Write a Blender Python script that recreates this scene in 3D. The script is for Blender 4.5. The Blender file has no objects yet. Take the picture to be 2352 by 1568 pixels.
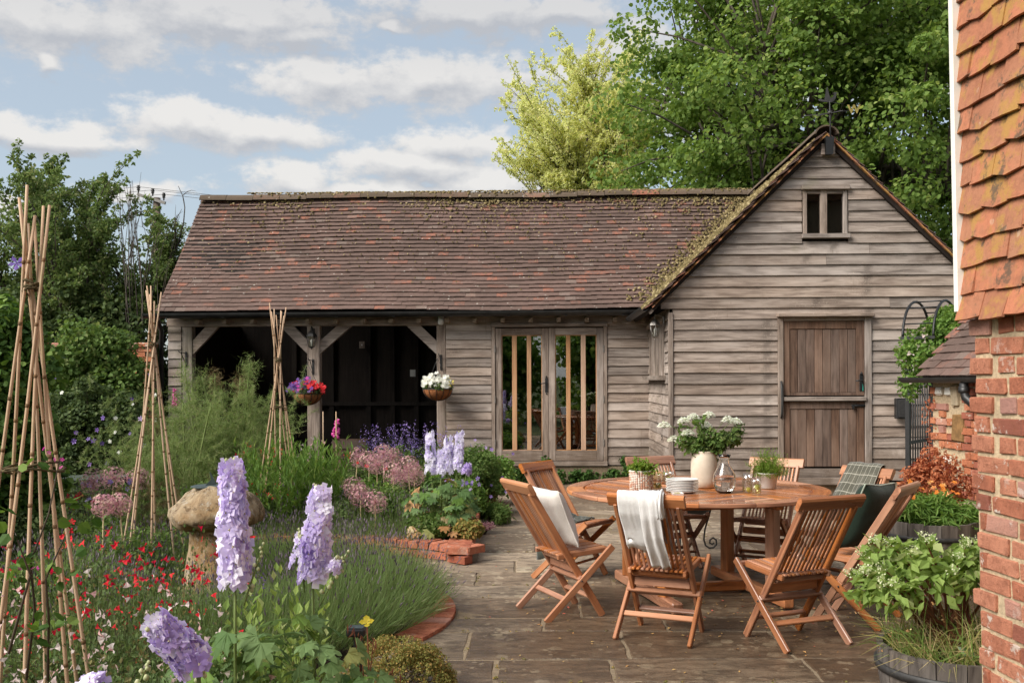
import bpy, math, random
import numpy as np
from mathutils import Matrix, Vector, Euler

sc = bpy.context.scene
COL = sc.collection
rng = np.random.default_rng(7)
random.seed(7)

# ------------------------------------------------------------------ camera
FPX = 2286.0            # focal length in units of a 2352 px wide picture
CAMH = 1.565
ROLL = .004
cd_ = bpy.data.cameras.new('camera'); cam = bpy.data.objects.new('camera', cd_); COL.objects.link(cam)
cd_.sensor_width = 36; cd_.lens = 35.0; cd_.shift_y = .0386; cd_.clip_start = .05; cd_.clip_end = 5000
cam.location = (0, 0, CAMH); cam.rotation_euler = (math.pi/2, ROLL, 0)
sc.camera = cam

# ------------------------------------------------------------------ render / view
sc.view_settings.view_transform = 'Standard'; sc.view_settings.look = 'None'
sc.view_settings.exposure = 1.52; sc.view_settings.gamma = 1
sc.render.engine = 'CYCLES'
cy = sc.cycles
cy.use_adaptive_sampling = True; cy.adaptive_threshold = .02
cy.use_denoising = True; cy.denoiser = 'OPENIMAGEDENOISE'; cy.denoising_prefilter = 'ACCURATE'
cy.max_bounces = 7; cy.diffuse_bounces = 3; cy.glossy_bounces = 3; cy.transmission_bounces = 7; cy.transparent_max_bounces = 24
cy.caustics_reflective = False; cy.caustics_refractive = False; cy.sample_clamp_indirect = 4.0

# ------------------------------------------------------------------ node helper
class NT:
    def __init__(s, tree): s.t = tree; s.t.nodes.clear()
    def n(s, typ, ins=None, **props):
        nd = s.t.nodes.new(typ)
        for k, v in props.items(): setattr(nd, k, v)
        for k, v in (ins or {}).items(): s.set(nd.inputs[k], v)
        return nd
    def set(s, sock, v):
        if isinstance(v, bpy.types.NodeSocket): s.t.links.new(v, sock)
        elif isinstance(v, bpy.types.Node): s.t.links.new(v.outputs[0], sock)
        else:
            if sock.type == 'RGBA' and isinstance(v, (tuple, list)) and len(v) == 3: v = (*v, 1)
            sock.default_value = v
    def m(s, op, a, b=0.0, c=None, clamp=False):
        ins = {0: a, 1: b}
        if c is not None: ins[2] = c
        nd = s.n('ShaderNodeMath', ins, operation=op); nd.use_clamp = clamp
        return nd.outputs[0]
    def v(s, op, a, b=(0, 0, 0), scale=None):
        nd = s.n('ShaderNodeVectorMath', {0: a, 1: b}, operation=op)
        if scale is not None: s.set(nd.inputs[3], scale)
        return nd.outputs['Value'] if op in ('LENGTH', 'DOT_PRODUCT') else nd.outputs[0]
    def mix(s, f, a, b, mode='MIX'):
        nd = s.n('ShaderNodeMix', data_type='RGBA', blend_type=mode)
        s.set(nd.inputs['Factor'], f); s.set(nd.inputs[6], a); s.set(nd.inputs[7], b)
        return nd.outputs[2]
    def fmix(s, f, a, b):
        nd = s.n('ShaderNodeMix', data_type='FLOAT')
        s.set(nd.inputs[0], f); s.set(nd.inputs[2], a); s.set(nd.inputs[3], b)
        return nd.outputs[0]
    def ramp(s, f, stops, interp='LINEAR'):
        nd = s.n('ShaderNodeValToRGB', {0: f}); cr = nd.color_ramp; cr.interpolation = interp
        while len(cr.elements) < len(stops): cr.elements.new(.5)
        for e, (p, c) in zip(cr.elements, stops):
            e.position = p
            e.color = (c, c, c, 1) if isinstance(c, (int, float)) else (*c, 1)
        return nd.outputs[0]
    def step(s, f, lo, hi):
        nd = s.n('ShaderNodeMapRange', {0: f, 1: lo, 2: hi}, interpolation_type='SMOOTHSTEP')
        return nd.outputs[0]
    def noise(s, vec, scale, detail=4, rough=.55, dist=0, dims='3D'):
        nd = s.n('ShaderNodeTexNoise', {'Scale': scale, 'Detail': detail, 'Roughness': rough, 'Distortion': dist}, noise_dimensions=dims)
        if vec is not None: s.set(nd.inputs['Vector'], vec)
        return nd.outputs[0]
    def vor(s, vec, scale, feature='F1', out='Distance', rnd=1.0):
        nd = s.n('ShaderNodeTexVoronoi', {'Scale': scale, 'Randomness': rnd}, feature=feature)
        s.set(nd.inputs['Vector'], vec)
        return nd.outputs[out]

# ------------------------------------------------------------------ sun
SUN_DIR = Vector((-.66, -.42, .66)).normalized()      # towards the sun
sl = bpy.data.lights.new('sun', 'SUN'); sl.energy = 2.0; sl.angle = math.radians(38); sl.color = (1, .95, .87)
so = bpy.data.objects.new('sun', sl); COL.objects.link(so)
so.rotation_euler = SUN_DIR.to_track_quat('Z', 'Y').to_euler(); so.location = (-30, -10, 30)

# ------------------------------------------------------------------ sky
def ray(x, y):
    a, b = x-1176, y-875
    return Vector(((a*math.cos(ROLL)-b*math.sin(ROLL))/FPX, 1.0, -(a*math.sin(ROLL)+b*math.cos(ROLL))/FPX))
def P(x, y, d):
    r = ray(x, y); return Vector((r.x*d, d, CAMH+r.z*d))

def build_world():
    w = bpy.data.worlds.new('World'); sc.world = w; w.use_nodes = True
    t = NT(w.node_tree)
    sky = t.n('ShaderNodeTexSky', sky_type='NISHITA'); sky.sun_disc = False
    sky.sun_elevation = math.asin(SUN_DIR.z); sky.sun_rotation = math.atan2(SUN_DIR.x, SUN_DIR.y)
    sky.air_density = 1.0; sky.dust_density = 1.6; sky.ozone_density = 1.2
    d = t.n('ShaderNodeTexCoord').outputs['Generated']
    sep = t.n('ShaderNodeSeparateXYZ', {0: d})
    az = t.m('ARCTAN2', sep.outputs[0], sep.outputs[1]); el = t.m('ARCSINE', sep.outputs[2])
    clouds = [  # centre, half width, half height in the sky (picture units converted to angles), weight
        (120, 60, 380, 85), (520, 40, 360, 80), (680, 80, 170, 42), (1080, 30, 300, 60), (905, 62, 45, 22), (1270, 30, 170, 42),
        (760, 192, 215, 68), (1000, 188, 290, 72), (1180, 190, 130, 70),
        (470, 290, 225, 58), (600, 305, 195, 50), (120, 318, 270, 38), (0, 300, 70, 40),
        (1040, 340, 175, 58), (960, 385, 260, 55), (690, 415, 175, 52), (1120, 425, 230, 50), (880, 440, 330, 36),
        (1450, 120, 150, 72), (1350, 165, 120, 50), (112, 146, 44, 20), (330, 440, 120, 24), (-20, 470, 70, 34),
        (1750, 60, 200, 60), (2050, 200, 220, 60), (1600, 260, 260, 50), (-120, 180, 100, 60), (2300, 60, 200, 60)]
    v0 = t.n('ShaderNodeCombineXYZ', {0: az, 1: el, 2: 0.0}).outputs[0]
    wob = t.n('ShaderNodeTexNoise', {'Vector': t.v('MULTIPLY', v0, (1, 1.5, 1)), 'Scale': 16.0, 'Detail': 2.0, 'Roughness': .55}, noise_dimensions='2D')
    vv = t.v('ADD', v0, t.v('MULTIPLY', t.v('SUBTRACT', wob.outputs['Color'], (.5, .5, .5)), (.05, .022, 0)))
    def ell(vec):
        cur = None
        for (x, y, rx, ry) in clouds:
            r = ray(x, y).normalized()
            a0, e0 = math.atan2(r.x, r.y), math.asin(r.z)
            sx, sy = FPX/rx, FPX/ry*1.03
            nd = t.n('ShaderNodeVectorMath', {0: vec, 1: (sx, sy, 0), 2: (-a0*sx, -e0*sy, 0)}, operation='MULTIPLY_ADD')
            l = t.v('LENGTH', nd.outputs[0])
            cur = l if cur is None else t.m('MINIMUM', cur, l)
        return t.m('SUBTRACT', 1.0, cur)
    e0_, e1_ = ell(vv), ell(t.v('ADD', vv, (0, .010, 0)))
    fb = t.noise(t.v('MULTIPLY', v0, (1, 1.7, 1)), 26, 6, .62, dims='2D')
    gen = t.m('MULTIPLY', t.m('SUBTRACT', t.noise(t.v('MULTIPLY', v0, (1, 3.2, 1)), 3.2, 5, .6, dims='2D'), .5), 5.0)
    # the same broken cloud goes on over the rest of the dome
    out = t.m('MAXIMUM', t.step(t.m('ABSOLUTE', az), .60, .75), t.step(el, .46, .56))
    f0 = t.fmix(out, t.m('ADD', e0_, t.m('MULTIPLY', t.m('SUBTRACT', fb, .5), 1.7)), gen)
    mask = t.step(f0, -.14, .50)
    shade = t.m('ADD', t.m('ADD', .62, t.m('MULTIPLY', t.m('SUBTRACT', e0_, e1_), 1.3)), t.m('MULTIPLY', t.m('SUBTRACT', fb, .5), 1.4), clamp=True)
    shade = t.m('SUBTRACT', shade, t.m('MULTIPLY', t.step(el, .25, .37), .42), clamp=True)     # the higher a cloud, the more of its grey underside shows
    shade = t.fmix(out, shade, .6)
    ccol = t.mix(shade, (1.78, 1.84, 1.98), (3.00, 2.93, 2.84))
    veil = t.mix(.74, sky.outputs[0], (1.60, 1.76, 1.84))
    col = t.mix(t.m('MULTIPLY', mask, .93), veil, ccol)
    bg = t.n('ShaderNodeBackground', {0: col, 1: .1})
    t.n('ShaderNodeOutputWorld', {0: bg})
    w.cycles.sampling_method = 'MANUAL'; w.cycles.sample_map_resolution = 512
build_world()

# ------------------------------------------------------------------ scene tree helpers
def link(o, parent=None):
    COL.objects.link(o)
    if parent is not None: o.parent = parent
    return o
def tag(o, label=None, cat=None, group=None, kind=None):
    if label: o['label'] = label
    if cat: o['category'] = cat
    if group: o['group'] = group
    if kind: o['kind'] = kind
    return o
def thing(name, label, cat, loc=(0, 0, 0), rz=0, group=None):
    o = bpy.data.objects.new(name, None); o.empty_display_size = .1
    link(o); o.location = loc; o.rotation_euler = (0, 0, rz)
    return tag(o, label, cat, group)
def obj(name, me, mat=None, parent=None, loc=None, rot=None, kind=None):
    if mat is not None and not me.materials: me.materials.append(mat)
    o = bpy.data.objects.new(name, me); link(o, parent)
    if loc is not None: o.location = loc
    if rot is not None: o.rotation_euler = rot
    if kind: o['kind'] = kind
    return o
def inst(name, me, parent, M, kind=None):
    o = bpy.data.objects.new(name, me); link(o, parent); o.matrix_local = M
    if kind: o['kind'] = kind
    return o
def copy_tree(o, parent=None):
    c = o.copy(); COL.objects.link(c)
    if parent is not None: c.parent = parent
    for ch in o.children: copy_tree(ch, c)
    return c

def np_mesh(name, V, F, mat=None, smooth=False, mats=None, mi=None):
    """V (n,3); F list of (k,3|4) index arrays"""
    me = bpy.data.meshes.new(name)
    V = np.asarray(V, dtype=np.float32)
    F = [np.asarray(f, dtype=np.int32) for f in (F if isinstance(F, list) else [F]) if len(f)]
    me.vertices.add(len(V)); me.vertices.foreach_set('co', V.ravel())
    idx = np.concatenate([f.ravel() for f in F])
    tot = np.concatenate([np.full(len(f), f.shape[1], np.int32) for f in F])
    st = np.concatenate([[0], np.cumsum(tot)[:-1]]).astype(np.int32)
    me.loops.add(len(idx)); me.loops.foreach_set('vertex_index', idx)
    me.polygons.add(len(tot)); me.polygons.foreach_set('loop_start', st); me.polygons.foreach_set('loop_total', tot)
    me.polygons.foreach_set('use_smooth', np.full(len(tot), bool(smooth)))
    if mi is not None: me.polygons.foreach_set('material_index', np.asarray(mi, np.int32))
    me.update(calc_edges=True)
    for m_ in (mats or ([mat] if mat else [])): me.materials.append(m_)
    return me

class MB:
    """collects pieces into one mesh"""
    def __init__(s): s.V = []; s.F = []; s.S = []
    def add(s, V, F, smooth=False):
        b = len(s.V); s.V += [tuple(map(float, v)) for v in V]
        for f in F: s.F.append(tuple(i+b for i in f)); s.S.append(smooth)
        return s
    def box(s, c, size, M=None, jit=0):
        x, y, z = (q/2 for q in size)
        pts = [Vector((a, b, d)) for a in (-x, x) for b in (-y, y) for d in (-z, z)]
        if jit: pts = [p+Vector((random.uniform(-jit, jit), random.uniform(-jit, jit), random.uniform(-jit, jit))) for p in pts]
        if M is not None: pts = [M @ p for p in pts]
        c = Vector(c)
        return s.add([p+c for p in pts], [(0, 1, 3, 2), (4, 6, 7, 5), (0, 4, 5, 1), (2, 3, 7, 6), (0, 2, 6, 4), (1, 5, 7, 3)])
    def bbox(s, c, size, bev=.006, M=None, jit=0):
        """box with chamfered edges"""
        x, y, z = (q/2 for q in size); b = min(bev, x*.9, y*.9, z*.9)
        pts, idx = [], {}
        for sx in (-1, 1):
            for sy in (-1, 1):
                for sz in (-1, 1):
                    for k in range(3):
                        p = Vector((sx*(x-(b if k != 0 else 0)), sy*(y-(b if k != 1 else 0)), sz*(z-(b if k != 2 else 0))))
                        if jit: p += Vector((random.uniform(-jit, jit), random.uniform(-jit, jit), random.uniform(-jit, jit)))
                        idx[(sx, sy, sz, k)] = len(pts); pts.append(p)
        F = []
        for k in range(3):
            for sg in (-1, 1):
                o1, o2 = [a for a in range(3) if a != k]
                q = []
                for a, c2 in ((-1, -1), (1, -1), (1, 1), (-1, 1)):
                    key = [0, 0, 0]; key[k] = sg; key[o1] = a; key[o2] = c2
                    q.append(idx[(*key, k)])
                F.append(tuple(q))
        for e in range(3):
            o1, o2 = [a for a in range(3) if a != e]
            for a in (-1, 1):
                for c2 in (-1, 1):
                    q = []
                    for sg, kk in ((-1, o1), (1, o1), (1, o2), (-1, o2)):
                        key = [0, 0, 0]; key[e] = sg; key[o1] = a; key[o2] = c2
                        q.append(idx[(*key, kk)])
                    F.append(tuple(q))
        for sx in (-1, 1):
            for sy in (-1, 1):
                for sz in (-1, 1): F.append(tuple(idx[(sx, sy, sz, k)] for k in range(3)))
        if M is not None: pts = [M @ p for p in pts]
        c = Vector(c)
        return s.add([p+c for p in pts], F)
    def bar(s, p0, p1, w, h, up=(0, 0, 1), bev=0):
        p0, p1 = Vector(p0), Vector(p1); d = p1-p0; L = d.length; d.normalize()
        up = Vector(up); sd = d.cross(up)
        if sd.length < 1e-4: sd = d.cross(Vector((1, 0, 0)))
        sd.normalize(); u2 = sd.cross(d).normalized()
        M = Matrix((d, sd, u2)).transposed()
        if bev: return s.bbox((p0+p1)/2, (L, w, h), bev, M)
        return s.box((p0+p1)/2, (L, w, h), M)
    def tube(s, pts, r, n=6, cap=True, smooth=True):
        pts = [Vector(p) for p in pts]; m = len(pts)
        rr = r if isinstance(r, (list, tuple, np.ndarray)) else [r]*m
        V, F = [], []
        ref = Vector((.31, .17, 1)).normalized(); prev = None
        for i, p in enumerate(pts):
            d = (pts[min(i+1, m-1)]-pts[max(i-1, 0)])
            d = d.normalized() if d.length > 1e-9 else Vector((0, 0, 1))
            a = prev-d*prev.dot(d) if prev is not None else d.cross(ref)
            if a.length < 1e-5: a = d.cross(Vector((1, 0, 0)))
            a.normalize(); prev = a; b = d.cross(a)
            for k in range(n):
                t = 2*math.pi*k/n; V.append(p+(a*math.cos(t)+b*math.sin(t))*rr[i])
        for i in range(m-1):
            for k in range(n): F.append((i*n+k, i*n+(k+1) % n, (i+1)*n+(k+1) % n, (i+1)*n+k))
        if cap: F.append(tuple(range(n-1, -1, -1))); F.append(tuple((m-1)*n+k for k in range(n)))
        return s.add(V, F, smooth)
    def lathe(s, prof, n=24, c=(0, 0, 0), smooth=True, wob=None):
        V, F = [], []; c = Vector(c); m = len(prof)
        for i, (r, z) in enumerate(prof):
            for k in range(n):
                t = 2*math.pi*k/n; q = r*(wob(t, z) if wob else 1)
                V.append(c+Vector((q*math.cos(t), q*math.sin(t), z)))
        for i in range(m-1):
            for k in range(n): F.append((i*n+k, i*n+(k+1) % n, (i+1)*n+(k+1) % n, (i+1)*n+k))
        if prof[0][0] > 1e-5: F.append(tuple(range(n-1, -1, -1)))
        if prof[-1][0] > 1e-5: F.append(tuple((m-1)*n+k for k in range(n)))
        return s.add(V, F, smooth)
    def prism(s, poly, axis, a, b):
        """poly = 2-D points; extruded from a to b along axis 0/1/2 (poly fills the other two axes in order)"""
        o = [k for k in range(3) if k != axis]; V = []
        for q in (a, b):
            for p in poly:
                v = [0, 0, 0]; v[axis] = q; v[o[0]] = p[0]; v[o[1]] = p[1]; V.append(v)
        n = len(poly)
        F = [tuple(range(n-1, -1, -1)), tuple(range(n, 2*n))]+[(k, (k+1) % n, n+(k+1) % n, n+k) for k in range(n)]
        return s.add(V, F)
    def mesh(s, name, mat=None):
        me = bpy.data.meshes.new(name); me.from_pydata(s.V, [], s.F)
        if any(s.S): me.polygons.foreach_set('use_smooth', s.S)
        me.update()
        if mat: me.materials.append(mat)
        return me
    def build(s, name, mat=None, parent=None, loc=None, rot=None, kind=None):
        return obj(name, s.mesh(name, mat), None, parent, loc, rot, kind)

def centred(mb):
    """move a collected mesh to its own centre; returns the centre"""
    a = np.array(mb.V); c = (a.min(0)+a.max(0))/2
    mb.V = [tuple(v) for v in (a-c)]
    return Vector(c)
def part(mb, name, mat, parent, kind=None):
    c = centred(mb); return mb.build(name, mat, parent, loc=c, kind=kind)

# ------------------------------------------------------------------ scatter helpers (numpy)
def rots(dirs, roll=None, up=None):
    """rotation matrices whose Y axis follows dirs (n,3), rolled about it"""
    d = dirs/np.linalg.norm(dirs, axis=1, keepdims=True)
    ref = np.tile(np.array([[0, 0, 1.0]]), (len(d), 1)) if up is None else up
    x = np.cross(d, ref); ln = np.linalg.norm(x, axis=1, keepdims=True)
    x = np.where(ln < 1e-4, np.array([[1.0, 0, 0]]), x/np.maximum(ln, 1e-9)); z = np.cross(x, d)
    if roll is not None:
        c, s_ = np.cos(roll)[:, None], np.sin(roll)[:, None]
        x, z = x*c+z*s_, z*c-x*s_
    return np.stack([x, d, z], axis=2)
def scatter(TV, TF, pos, R, sc_):
    TV = np.asarray(TV, float); TF = np.asarray(TF, int); n = len(pos)
    sc_ = np.asarray(sc_, float)
    if sc_.ndim == 0: sc_ = np.full(n, float(sc_))
    S = sc_[:, None, None] if sc_.ndim == 1 else sc_[:, None, :]
    V = np.einsum('nij,nvj->nvi', R, TV[None]*S)+np.asarray(pos)[:, None, :]
    F = TF[None]+(np.arange(n)*len(TV))[:, None, None]
    return V.reshape(-1, 3), F.reshape(-1, TF.shape[1])
def joinVF(lst):
    V = []; Fd = {}; b = 0
    for v, f in lst:
        V.append(v); f = np.asarray(f); Fd.setdefault(f.shape[1], []).append(f+b); b += len(v)
    return np.concatenate(V), [np.concatenate(x) for x in Fd.values()]
def rdir(n, up=0.0, r=None):
    r = r or rng
    d = r.normal(size=(n, 3)); d[:, 2] += up
    return d/np.linalg.norm(d, axis=1, keepdims=True)
# leaf templates: Y is the leaf's length, Z its face
LEAF = (np.array([(0, 0, 0), (.30, .45, .06), (0, 1, -.10), (-.30, .45, .06)]), np.array([(0, 1, 2), (0, 2, 3)]))
ROUND = (np.array([(0, 0, 0), (.40, .22, .05), (.36, .68, .03), (0, 1, -.08), (-.36, .68, .03), (-.40, .22, .05)]), np.array([(0, 1, 2), (0, 2, 3), (0, 3, 4), (0, 4, 5)]))
NARROW = (np.array([(0, 0, 0), (.10, .4, .02), (0, 1, -.12), (-.10, .4, .02)]), np.array([(0, 1, 2), (0, 2, 3)]))
BLADE = (np.array([(-.5, 0, 0), (.5, 0, 0), (0, 1, 0)]), np.array([(0, 1, 2)]))
PETALS = (np.array([(0, 0, 0)]+sum([[(math.sin(a-.45)*.7, math.cos(a-.45)*.7, .12), (math.sin(a)*1.0, math.cos(a)*1.0, .22), (math.sin(a+.45)*.7, math.cos(a+.45)*.7, .12)] for a in [k*2*math.pi/5 for k in range(5)]], [])),
          np.array(sum([[(0, 1+3*k, 2+3*k), (0, 2+3*k, 3+3*k)] for k in range(5)], [])))
def strands(p0, p1, w, bend=None):
    """thin three-vertex slivers from p0 to p1 (n,3)"""
    n = len(p0); d = p1-p0
    s_ = np.cross(d, rng.normal(size=(n, 3))); s_ /= np.maximum(np.linalg.norm(s_, axis=1, keepdims=True), 1e-9)
    w = np.broadcast_to(np.asarray(w, float), (n,))[:, None]
    if bend is None:
        V = np.stack([p0-s_*w, p0+s_*w, p1], 1).reshape(-1, 3)
        F = np.arange(n*3).reshape(n, 3)
        return V, F
    mid = (p0+p1)/2+bend
    V = np.stack([p0-s_*w, p0+s_*w, mid+s_*w*.8, mid-s_*w*.8, p1], 1).reshape(-1, 3)
    b = (np.arange(n)*5)[:, None]
    F = np.concatenate([b+np.array([[0, 1, 2]]), b+np.array([[0, 2, 3]]), b+np.array([[3, 2, 4]])])
    return V, F
# ------------------------------------------------------------------ materials (all procedural)
def mat_new(name):
    m = bpy.data.materials.new(name); m.use_nodes = True
    return m, NT(m.node_tree)
def finish(t, col, rough=.8, bump=None, bstr=.3, bdist=.01, spec=.4, extra=None):
    ins = {'Base Color': col, 'Roughness': rough, 'Specular IOR Level': spec}
    if bump is not None:
        ins['Normal'] = t.n('ShaderNodeBump', {'Strength': bstr, 'Distance': bdist, 'Height': bump}).outputs[0]
    ins.update(extra or {})
    b = t.n('ShaderNodeBsdfPrincipled', ins); t.n('ShaderNodeOutputMaterial', {0: b})
    return b
def rand_of(t):
    """one random number per piece, whether it is an object or an island of a joined mesh"""
    a = t.n('ShaderNodeObjectInfo').outputs['Random']; b = t.n('ShaderNodeNewGeometry').outputs['Random Per Island']
    return t.m('FRACT', t.m('ADD', t.m('MULTIPLY', a, 7.31), b))
def pcoord(t, amt=37.0):
    o = t.n('ShaderNodeTexCoord').outputs['Object']; r = rand_of(t)
    return t.v('ADD', o, t.n('ShaderNodeCombineXYZ', {0: t.m('MULTIPLY', r, amt), 1: t.m('MULTIPLY', r, amt*.7), 2: t.m('MULTIPLY', r, amt*1.3)}).outputs[0]), r

def wood(name, dark, mid, light, axis=0, rough=.85, grain=34, speck=0.0, spec=.3, var=.5, gloss=None, bstr=.5, stain=0.0, damp=False):
    m, t = mat_new(name); c, r = pcoord(t)
    s = [grain]*3; s[axis] = grain*.07
    g = t.noise(t.v('MULTIPLY', c, tuple(s)), 1.0, 5, .62, .6)
    s2 = [1.6]*3; s2[axis] = .5
    big = t.noise(t.v('MULTIPLY', c, tuple(s2)), 2.2, 4, .6)
    col = t.mix(t.step(g, .30, .72), dark, mid)
    col = t.mix(t.m('MULTIPLY', t.step(big, .42, .75), .75), col, light)
    col = t.mix(t.m('MULTIPLY', t.m('SUBTRACT', 1.0, t.step(g, .26, .36)), .7), col, tuple(q*.5 for q in dark))
    hv = t.n('ShaderNodeHueSaturation', {'Value': t.fmix(r, 1-var*.5, 1+var*.5), 'Saturation': t.fmix(t.m('FRACT', t.m('MULTIPLY', r, 13.7)), .8, 1.15), 'Color': col}).outputs[0]
    if stain:
        st = t.noise(t.n('ShaderNodeTexCoord').outputs['Object'], 3.0, 5, .65)
        hv = t.mix(t.m('MULTIPLY', t.step(st, .56, .74), stain), hv, tuple(q*.55 for q in dark))
    if speck:
        w = t.n('ShaderNodeNewGeometry').outputs['Position']
        sp = t.step(t.noise(w, 62, 2, .7), .60, .68); sp = t.m('MULTIPLY', sp, t.step(t.noise(w, 2.1, 3, .6), .46, .66))
        hv = t.mix(t.m('MULTIPLY', sp, speck), hv, (.56, .47, .38))
    if damp:
        wz = t.n('ShaderNodeNewGeometry').outputs['Position']; zz = t.n('ShaderNodeSeparateXYZ', {0: wz}).outputs[2]
        dn = t.noise(t.v('MULTIPLY', wz, (1, 1, .6)), 2.6, 6, .68)
        dp = t.step(t.m('ADD', t.m('MULTIPLY', dn, .95), t.m('SUBTRACT', .18, t.m('MULTIPLY', zz, .42))), .28, .58)
        hv = t.mix(t.m('MULTIPLY', dp, .62), hv, (.115, .080, .055))
        gn = t.m('MULTIPLY', t.step(t.noise(t.v('ADD', wz, (9, 2, 5)), 1.3, 5, .65), .60, .72), .35); hv = t.mix(gn, hv, (.165, .155, .085))
        ru = t.m('MULTIPLY', t.step(t.noise(t.v('MULTIPLY', wz, (9, 9, .9)), 1.6, 3, .6), .66, .74), .35); hv = t.mix(ru, hv, (.13, .085, .06))
    rg = rough if gloss is None else t.fmix(t.step(big, .35, .7), gloss, rough)
    finish(t, hv, rg, g, bstr, .006, spec)
    return m
M = {}
M['oak_x'] = wood('weathered_oak_horizontal', (.155, .118, .096), (.365, .294, .246), (.490, .412, .358), 0, speck=.55, var=.42, stain=.55, damp=True)
M['oak_z'] = wood('weathered_oak_upright', (.155, .118, .096), (.350, .282, .236), (.465, .390, .340), 2, speck=.35, var=.3, stain=.3, damp=True)
M['oak_y'] = wood('weathered_oak_side', (.140, .100, .075), (.310, .240, .190), (.42, .345, .285), 1, speck=.4, var=.3, stain=.25)
M['oak_door'] = wood('brown_oak_door', (.080, .048, .034), (.180, .110, .078), (.250, .170, .128), 2, speck=.08, var=.35)
M['oak_fresh'] = wood('fresh_oak_bar', (.38, .21, .115), (.52, .30, .17), (.58, .36, .22), 2, var=.15, bstr=.2)
M['teak_x'] = wood('oiled_teak_x', (.23, .082, .035), (.47, .188, .080), (.58, .28, .145), 0, .42, 26, spec=.45, var=.4, gloss=.26, bstr=.25, stain=.22)
M['teak_y'] = wood('oiled_teak_y', (.23, .082, .035), (.47, .188, .080), (.58, .28, .145), 1, .42, 26, spec=.45, var=.4, gloss=.26, bstr=.25, stain=.22)
M['teak_z'] = wood('oiled_teak_z', (.19, .066, .028), (.41, .155, .068), (.52, .225, .11), 2, .45, 26, spec=.45, var=.35, gloss=.3, bstr=.25, stain=.22)
M['teak_top'] = wood('wet_teak_top', (.24, .082, .034), (.49, .19, .078), (.60, .28, .14), 0, .34, 26, spec=.5, var=.45, gloss=.2, bstr=.2, stain=.22)
M['barrel_wood'] = wood('barrel_stave', (.050, .040, .034), (.135, .112, .096), (.22, .19, .165), 2, var=.3)
M['bark'] = wood('bark', (.045, .036, .028), (.105, .085, .066), (.16, .135, .11), 2, grain=18, var=.1)
M['pole'] = wood('pole_wood', (.08, .062, .05), (.16, .125, .10), (.21, .17, .14), 2, var=.1)
M['dark_boards'] = wood('shade_toned_boards', (.010, .007, .006), (.021, .015, .012), (.032, .024, .019), 2, var=.4)  # near-black tone puts the shade of the open bays into the board colour

def tilemat(name, base, red, pale, darkc, lichen=.5, moss=.3, redp=.14, lich_col=(.50, .46, .40), orange=0.0):
    m, t = mat_new(name); c, r = pcoord(t)
    r2 = t.m('FRACT', t.m('MULTIPLY', r, 17.13)); r3 = t.m('FRACT', t.m('MULTIPLY', r, 71.7))
    wn = t.n('ShaderNodeNewGeometry').outputs['Position']; slow = t.step(t.noise(t.v('MULTIPLY', wn, (1, 1.6, 1.6)), 1.1, 5, .62), .32, .66)
    col = t.mix(t.m('ADD', t.m('MULTIPLY', slow, .75), t.m('MULTIPLY', r2, .25)), darkc, base)
    rm_ = t.m('MULTIPLY', t.step(r, 1-redp*2.2, 1-redp*.5), t.fmix(t.step(t.noise(c, 14, 4, .65), .40, .58), .15, 1.0))
    col = t.mix(t.m('MULTIPLY', rm_, .85), col, red)
    col = t.mix(t.m('MULTIPLY', t.m('GREATER_THAN', r3, .95), .4), col, pale)
    mo = t.noise(c, 38, 4, .65)
    col = t.mix(t.m('MULTIPLY', t.step(mo, .42, .7), .35), col, tuple(q*.55 for q in darkc))
    w = t.n('ShaderNodeNewGeometry').outputs['Position']
    lv = t.vor(w, 13); ln = t.noise(w, 5.0, 4, .7)
    ls = t.m('MULTIPLY', t.step(t.m('SUBTRACT', .27, t.m('ADD', lv, t.m('MULTIPLY', t.noise(w, 60, 2), .14))), 0, .05), t.step(ln, .52, .62))
    col = t.mix(t.m('MULTIPLY', ls, lichen), col, lich_col)
    ms = t.m('MULTIPLY', t.step(t.noise(w, 24, 4, .7), .60, .66), t.step(t.noise(w, 1.6, 3, .6), .50, .68))
    col = t.mix(t.m('MULTIPLY', ms, moss), col, (.075, .075, .030))
    if orange:
        on = t.m('MULTIPLY', t.step(t.noise(w, 6.5, 6, .68), .46, .60), orange)
        col = t.mix(on, col, (.38, .215, .060))
        dk = t.step(t.noise(t.v('ADD', w, (7, 3, 1)), 8, 6, .74), .54, .63)
        col = t.mix(t.m('MULTIPLY', dk, .8), col, (.085, .07, .05))
    finish(t, col, .88, t.noise(c, 55, 4, .7), .45, .006, .25)
    return m
M['tile'] = tilemat('clay_roof_tile', (.168, .108, .090), (.31, .125, .082), (.24, .19, .16), (.100, .068, .056), .75, .75, .075)
M['tile_hung'] = tilemat('orange_hung_tile', (.41, .185, .105), (.47, .175, .095), (.44, .23, .14), (.31, .125, .070), .35, .2, .3, (.62, .52, .38), .85)
M['tile_ridge'] = tilemat('ridge_tile', (.135, .098, .070), (.34, .13, .08), (.22, .18, .135), (.095, .070, .048), .6, .85, .12)

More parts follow.
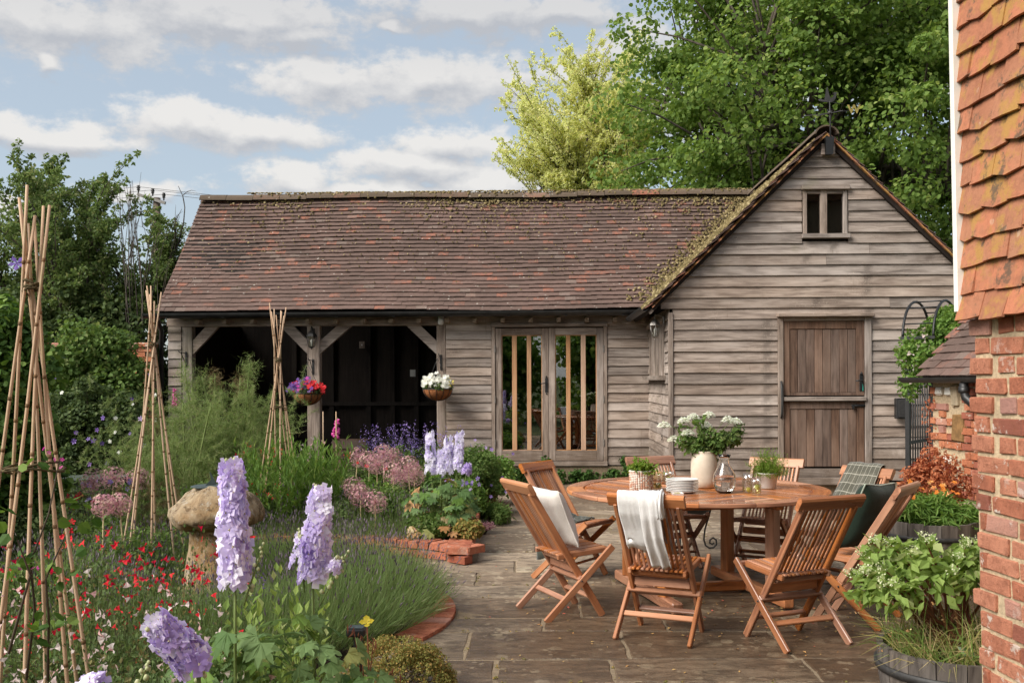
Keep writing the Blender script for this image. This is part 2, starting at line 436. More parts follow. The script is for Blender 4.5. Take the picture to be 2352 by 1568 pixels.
def brickmat(name, A, B, Cc, pale, white=.5):
    m, t = mat_new(name); c, r = pcoord(t)
    r2 = t.m('FRACT', t.m('MULTIPLY', r, 23.1)); r3 = t.m('FRACT', t.m('MULTIPLY', r, 57.3))
    col = t.mix(r2, A, B); col = t.mix(t.m('GREATER_THAN', r3, .80), col, Cc)
    col = t.mix(t.m('MULTIPLY', t.step(t.noise(c, 13, 6, .72), .40, .66), .62), col, tuple(q*.55 for q in A))
    col = t.mix(t.m('MULTIPLY', t.step(t.noise(t.v('ADD', c, (3, 8, 1)), 9, 5, .7), .54, .70), .45), col, (.56, .27, .17))
    col = t.mix(t.m('MULTIPLY', t.step(t.noise(c, 60, 4, .75), .57, .70), .65), col, tuple(q*.28 for q in A))
    pv = t.m('MULTIPLY', t.step(t.noise(c, 9.0, 6, .72), .56, .62), t.step(r, .35, .65))
    col = t.mix(t.m('MULTIPLY', pv, white), col, pale)
    col = t.mix(t.m('MULTIPLY', t.m('GREATER_THAN', t.m('FRACT', t.m('MULTIPLY', r, 91.7)), .90), .45), col, (.52, .33, .28))
    finish(t, col, .92, t.noise(c, 42, 6, .78), 1.0, .012, .2)
    return m
M['brick'] = brickmat('red_brick', (.43, .155, .090), (.52, .225, .140), (.28, .100, .068), (.64, .57, .50), .85)
M['brick_old'] = brickmat('old_orange_brick', (.50, .17, .085), (.58, .24, .13), (.36, .12, .08), (.66, .58, .48), .75)
M['brick_bed'] = brickmat('bed_brick', (.46, .15, .085), (.54, .20, .12), (.34, .10, .06), (.52, .40, .32), .4)

def simple(name, col, rough=.7, spec=.4, nscale=20, namt=.25, bump=.2, metal=0.0, extra=None, col2=None, bdist=.004):
    m, t = mat_new(name); o = t.n('ShaderNodeTexCoord').outputs['Object']
    n = t.noise(o, nscale, 5, .65)
    c = t.mix(t.step(n, .3, .75), tuple(q*(1-namt) for q in col), col2 or tuple(min(1, q*(1+namt*.5)) for q in col))
    e = {'Metallic': metal}; e.update(extra or {})
    finish(t, c, rough, n if bump else None, bump, bdist, spec, e)
    return m
M['mortar'] = simple('lime_mortar', (.52, .40, .26), .95, .2, 45, .3, .9, bdist=.008)
M['mortar_dull'] = simple('bed_mortar', (.235, .178, .118), .95, .2, 45, .3, .8)
M['soil'] = simple('soil', (.042, .030, .021), .95, .2, 14, .5, 1.0, bdist=.04)
M['white_paint'] = simple('white_painted_board', (.80, .77, .70), .6, .4, 6, .08, .05)
M['black_metal'] = simple('black_metal', (.014, .014, .015), .5, .5, 30, .3, .15)
M['gutter'] = simple('black_gutter', (.018, .018, .018), .45, .5, 8, .5, .1)
M['iron'] = simple('dark_iron', (.035, .033, .032), .6, .5, 30, .4, .3)
M['lead'] = simple('lead_dial', (.060, .085, .085), .55, .5, 18, .4, .2)
M['pewter'] = simple('grey_lantern_metal', (.30, .28, .26), .45, .5, 25, .3, .1, .6)
M['lantern_black'] = simple('lantern_black_metal', (.040, .038, .036), .5, .5, 25, .4, .1, .3)
M['white_plastic'] = simple('white_plastic', (.72, .71, .70), .4, .4, 10, .03, 0)
M['ceramic'] = simple('white_ceramic', (.80, .79, .77), .18, .5, 6, .03, 0)
M['pot_white'] = simple('matt_white_pot', (.74, .70, .65), .6, .4, 30, .06, .05)
M['stoneware'] = simple('cream_stoneware', (.66, .54, .42), .55, .4, 9, .12, .1, col2=(.74, .63, .51))
M['coir'] = simple('coir_liner', (.34, .135, .055), .95, .1, 60, .45, .8)
M['paint_green'] = simple('dull_green_trough', (.085, .105, .088), .7, .3, 10, .25, .1)
M['white_wall'] = M['white_paint']
M['bread'] = simple('bread_crust', (.42, .24, .11), .8, .3, 30, .4, .4)
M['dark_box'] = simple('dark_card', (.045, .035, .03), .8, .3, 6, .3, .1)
M['sawn'] = simple('pale_sawn_end', (.33, .255, .195), .85, .3, 30, .25, .3)
M['letter'] = simple('grey_lettering', (.42, .40, .38), .6, .3, 3, .02, 0)
M['vane_gold'] = simple('tarnished_gold', (.30, .24, .06), .5, .5, 10, .2, .1)
M['tie'] = simple('twine', (.11, .085, .045), .95, .1, 80, .4, .6)
M['lime'] = simple('lemon_slice', (.70, .66, .14), .5, .4, 20, .2, 0)
M['olive'] = simple('olive', (.30, .30, .04), .3, .5, 20, .2, 0)
M['cork_red'] = simple('seed_red', (.5, .06, .03), .7, .3, 20, .3, .1)

def bamboo_mat():
    m, t = mat_new('bamboo_cane'); c, r = pcoord(t)
    n = t.noise(t.v('MULTIPLY', c, (60, 60, 5)), 1, 5, .65)
    col = t.mix(r, (.54, .38, .255), (.47, .30, .185)); col = t.mix(t.m('MULTIPLY', t.step(n, .5, .75), .6), col, (.62, .50, .36))
    col = t.mix(t.m('MULTIPLY', t.step(t.noise(c, 6, 4), .58, .68), .5), col, (.33, .27, .13))
    finish(t, col, .6, n, .2, .003, .35); return m
M['bamboo'] = bamboo_mat()
M['bamboo_node'] = simple('bamboo_joint', (.22, .125, .06), .75, .3, 40, .4, .2)

def flag_mat():
    m, t = mat_new('sandstone_flag'); c, r = pcoord(t)
    w = t.n('ShaderNodeNewGeometry').outputs['Position']
    r2 = t.m('FRACT', t.m('MULTIPLY', r, 19.3))
    col = t.mix(r2, (.175, .118, .076), (.36, .285, .21)); col = t.n('ShaderNodeHueSaturation', {'Value': t.fmix(t.m('FRACT', t.m('MULTIPLY', r, 5.7)), .78, 1.2), 'Saturation': 1.05, 'Color': col}).outputs[0]
    lay = t.noise(t.v('MULTIPLY', c, (2.2, 6, 2)), 2.2, 7, .68, 1.0)
    col = t.mix(t.m('MULTIPLY', t.step(lay, .40, .62), .75), col, (.095, .068, .046))
    col = t.mix(t.m('MULTIPLY', t.step(t.noise(w, 34, 5, .75), .5, .72), .45), col, (.08, .062, .046))
    # damp patch round and in front of the table, where it has not dried
    dv = t.v('LENGTH', t.v('MULTIPLY', t.v('SUBTRACT', w, (2.0, 5.9, 0)), (.44, .50, 0)))
    wet = t.step(t.m('SUBTRACT', 1.25, t.m('ADD', dv, t.m('MULTIPLY', t.m('SUBTRACT', t.noise(w, 1.5, 6, .65), .5), 1.3))), -.1, .35)
    # lichen discs
    wd = t.v('ADD', w, t.v('SCALE', t.n('ShaderNodeTexNoise', {'Vector': w, 'Scale': 17.0, 'Detail': 4.0}).outputs['Color'], scale=.07))
    l1 = t.vor(t.v('MULTIPLY', wd, (1, 1, 0)), 6.5); l2 = t.vor(t.v('MULTIPLY', wd, (1, 1, 0)), 15)
    dens = t.step(t.noise(w, 1.7, 4, .6), .42, .58)
    li = t.m('MAXIMUM', t.step(t.m('SUBTRACT', .31, l1), 0, .05), t.step(t.m('SUBTRACT', .27, l2), 0, .05))
    li = t.m('MULTIPLY', t.m('MULTIPLY', li, dens), t.fmix(t.noise(w, 55, 3, .7), .35, 1.0))
    col = t.mix(t.m('MULTIPLY', li, .85), col, (.50, .42, .30))
    col = t.mix(t.m('MULTIPLY', wet, .92), col, t.mix(1.0, col, (.44, .40, .36), 'MULTIPLY'))
    rough = t.fmix(wet, .86, t.fmix(t.noise(w, 9, 4, .7), .16, .55))
    finish(t, col, rough, t.m('ADD', t.noise(w, 26, 6, .7), t.m('MULTIPLY', lay, .8)), .55, .010, .42)
    return m
M['flag'] = flag_mat()

def staddle_mat():
    m, t = mat_new('staddle_stone'); o = t.n('ShaderNodeTexCoord').outputs['Object']
    n = t.noise(o, 9, 8, .72); n2 = t.noise(o, 2.6, 4, .6)
    col = t.mix(t.step(n2, .35, .65), (.36, .215, .095), (.46, .36, .25))
    col = t.mix(t.m('MULTIPLY', t.step(n, .42, .68), .7), col, (.60, .47, .30))
    col = t.mix(t.m('MULTIPLY', t.step(t.noise(t.v('ADD', o, (4, 2, 9)), 11, 8, .78), .50, .60), .8), col, (.13, .085, .048)); col = t.mix(t.m('MULTIPLY', t.step(t.noise(t.v('ADD', o, (1, 7, 3)), 20, 6, .75), .56, .63), .7), col, (.55, .50, .42))
    finish(t, col, .95, t.noise(o, 22, 9, .78), 1.0, .035, .15); return m
M['staddle'] = staddle_mat()
M['stone_pale'] = simple('pale_rubble_stone', (.47, .38, .26), .95, .2, 14, .3, .8, bdist=.01)
M['stone_brown'] = simple('ironstone', (.26, .145, .06), .95, .2, 14, .4, .8, bdist=.01)

def leafmat(name, A, B, C3=None, trans=.35, rough=.6, spec=.18, p3=.12):
    m, t = mat_new(name)
    r = rand_of(t); col = t.mix(r, A, B)
    if C3: col = t.mix(t.m('GREATER_THAN', t.m('FRACT', t.m('MULTIPLY', r, 31.7)), 1-p3), col, C3)
    b = t.n('ShaderNodeBsdfPrincipled', {'Base Color': col, 'Roughness': rough, 'Specular IOR Level': spec})
    tc = t.n('ShaderNodeHueSaturation', {'Hue': .485, 'Saturation': 1.1, 'Value': 1.35, 'Color': col}).outputs[0]
    tr = t.n('ShaderNodeBsdfTranslucent', {'Color': tc})
    t.n('ShaderNodeOutputMaterial', {0: t.n('ShaderNodeMixShader', {0: trans, 1: b, 2: tr})})
    return m
M['lf_lime'] = leafmat('lime_tree_leaf', (.105, .180, .040), (.215, .315, .075), (.31, .39, .115), .46)
M['lf_yellow'] = leafmat('yellow_tree_leaf', (.52, .57, .22), (.74, .76, .38), (.80, .75, .44), .55)
M['lf_apple'] = leafmat('apple_leaf', (.095, .155, .044), (.19, .26, .085), (.26, .29, .12), .38)
M['lf_dark'] = leafmat('dark_shrub_leaf', (.040, .068, .022), (.095, .138, .044), (.15, .19, .075), .32)
M['lf_mid'] = leafmat('mid_green_leaf', (.080, .145, .034), (.155, .235, .062), (.21, .26, .09), .36)
M['lf_bright'] = leafmat('bright_green_leaf', (.095, .185, .036), (.19, .31, .07), (.27, .36, .10), .40)
M['lf_clem'] = leafmat('clematis_leaf', (.048, .105, .022), (.115, .205, .042), (.20, .30, .07), .36)
M['lf_delph'] = leafmat('delphinium_leaf', (.10, .18, .06), (.18, .27, .105), (.32, .34, .12), .34, p3=.12)
M['lf_lav'] = leafmat('lavender_leaf', (.115, .18, .06), (.20, .275, .10), (.23, .25, .13), .38)
M['lav_head'] = leafmat('lavender_spike', (.105, .080, .110), (.175, .135, .165), (.22, .185, .18), .2)
M['lf_fennel'] = leafmat('fennel_thread', (.15, .215, .065), (.25, .325, .12), (.34, .33, .17), .42)
M['lf_fennelb'] = leafmat('bronze_fennel_thread', (.17, .125, .055), (.215, .17, .085), (.15, .17, .06), .3)
M['lf_grass'] = leafmat('dry_grass', (.26, .27, .075), (.52, .40, .20), (.17, .25, .06), .3, p3=.4)
M['lf_thyme'] = leafmat('golden_thyme', (.145, .165, .040), (.29, .255, .075), (.40, .26, .085), .3, p3=.25)
M['lf_salvia'] = leafmat('salvia_leaf', (.070, .115, .036), (.15, .215, .072), (.22, .20, .08), .34)
M['lf_copper'] = leafmat('copper_leaf', (.34, .105, .045), (.55, .22, .105), (.22, .055, .035), .35)
M['lf_yg'] = leafmat('shrub_yellow_green_leaf', (.19, .29, .07), (.32, .42, .12), (.38, .43, .18), .42)
M['lf_dill'] = leafmat('herb_leaf', (.12, .215, .030), (.22, .33, .055), (.29, .36, .08), .35)
M['lf_ivy'] = leafmat('ivy_leaf', (.032, .075, .018), (.075, .145, .032), None, .25)
M['lf_dead'] = leafmat('withered_leaf', (.38, .20, .075), (.55, .34, .17), (.62, .50, .28), .3)
M['stem'] = leafmat('green_stem', (.13, .19, .055), (.20, .25, .085), None, .1)
M['stem_dark'] = leafmat('dark_stem', (.055, .045, .03), (.095, .07, .05), None, .1)
M['stem_red'] = leafmat('reddish_stem', (.17, .055, .035), (.25, .10, .055), None, .1)
M['stem_straw'] = leafmat('straw_stem', (.42, .33, .17), (.52, .42, .24), None, .1)
M['fl_lilac'] = leafmat('lilac_petal', (.62, .51, .78), (.80, .73, .90), (.88, .84, .93), .40, .6, .2, .25)
M['fl_lilac_pale'] = leafmat('pale_lilac_petal', (.76, .71, .86), (.88, .86, .93), (.66, .58, .82), .40, .6, .2, .2)
M['fl_mauve'] = leafmat('mauve_petal', (.40, .28, .60), (.60, .48, .74), (.70, .60, .80), .38, .6, .2, .2)
M['fl_eye'] = simple('petal_eye', (.42, .36, .26), .8, .2, 40, .3, 0)
M['fl_red'] = leafmat('red_petal', (.60, .012, .020), (.78, .040, .045), (.50, .008, .035), .3, .6, .25)
M['fl_orange'] = leafmat('orange_petal', (.72, .20, .030), (.80, .36, .08), (.80, .48, .20), .3, .6, .2)
M['fl_pinkwhite'] = leafmat('blush_petal', (.80, .62, .60), (.86, .78, .74), (.80, .48, .48), .35, .6, .2)
M['fl_white'] = leafmat('white_petal', (.74, .74, .66), (.86, .86, .80), None, .35, .6, .2)
M['fl_purple'] = leafmat('purple_petal', (.10, .042, .24), (.20, .10, .38), (.30, .16, .46), .3, .6, .2)
M['fl_violet'] = leafmat('violet_petal', (.24, .15, .48), (.40, .28, .60), (.48, .36, .62), .35, .6, .2)
M['fl_magenta'] = leafmat('magenta_petal', (.60, .06, .34), (.75, .16, .45), None, .35, .6, .2)
M['fl_yellow'] = leafmat('yellow_petal', (.84, .70, .05), (.90, .80, .16), None, .4, .6, .2)
M['fl_bud'] = leafmat('pale_bud', (.46, .50, .26), (.62, .62, .40), None, .25)
M['fl_allium'] = leafmat('allium_star', (.45, .20, .27), (.62, .36, .37), (.66, .48, .40), .3, p3=.3)
M['fl_cream'] = leafmat('cream_floret', (.52, .56, .30), (.72, .72, .52), None, .3)
M['fl_lace'] = leafmat('lace_floret', (.68, .70, .58), (.85, .86, .78), (.5, .56, .36), .3)
M['moss'] = leafmat('roof_moss', (.10, .080, .034), (.235, .180, .085), (.36, .29, .155), .1, .9, .1)
M['litter'] = leafmat('leaf_litter', (.34, .17, .06), (.48, .33, .13), (.50, .12, .08), .1, .8, .2)

def fabric(name, A, B, scale=900, rough=.95, sheen=.3, crease=0.0, transl=0.0):
    m, t = mat_new(name); o = t.n('ShaderNodeTexCoord').outputs['Object']
    wv = t.noise(o, 260, 2, .8); big = t.noise(o, 9, 5, .65)
    col = t.mix(t.step(wv, .3, .7), A, B); col = t.mix(t.m('MULTIPLY', t.step(big, .4, .7), .25), col, tuple(q*.72 for q in A))
    finish(t, col, rough, t.m('ADD', wv, t.m('MULTIPLY', big, 3*crease)), .3, .004, .15, {'Sheen Weight': sheen, 'Sheen Roughness': .5})
    return m
M['linen_white'] = fabric('white_linen', (.76, .74, .73), (.85, .84, .83), crease=1)
M['linen_cushion'] = fabric('oatmeal_linen', (.66, .61, .56), (.76, .71, .66), crease=.6)
M['velvet'] = fabric('dark_green_velvet', (.012, .024, .016), (.020, .036, .024), sheen=.12, rough=.8)
M['piping_green'] = fabric('pale_green_piping', (.30, .34, .27), (.36, .40, .32))
M['throw'] = fabric('dark_grey_green_throw', (.040, .045, .034), (.070, .075, .058), crease=.6)
def plaid_mat():
    m, t = mat_new('grey_plaid_wool'); u = t.n('ShaderNodeTexCoord').outputs['UV']
    sp = t.n('ShaderNodeSeparateXYZ', {0: u})
    def line(s_, k, wd): return t.m('LESS_THAN', t.m('FRACT', t.m('MULTIPLY', s_, k)), wd)
    l = t.m('MAXIMUM', line(sp.outputs[0], 8, .07), line(sp.outputs[1], 13, .07))
    l2 = t.m('MAXIMUM', line(t.m('ADD', sp.outputs[0], .03), 4, .35), line(t.m('ADD', sp.outputs[1], .05), 6.5, .35))
    col = t.mix(t.m('MULTIPLY', l2, .5), (.105, .100, .078), (.055, .055, .042)); col = t.mix(t.m('MULTIPLY', l, .7), col, (.45, .43, .36))
    finish(t, col, .95, t.noise(u, 200, 2), .3, .004, .1, {'Sheen Weight': .3}); return m
M['plaid'] = plaid_mat()
def woven_mat():
    m, t = mat_new('woven_rope'); c, r = pcoord(t)
    col = t.mix(t.m('GREATER_THAN', r, .52), (.70, .62, .53), (.55, .30, .20))
    finish(t, col, .9, t.noise(c, 200, 3), .4, .002, .2); return m
M['woven'] = woven_mat()
def glass(name, col=(1, 1, 1), ior=1.45, rough=0.0):
    m, t = mat_new(name)
    g = t.n('ShaderNodeBsdfPrincipled', {'Base Color': col, 'Roughness': rough, 'IOR': ior, 'Transmission Weight': 1.0})
    t.n('ShaderNodeOutputMaterial', {0: g}); return m
M['glass'] = glass('clear_glass'); M['water'] = glass('water', (.97, .98, .96), 1.33)
M['lemonade'] = glass('lemon_water', (.93, .93, .72), 1.33)
def pane_mat(name, tint=(.60, .64, .60), refl=1.0):
    m, t = mat_new(name)
    fa = t.n('ShaderNodeLayerWeight', {'Blend': .5}).outputs['Facing']; fr = t.m('ADD', .045, t.m('MULTIPLY', t.m('POWER', fa, 4.0), .75))
    wob = t.n('ShaderNodeBump', {'Strength': .02, 'Distance': .01, 'Height': t.noise(t.n('ShaderNodeTexCoord').outputs['Object'], 3, 2)}).outputs[0]
    gl = t.n('ShaderNodeBsdfGlossy', {'Color': (1, 1, 1, 1), 'Roughness': .01, 'Normal': wob})
    tr = t.n('ShaderNodeBsdfTransparent', {'Color': tint})
    f = t.m('MULTIPLY', t.m('ADD', fr, .10), refl, clamp=True)
    t.n('ShaderNodeOutputMaterial', {0: t.n('ShaderNodeMixShader', {0: f, 1: tr, 2: gl})}); return m
M['thin_glass'] = pane_mat('thin_tumbler_glass', (.94, .95, .94), .9)
M['drink'] = pane_mat('lemon_drink', (.90, .88, .66), .5)
M['pane_dark'] = pane_mat('gable_glass', (.5, .5, .5), .35)
M['pane'] = pane_mat('double_glazed_pane', refl=1.5)
M['lantern_glass'] = pane_mat('lantern_glass', (.86, .86, .82), .8)
def ground_mat():
    m, t = mat_new('rough_grass_ground'); w = t.n('ShaderNodeNewGeometry').outputs['Position']
    col = t.mix(t.step(t.noise(w, .8, 6, .65), .35, .7), (.045, .060, .020), (.085, .095, .036))
    finish(t, col, .95, t.noise(w, 12, 5, .7), .6, .05, .2); return m
M['ground'] = ground_mat()
# ------------------------------------------------------------------ ground, patio
AL = .03
BX, BY = 2.1011, 15.2
def bw(u, v, w=0.0):
    """barn frame -> world"""
    return Vector((BX+u*math.cos(AL)-v*math.sin(AL), BY-u*math.sin(AL)-v*math.cos(AL), w))
RC = Vector((-2.02, 6.7, 0))          # centre of the round bed

mb = MB(); S = 900
mb.add([(-S, -S, -.06), (S, -S, -.06), (S, S, -.06), (-S, S, -.06)], [(0, 1, 2, 3)])
tag(mb.build('ground', M['ground']), kind='structure')
mb = MB(); mb.box((-5.6, 8.0, -.055), (10.6, 15.0, .08)); tag(mb.build('bed_soil', M['soil']), kind='structure')
mb = MB(); mb.box((2.9, 8.9, -.026), (7.6, 14.2, .044)); patio = tag(mb.build('patio', M['mortar_dull']), kind='structure')

def flag_mesh(w, h):
    mb = MB(); n = 7; th = .05; V = []
    xs = np.linspace(-w/2, w/2, n); ys = np.linspace(-h/2, h/2, n)
    per = [(x, ys[0]) for x in xs[:-1]]+[(xs[-1], y) for y in ys[:-1]]+[(x, ys[-1]) for x in xs[::-1][:-1]]+[(xs[0], y) for y in ys[::-1][:-1]]
    J = [(random.uniform(-.007, .007), random.uniform(-.007, .007)) for _ in per]
    k = len(per)
    for zz, sh in ((-th, .0), (-.007, .0), (0, .007)):
        for (x, y), (jx, jy) in zip(per, J): V.append((x*(1-sh/w*2)+jx, y*(1-sh/h*2)+jy, zz+random.uniform(-.0012, .0012)))
    F = []
    for a in range(2): F += [(a*k+i, a*k+(i+1) % k, (a+1)*k+(i+1) % k, (a+1)*k+i) for i in range(k)]
    F.append(tuple(2*k+i for i in range(k)))
    mb.add(V, F)
    return mb.mesh('flagstone', M['flag'])
def lay_flags():
    y = 3.6
    while y < 15.0:
        h = random.choice((.36, .44, .52, .56, .62)); x = -1.5+random.uniform(-.3, .3)
        while x < 5.4:
            w = random.uniform(.42, 1.08); cx, cy = x+w/2, y+h/2; x += w
            if cx+w/2 < -1.15 or cx > 4.9 or (cx-w/2) > 0.5*cy+1.6: continue
            if cy > 8.55 and cx+w/2 > -.36 and cx-w/2 < -.36:      # cut at the bed wall
                x1 = cx+w/2; cx, ww = (x1-.32)/2, x1+.32
                if ww < .12: continue
            elif cy > 8.55 and cx < -.36: continue
            else: ww = w
            if (Vector((cx, cy, 0))-RC).length < 1.05: continue
            if cy < 5.6 and cx < -.75: continue
            if cy > 12.35 and cx > 2.0: continue
            if cx > 3.75 and cy > 6.5 and cy < 10.2: continue
            g = .017
            o = obj('flagstone', flag_mesh(ww-g, h-g), None, patio)
            o.location = (cx, cy, random.uniform(-.004, .005)); o.rotation_euler = (random.uniform(-.006, .006), random.uniform(-.006, .006), -.012)
        y += h
lay_flags()

# ------------------------------------------------------------------ barn
barn = thing('barn', 'long weathered oak barn with open cart bays, glazed doors and a gabled wing', 'barn', (BX, BY, 0), -AL)
def bpart(mb, name, mat, parent=None, kind=None): return part(mb, name, mat, parent or barn, kind)
PIT = .137
def board_mesh(L, jb=.003):
    """feather-edged board along x, hanging from y=0 (wall side) towards -y; height slightly over the pitch"""
    n = max(2, min(7, int(L/.35)+1)); V = []; H_ = PIT+.022
    sag = random.uniform(-.004, .004); ph = random.uniform(0, 6)
    for i in range(n+1):
        x = -L/2+L*i/n; q = sag*math.sin(ph+3*i/n)+random.uniform(-jb, jb)*.5; o = random.uniform(-.003, .003)
        V += [(x, -.034+o, q), (x, -.008, q+.001), (x, 0.0, H_), (x, -.009+o*.5, H_)]
    F = [(3, 2, 1, 0), tuple(4*n+k for k in range(4))]
    for i in range(n):
        for k in range(4): F.append((4*i+k, 4*i+(k+1) % 4, 4*i+4+(k+1) % 4, 4*i+4+k))
    return MB().add(V, F).mesh('board')
def boards_main(u0, u1, w0, w1):
    w = w0
    while w < w1-.03:
        me = board_mesh(u1-u0); me.materials.append(M['oak_x'])
        obj('board', me, None, barn, ((u0+u1)/2, -.004, w+random.uniform(-.003, .003)), (0, random.uniform(-.0025, .0025), 0)); w += PIT
# wall panels behind the boarding, plinths
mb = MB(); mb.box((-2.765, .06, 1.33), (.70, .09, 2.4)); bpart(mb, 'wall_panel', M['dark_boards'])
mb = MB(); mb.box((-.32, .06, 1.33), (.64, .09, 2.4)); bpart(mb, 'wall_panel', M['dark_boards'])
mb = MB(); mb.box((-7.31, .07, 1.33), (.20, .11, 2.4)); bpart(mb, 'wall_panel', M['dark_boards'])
mb = MB(); mb.box((-1.53, .02, .10), (3.15, .12, .32)); bpart(mb, 'plinth', M['mortar_dull'])
boards_main(-3.112, -2.418, .285, 2.42); boards_main(-.643, -.004, .285, 2.42); boards_main(-7.42, -7.215, .15, 2.42)
# posts, wall plate, braces
def bbar(name, p0, p1, w, h, mat, up=(0, -1, 0), parent=None, bev=.008):
    """timber as its own object with its length on local x (or z when upright)"""
    p0, p1 = Vector(p0), Vector(p1); L = (p1-p0).length
    mb = MB(); d = (p1-p0).normalized()
    if abs(d.z) > .9:
        mb.bbox((0, 0, 0), (w, h, L), bev, jit=.0015); o = mb.build(name, M[mat+'_z'], parent or barn, (p0+p1)/2)
    else:
        mb.bbox((0, 0, 0), (L, h, w), bev, jit=.0015); o = mb.build(name, M[mat+'_x'], parent or barn, (p0+p1)/2)
        o.rotation_euler = (0, math.atan2(-d.z, d.x), 0)
    return o
for a, b in ((-7.206, -7.049), (-5.258, -5.062), (-3.257, -3.116)):
    bbar('post', ((a+b)/2, .06, 0), ((a+b)/2, .06, 2.43), b-a, .16, 'oak')
bbar('wall_plate', (-7.44, .05, 2.525), (0, .05, 2.525), .20, .16, 'oak')
for (x0, z0, x1, z1) in ((-7.05, 2.095, -6.74, 2.425), (-5.26, 2.105, -5.575, 2.425), (-5.06, 2.10, -4.685, 2.425), (-3.26, 2.085, -3.62, 2.425)):
    sgn = 1 if x1 > x0 else -1; d = Vector((x1-x0, 0, z1-z0)); d.normalize()
    # brace cut to the post and the plate: a parallelogram
    nrm = Vector((-d.z, 0, d.x))*(.075*sgn)
    poly = []
    for s_ in (1, -1):
        q = Vector((x0, 0, z0))+nrm*s_
        t0 = (x0-q.x)/d.x; t1 = (2.427-q.z)/d.z
        poly.append([(q+d*t0).x, (q+d*t0).z, (q+d*t1).x, (q+d*t1).z])
    pts = [(poly[0][0], poly[0][1]), (poly[0][2], poly[0][3]), (poly[1][2], poly[1][3]), (poly[1][0], poly[1][1])]
    mb = MB(); mb.prism(pts, 1, .0, .085); bpart(mb, 'brace', M['oak_x'])
for k in range(17):
    mb = MB(); mb.box((0, 0, 0), (.062, .20, .062), jit=.002); mb.build('rafter_foot', M['sawn'], barn, (-6.91+.425*k, -.115, 2.485))
# interior
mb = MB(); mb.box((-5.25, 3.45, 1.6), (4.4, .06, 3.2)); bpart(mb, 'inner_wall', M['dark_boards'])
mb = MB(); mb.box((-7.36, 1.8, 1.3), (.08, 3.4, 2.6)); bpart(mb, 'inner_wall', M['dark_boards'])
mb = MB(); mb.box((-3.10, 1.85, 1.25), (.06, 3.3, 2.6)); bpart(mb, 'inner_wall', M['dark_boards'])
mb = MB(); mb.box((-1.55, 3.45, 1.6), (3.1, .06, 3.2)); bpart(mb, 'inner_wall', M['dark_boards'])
mb = MB(); mb.box((-3.7, 1.75, -.005), (7.5, 3.7, .06)); bpart(mb, 'barn_floor', M['soil'])  # dark soil colour on the floor deepens the shade in the bays
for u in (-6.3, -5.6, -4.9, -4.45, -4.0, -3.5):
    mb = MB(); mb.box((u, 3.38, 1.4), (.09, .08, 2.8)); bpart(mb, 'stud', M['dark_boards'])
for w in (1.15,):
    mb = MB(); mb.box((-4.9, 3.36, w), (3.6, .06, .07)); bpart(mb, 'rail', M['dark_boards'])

# ------------------------------------------------------------------ roof
roof = MB()
def slab(pts, th=.05):
    m_ = MB(); a = [Vector(p) for p in pts]; n = (a[1]-a[0]).cross(a[2]-a[0]).normalized()*th
    m_.add(a+[p-n for p in a], [(0, 1, 2, 3), (7, 6, 5, 4), (0, 4, 5, 1), (1, 5, 6, 2), (2, 6, 7, 3), (3, 7, 4, 0)])
    return m_
EV, EW, RV, RW = -.30, 2.64, 1.77, 4.71
UV0, UVA, WR = -7.5, 1.967, 4.70      # verge, gable ridge u, gable ridge height
KS = .985
roof_o = bpart(slab([(UV0+.02, EV+.03, EW-.01), (3.9, EV+.03, EW-.01), (3.9, RV, RW-.04), (UV0+.02, RV, RW-.04)]), 'roof', M['dark_boards'])
def rpart(mb, name, mat, kind=None):
    o = part(mb, name, mat, roof_o, kind); o.location = Vector(o.location)-Vector(roof_o.location); return o
rpart(slab([(UV0+.02, RV, RW-.04), (3.9, RV, RW-.04), (3.9, 3.84, EW-.01), (UV0+.02, 3.84, EW-.01)]), 'roof_deck', M['tile'])
W0 = WR-(UVA+.25)*KS
rpart(slab([(-.25, 2.2, W0-.03), (-.25, -2.53, W0-.03), (UVA, -2.53, WR-.05), (UVA, 2.2, WR-.05)]), 'roof_deck', M['dark_boards'])
rpart(slab([(UVA, 2.2, WR-.05), (UVA, -2.53, WR-.05), (2*UVA+.25, -2.53, W0-.03), (2*UVA+.25, 2.2, W0-.03)]), 'roof_deck', M['dark_boards'])
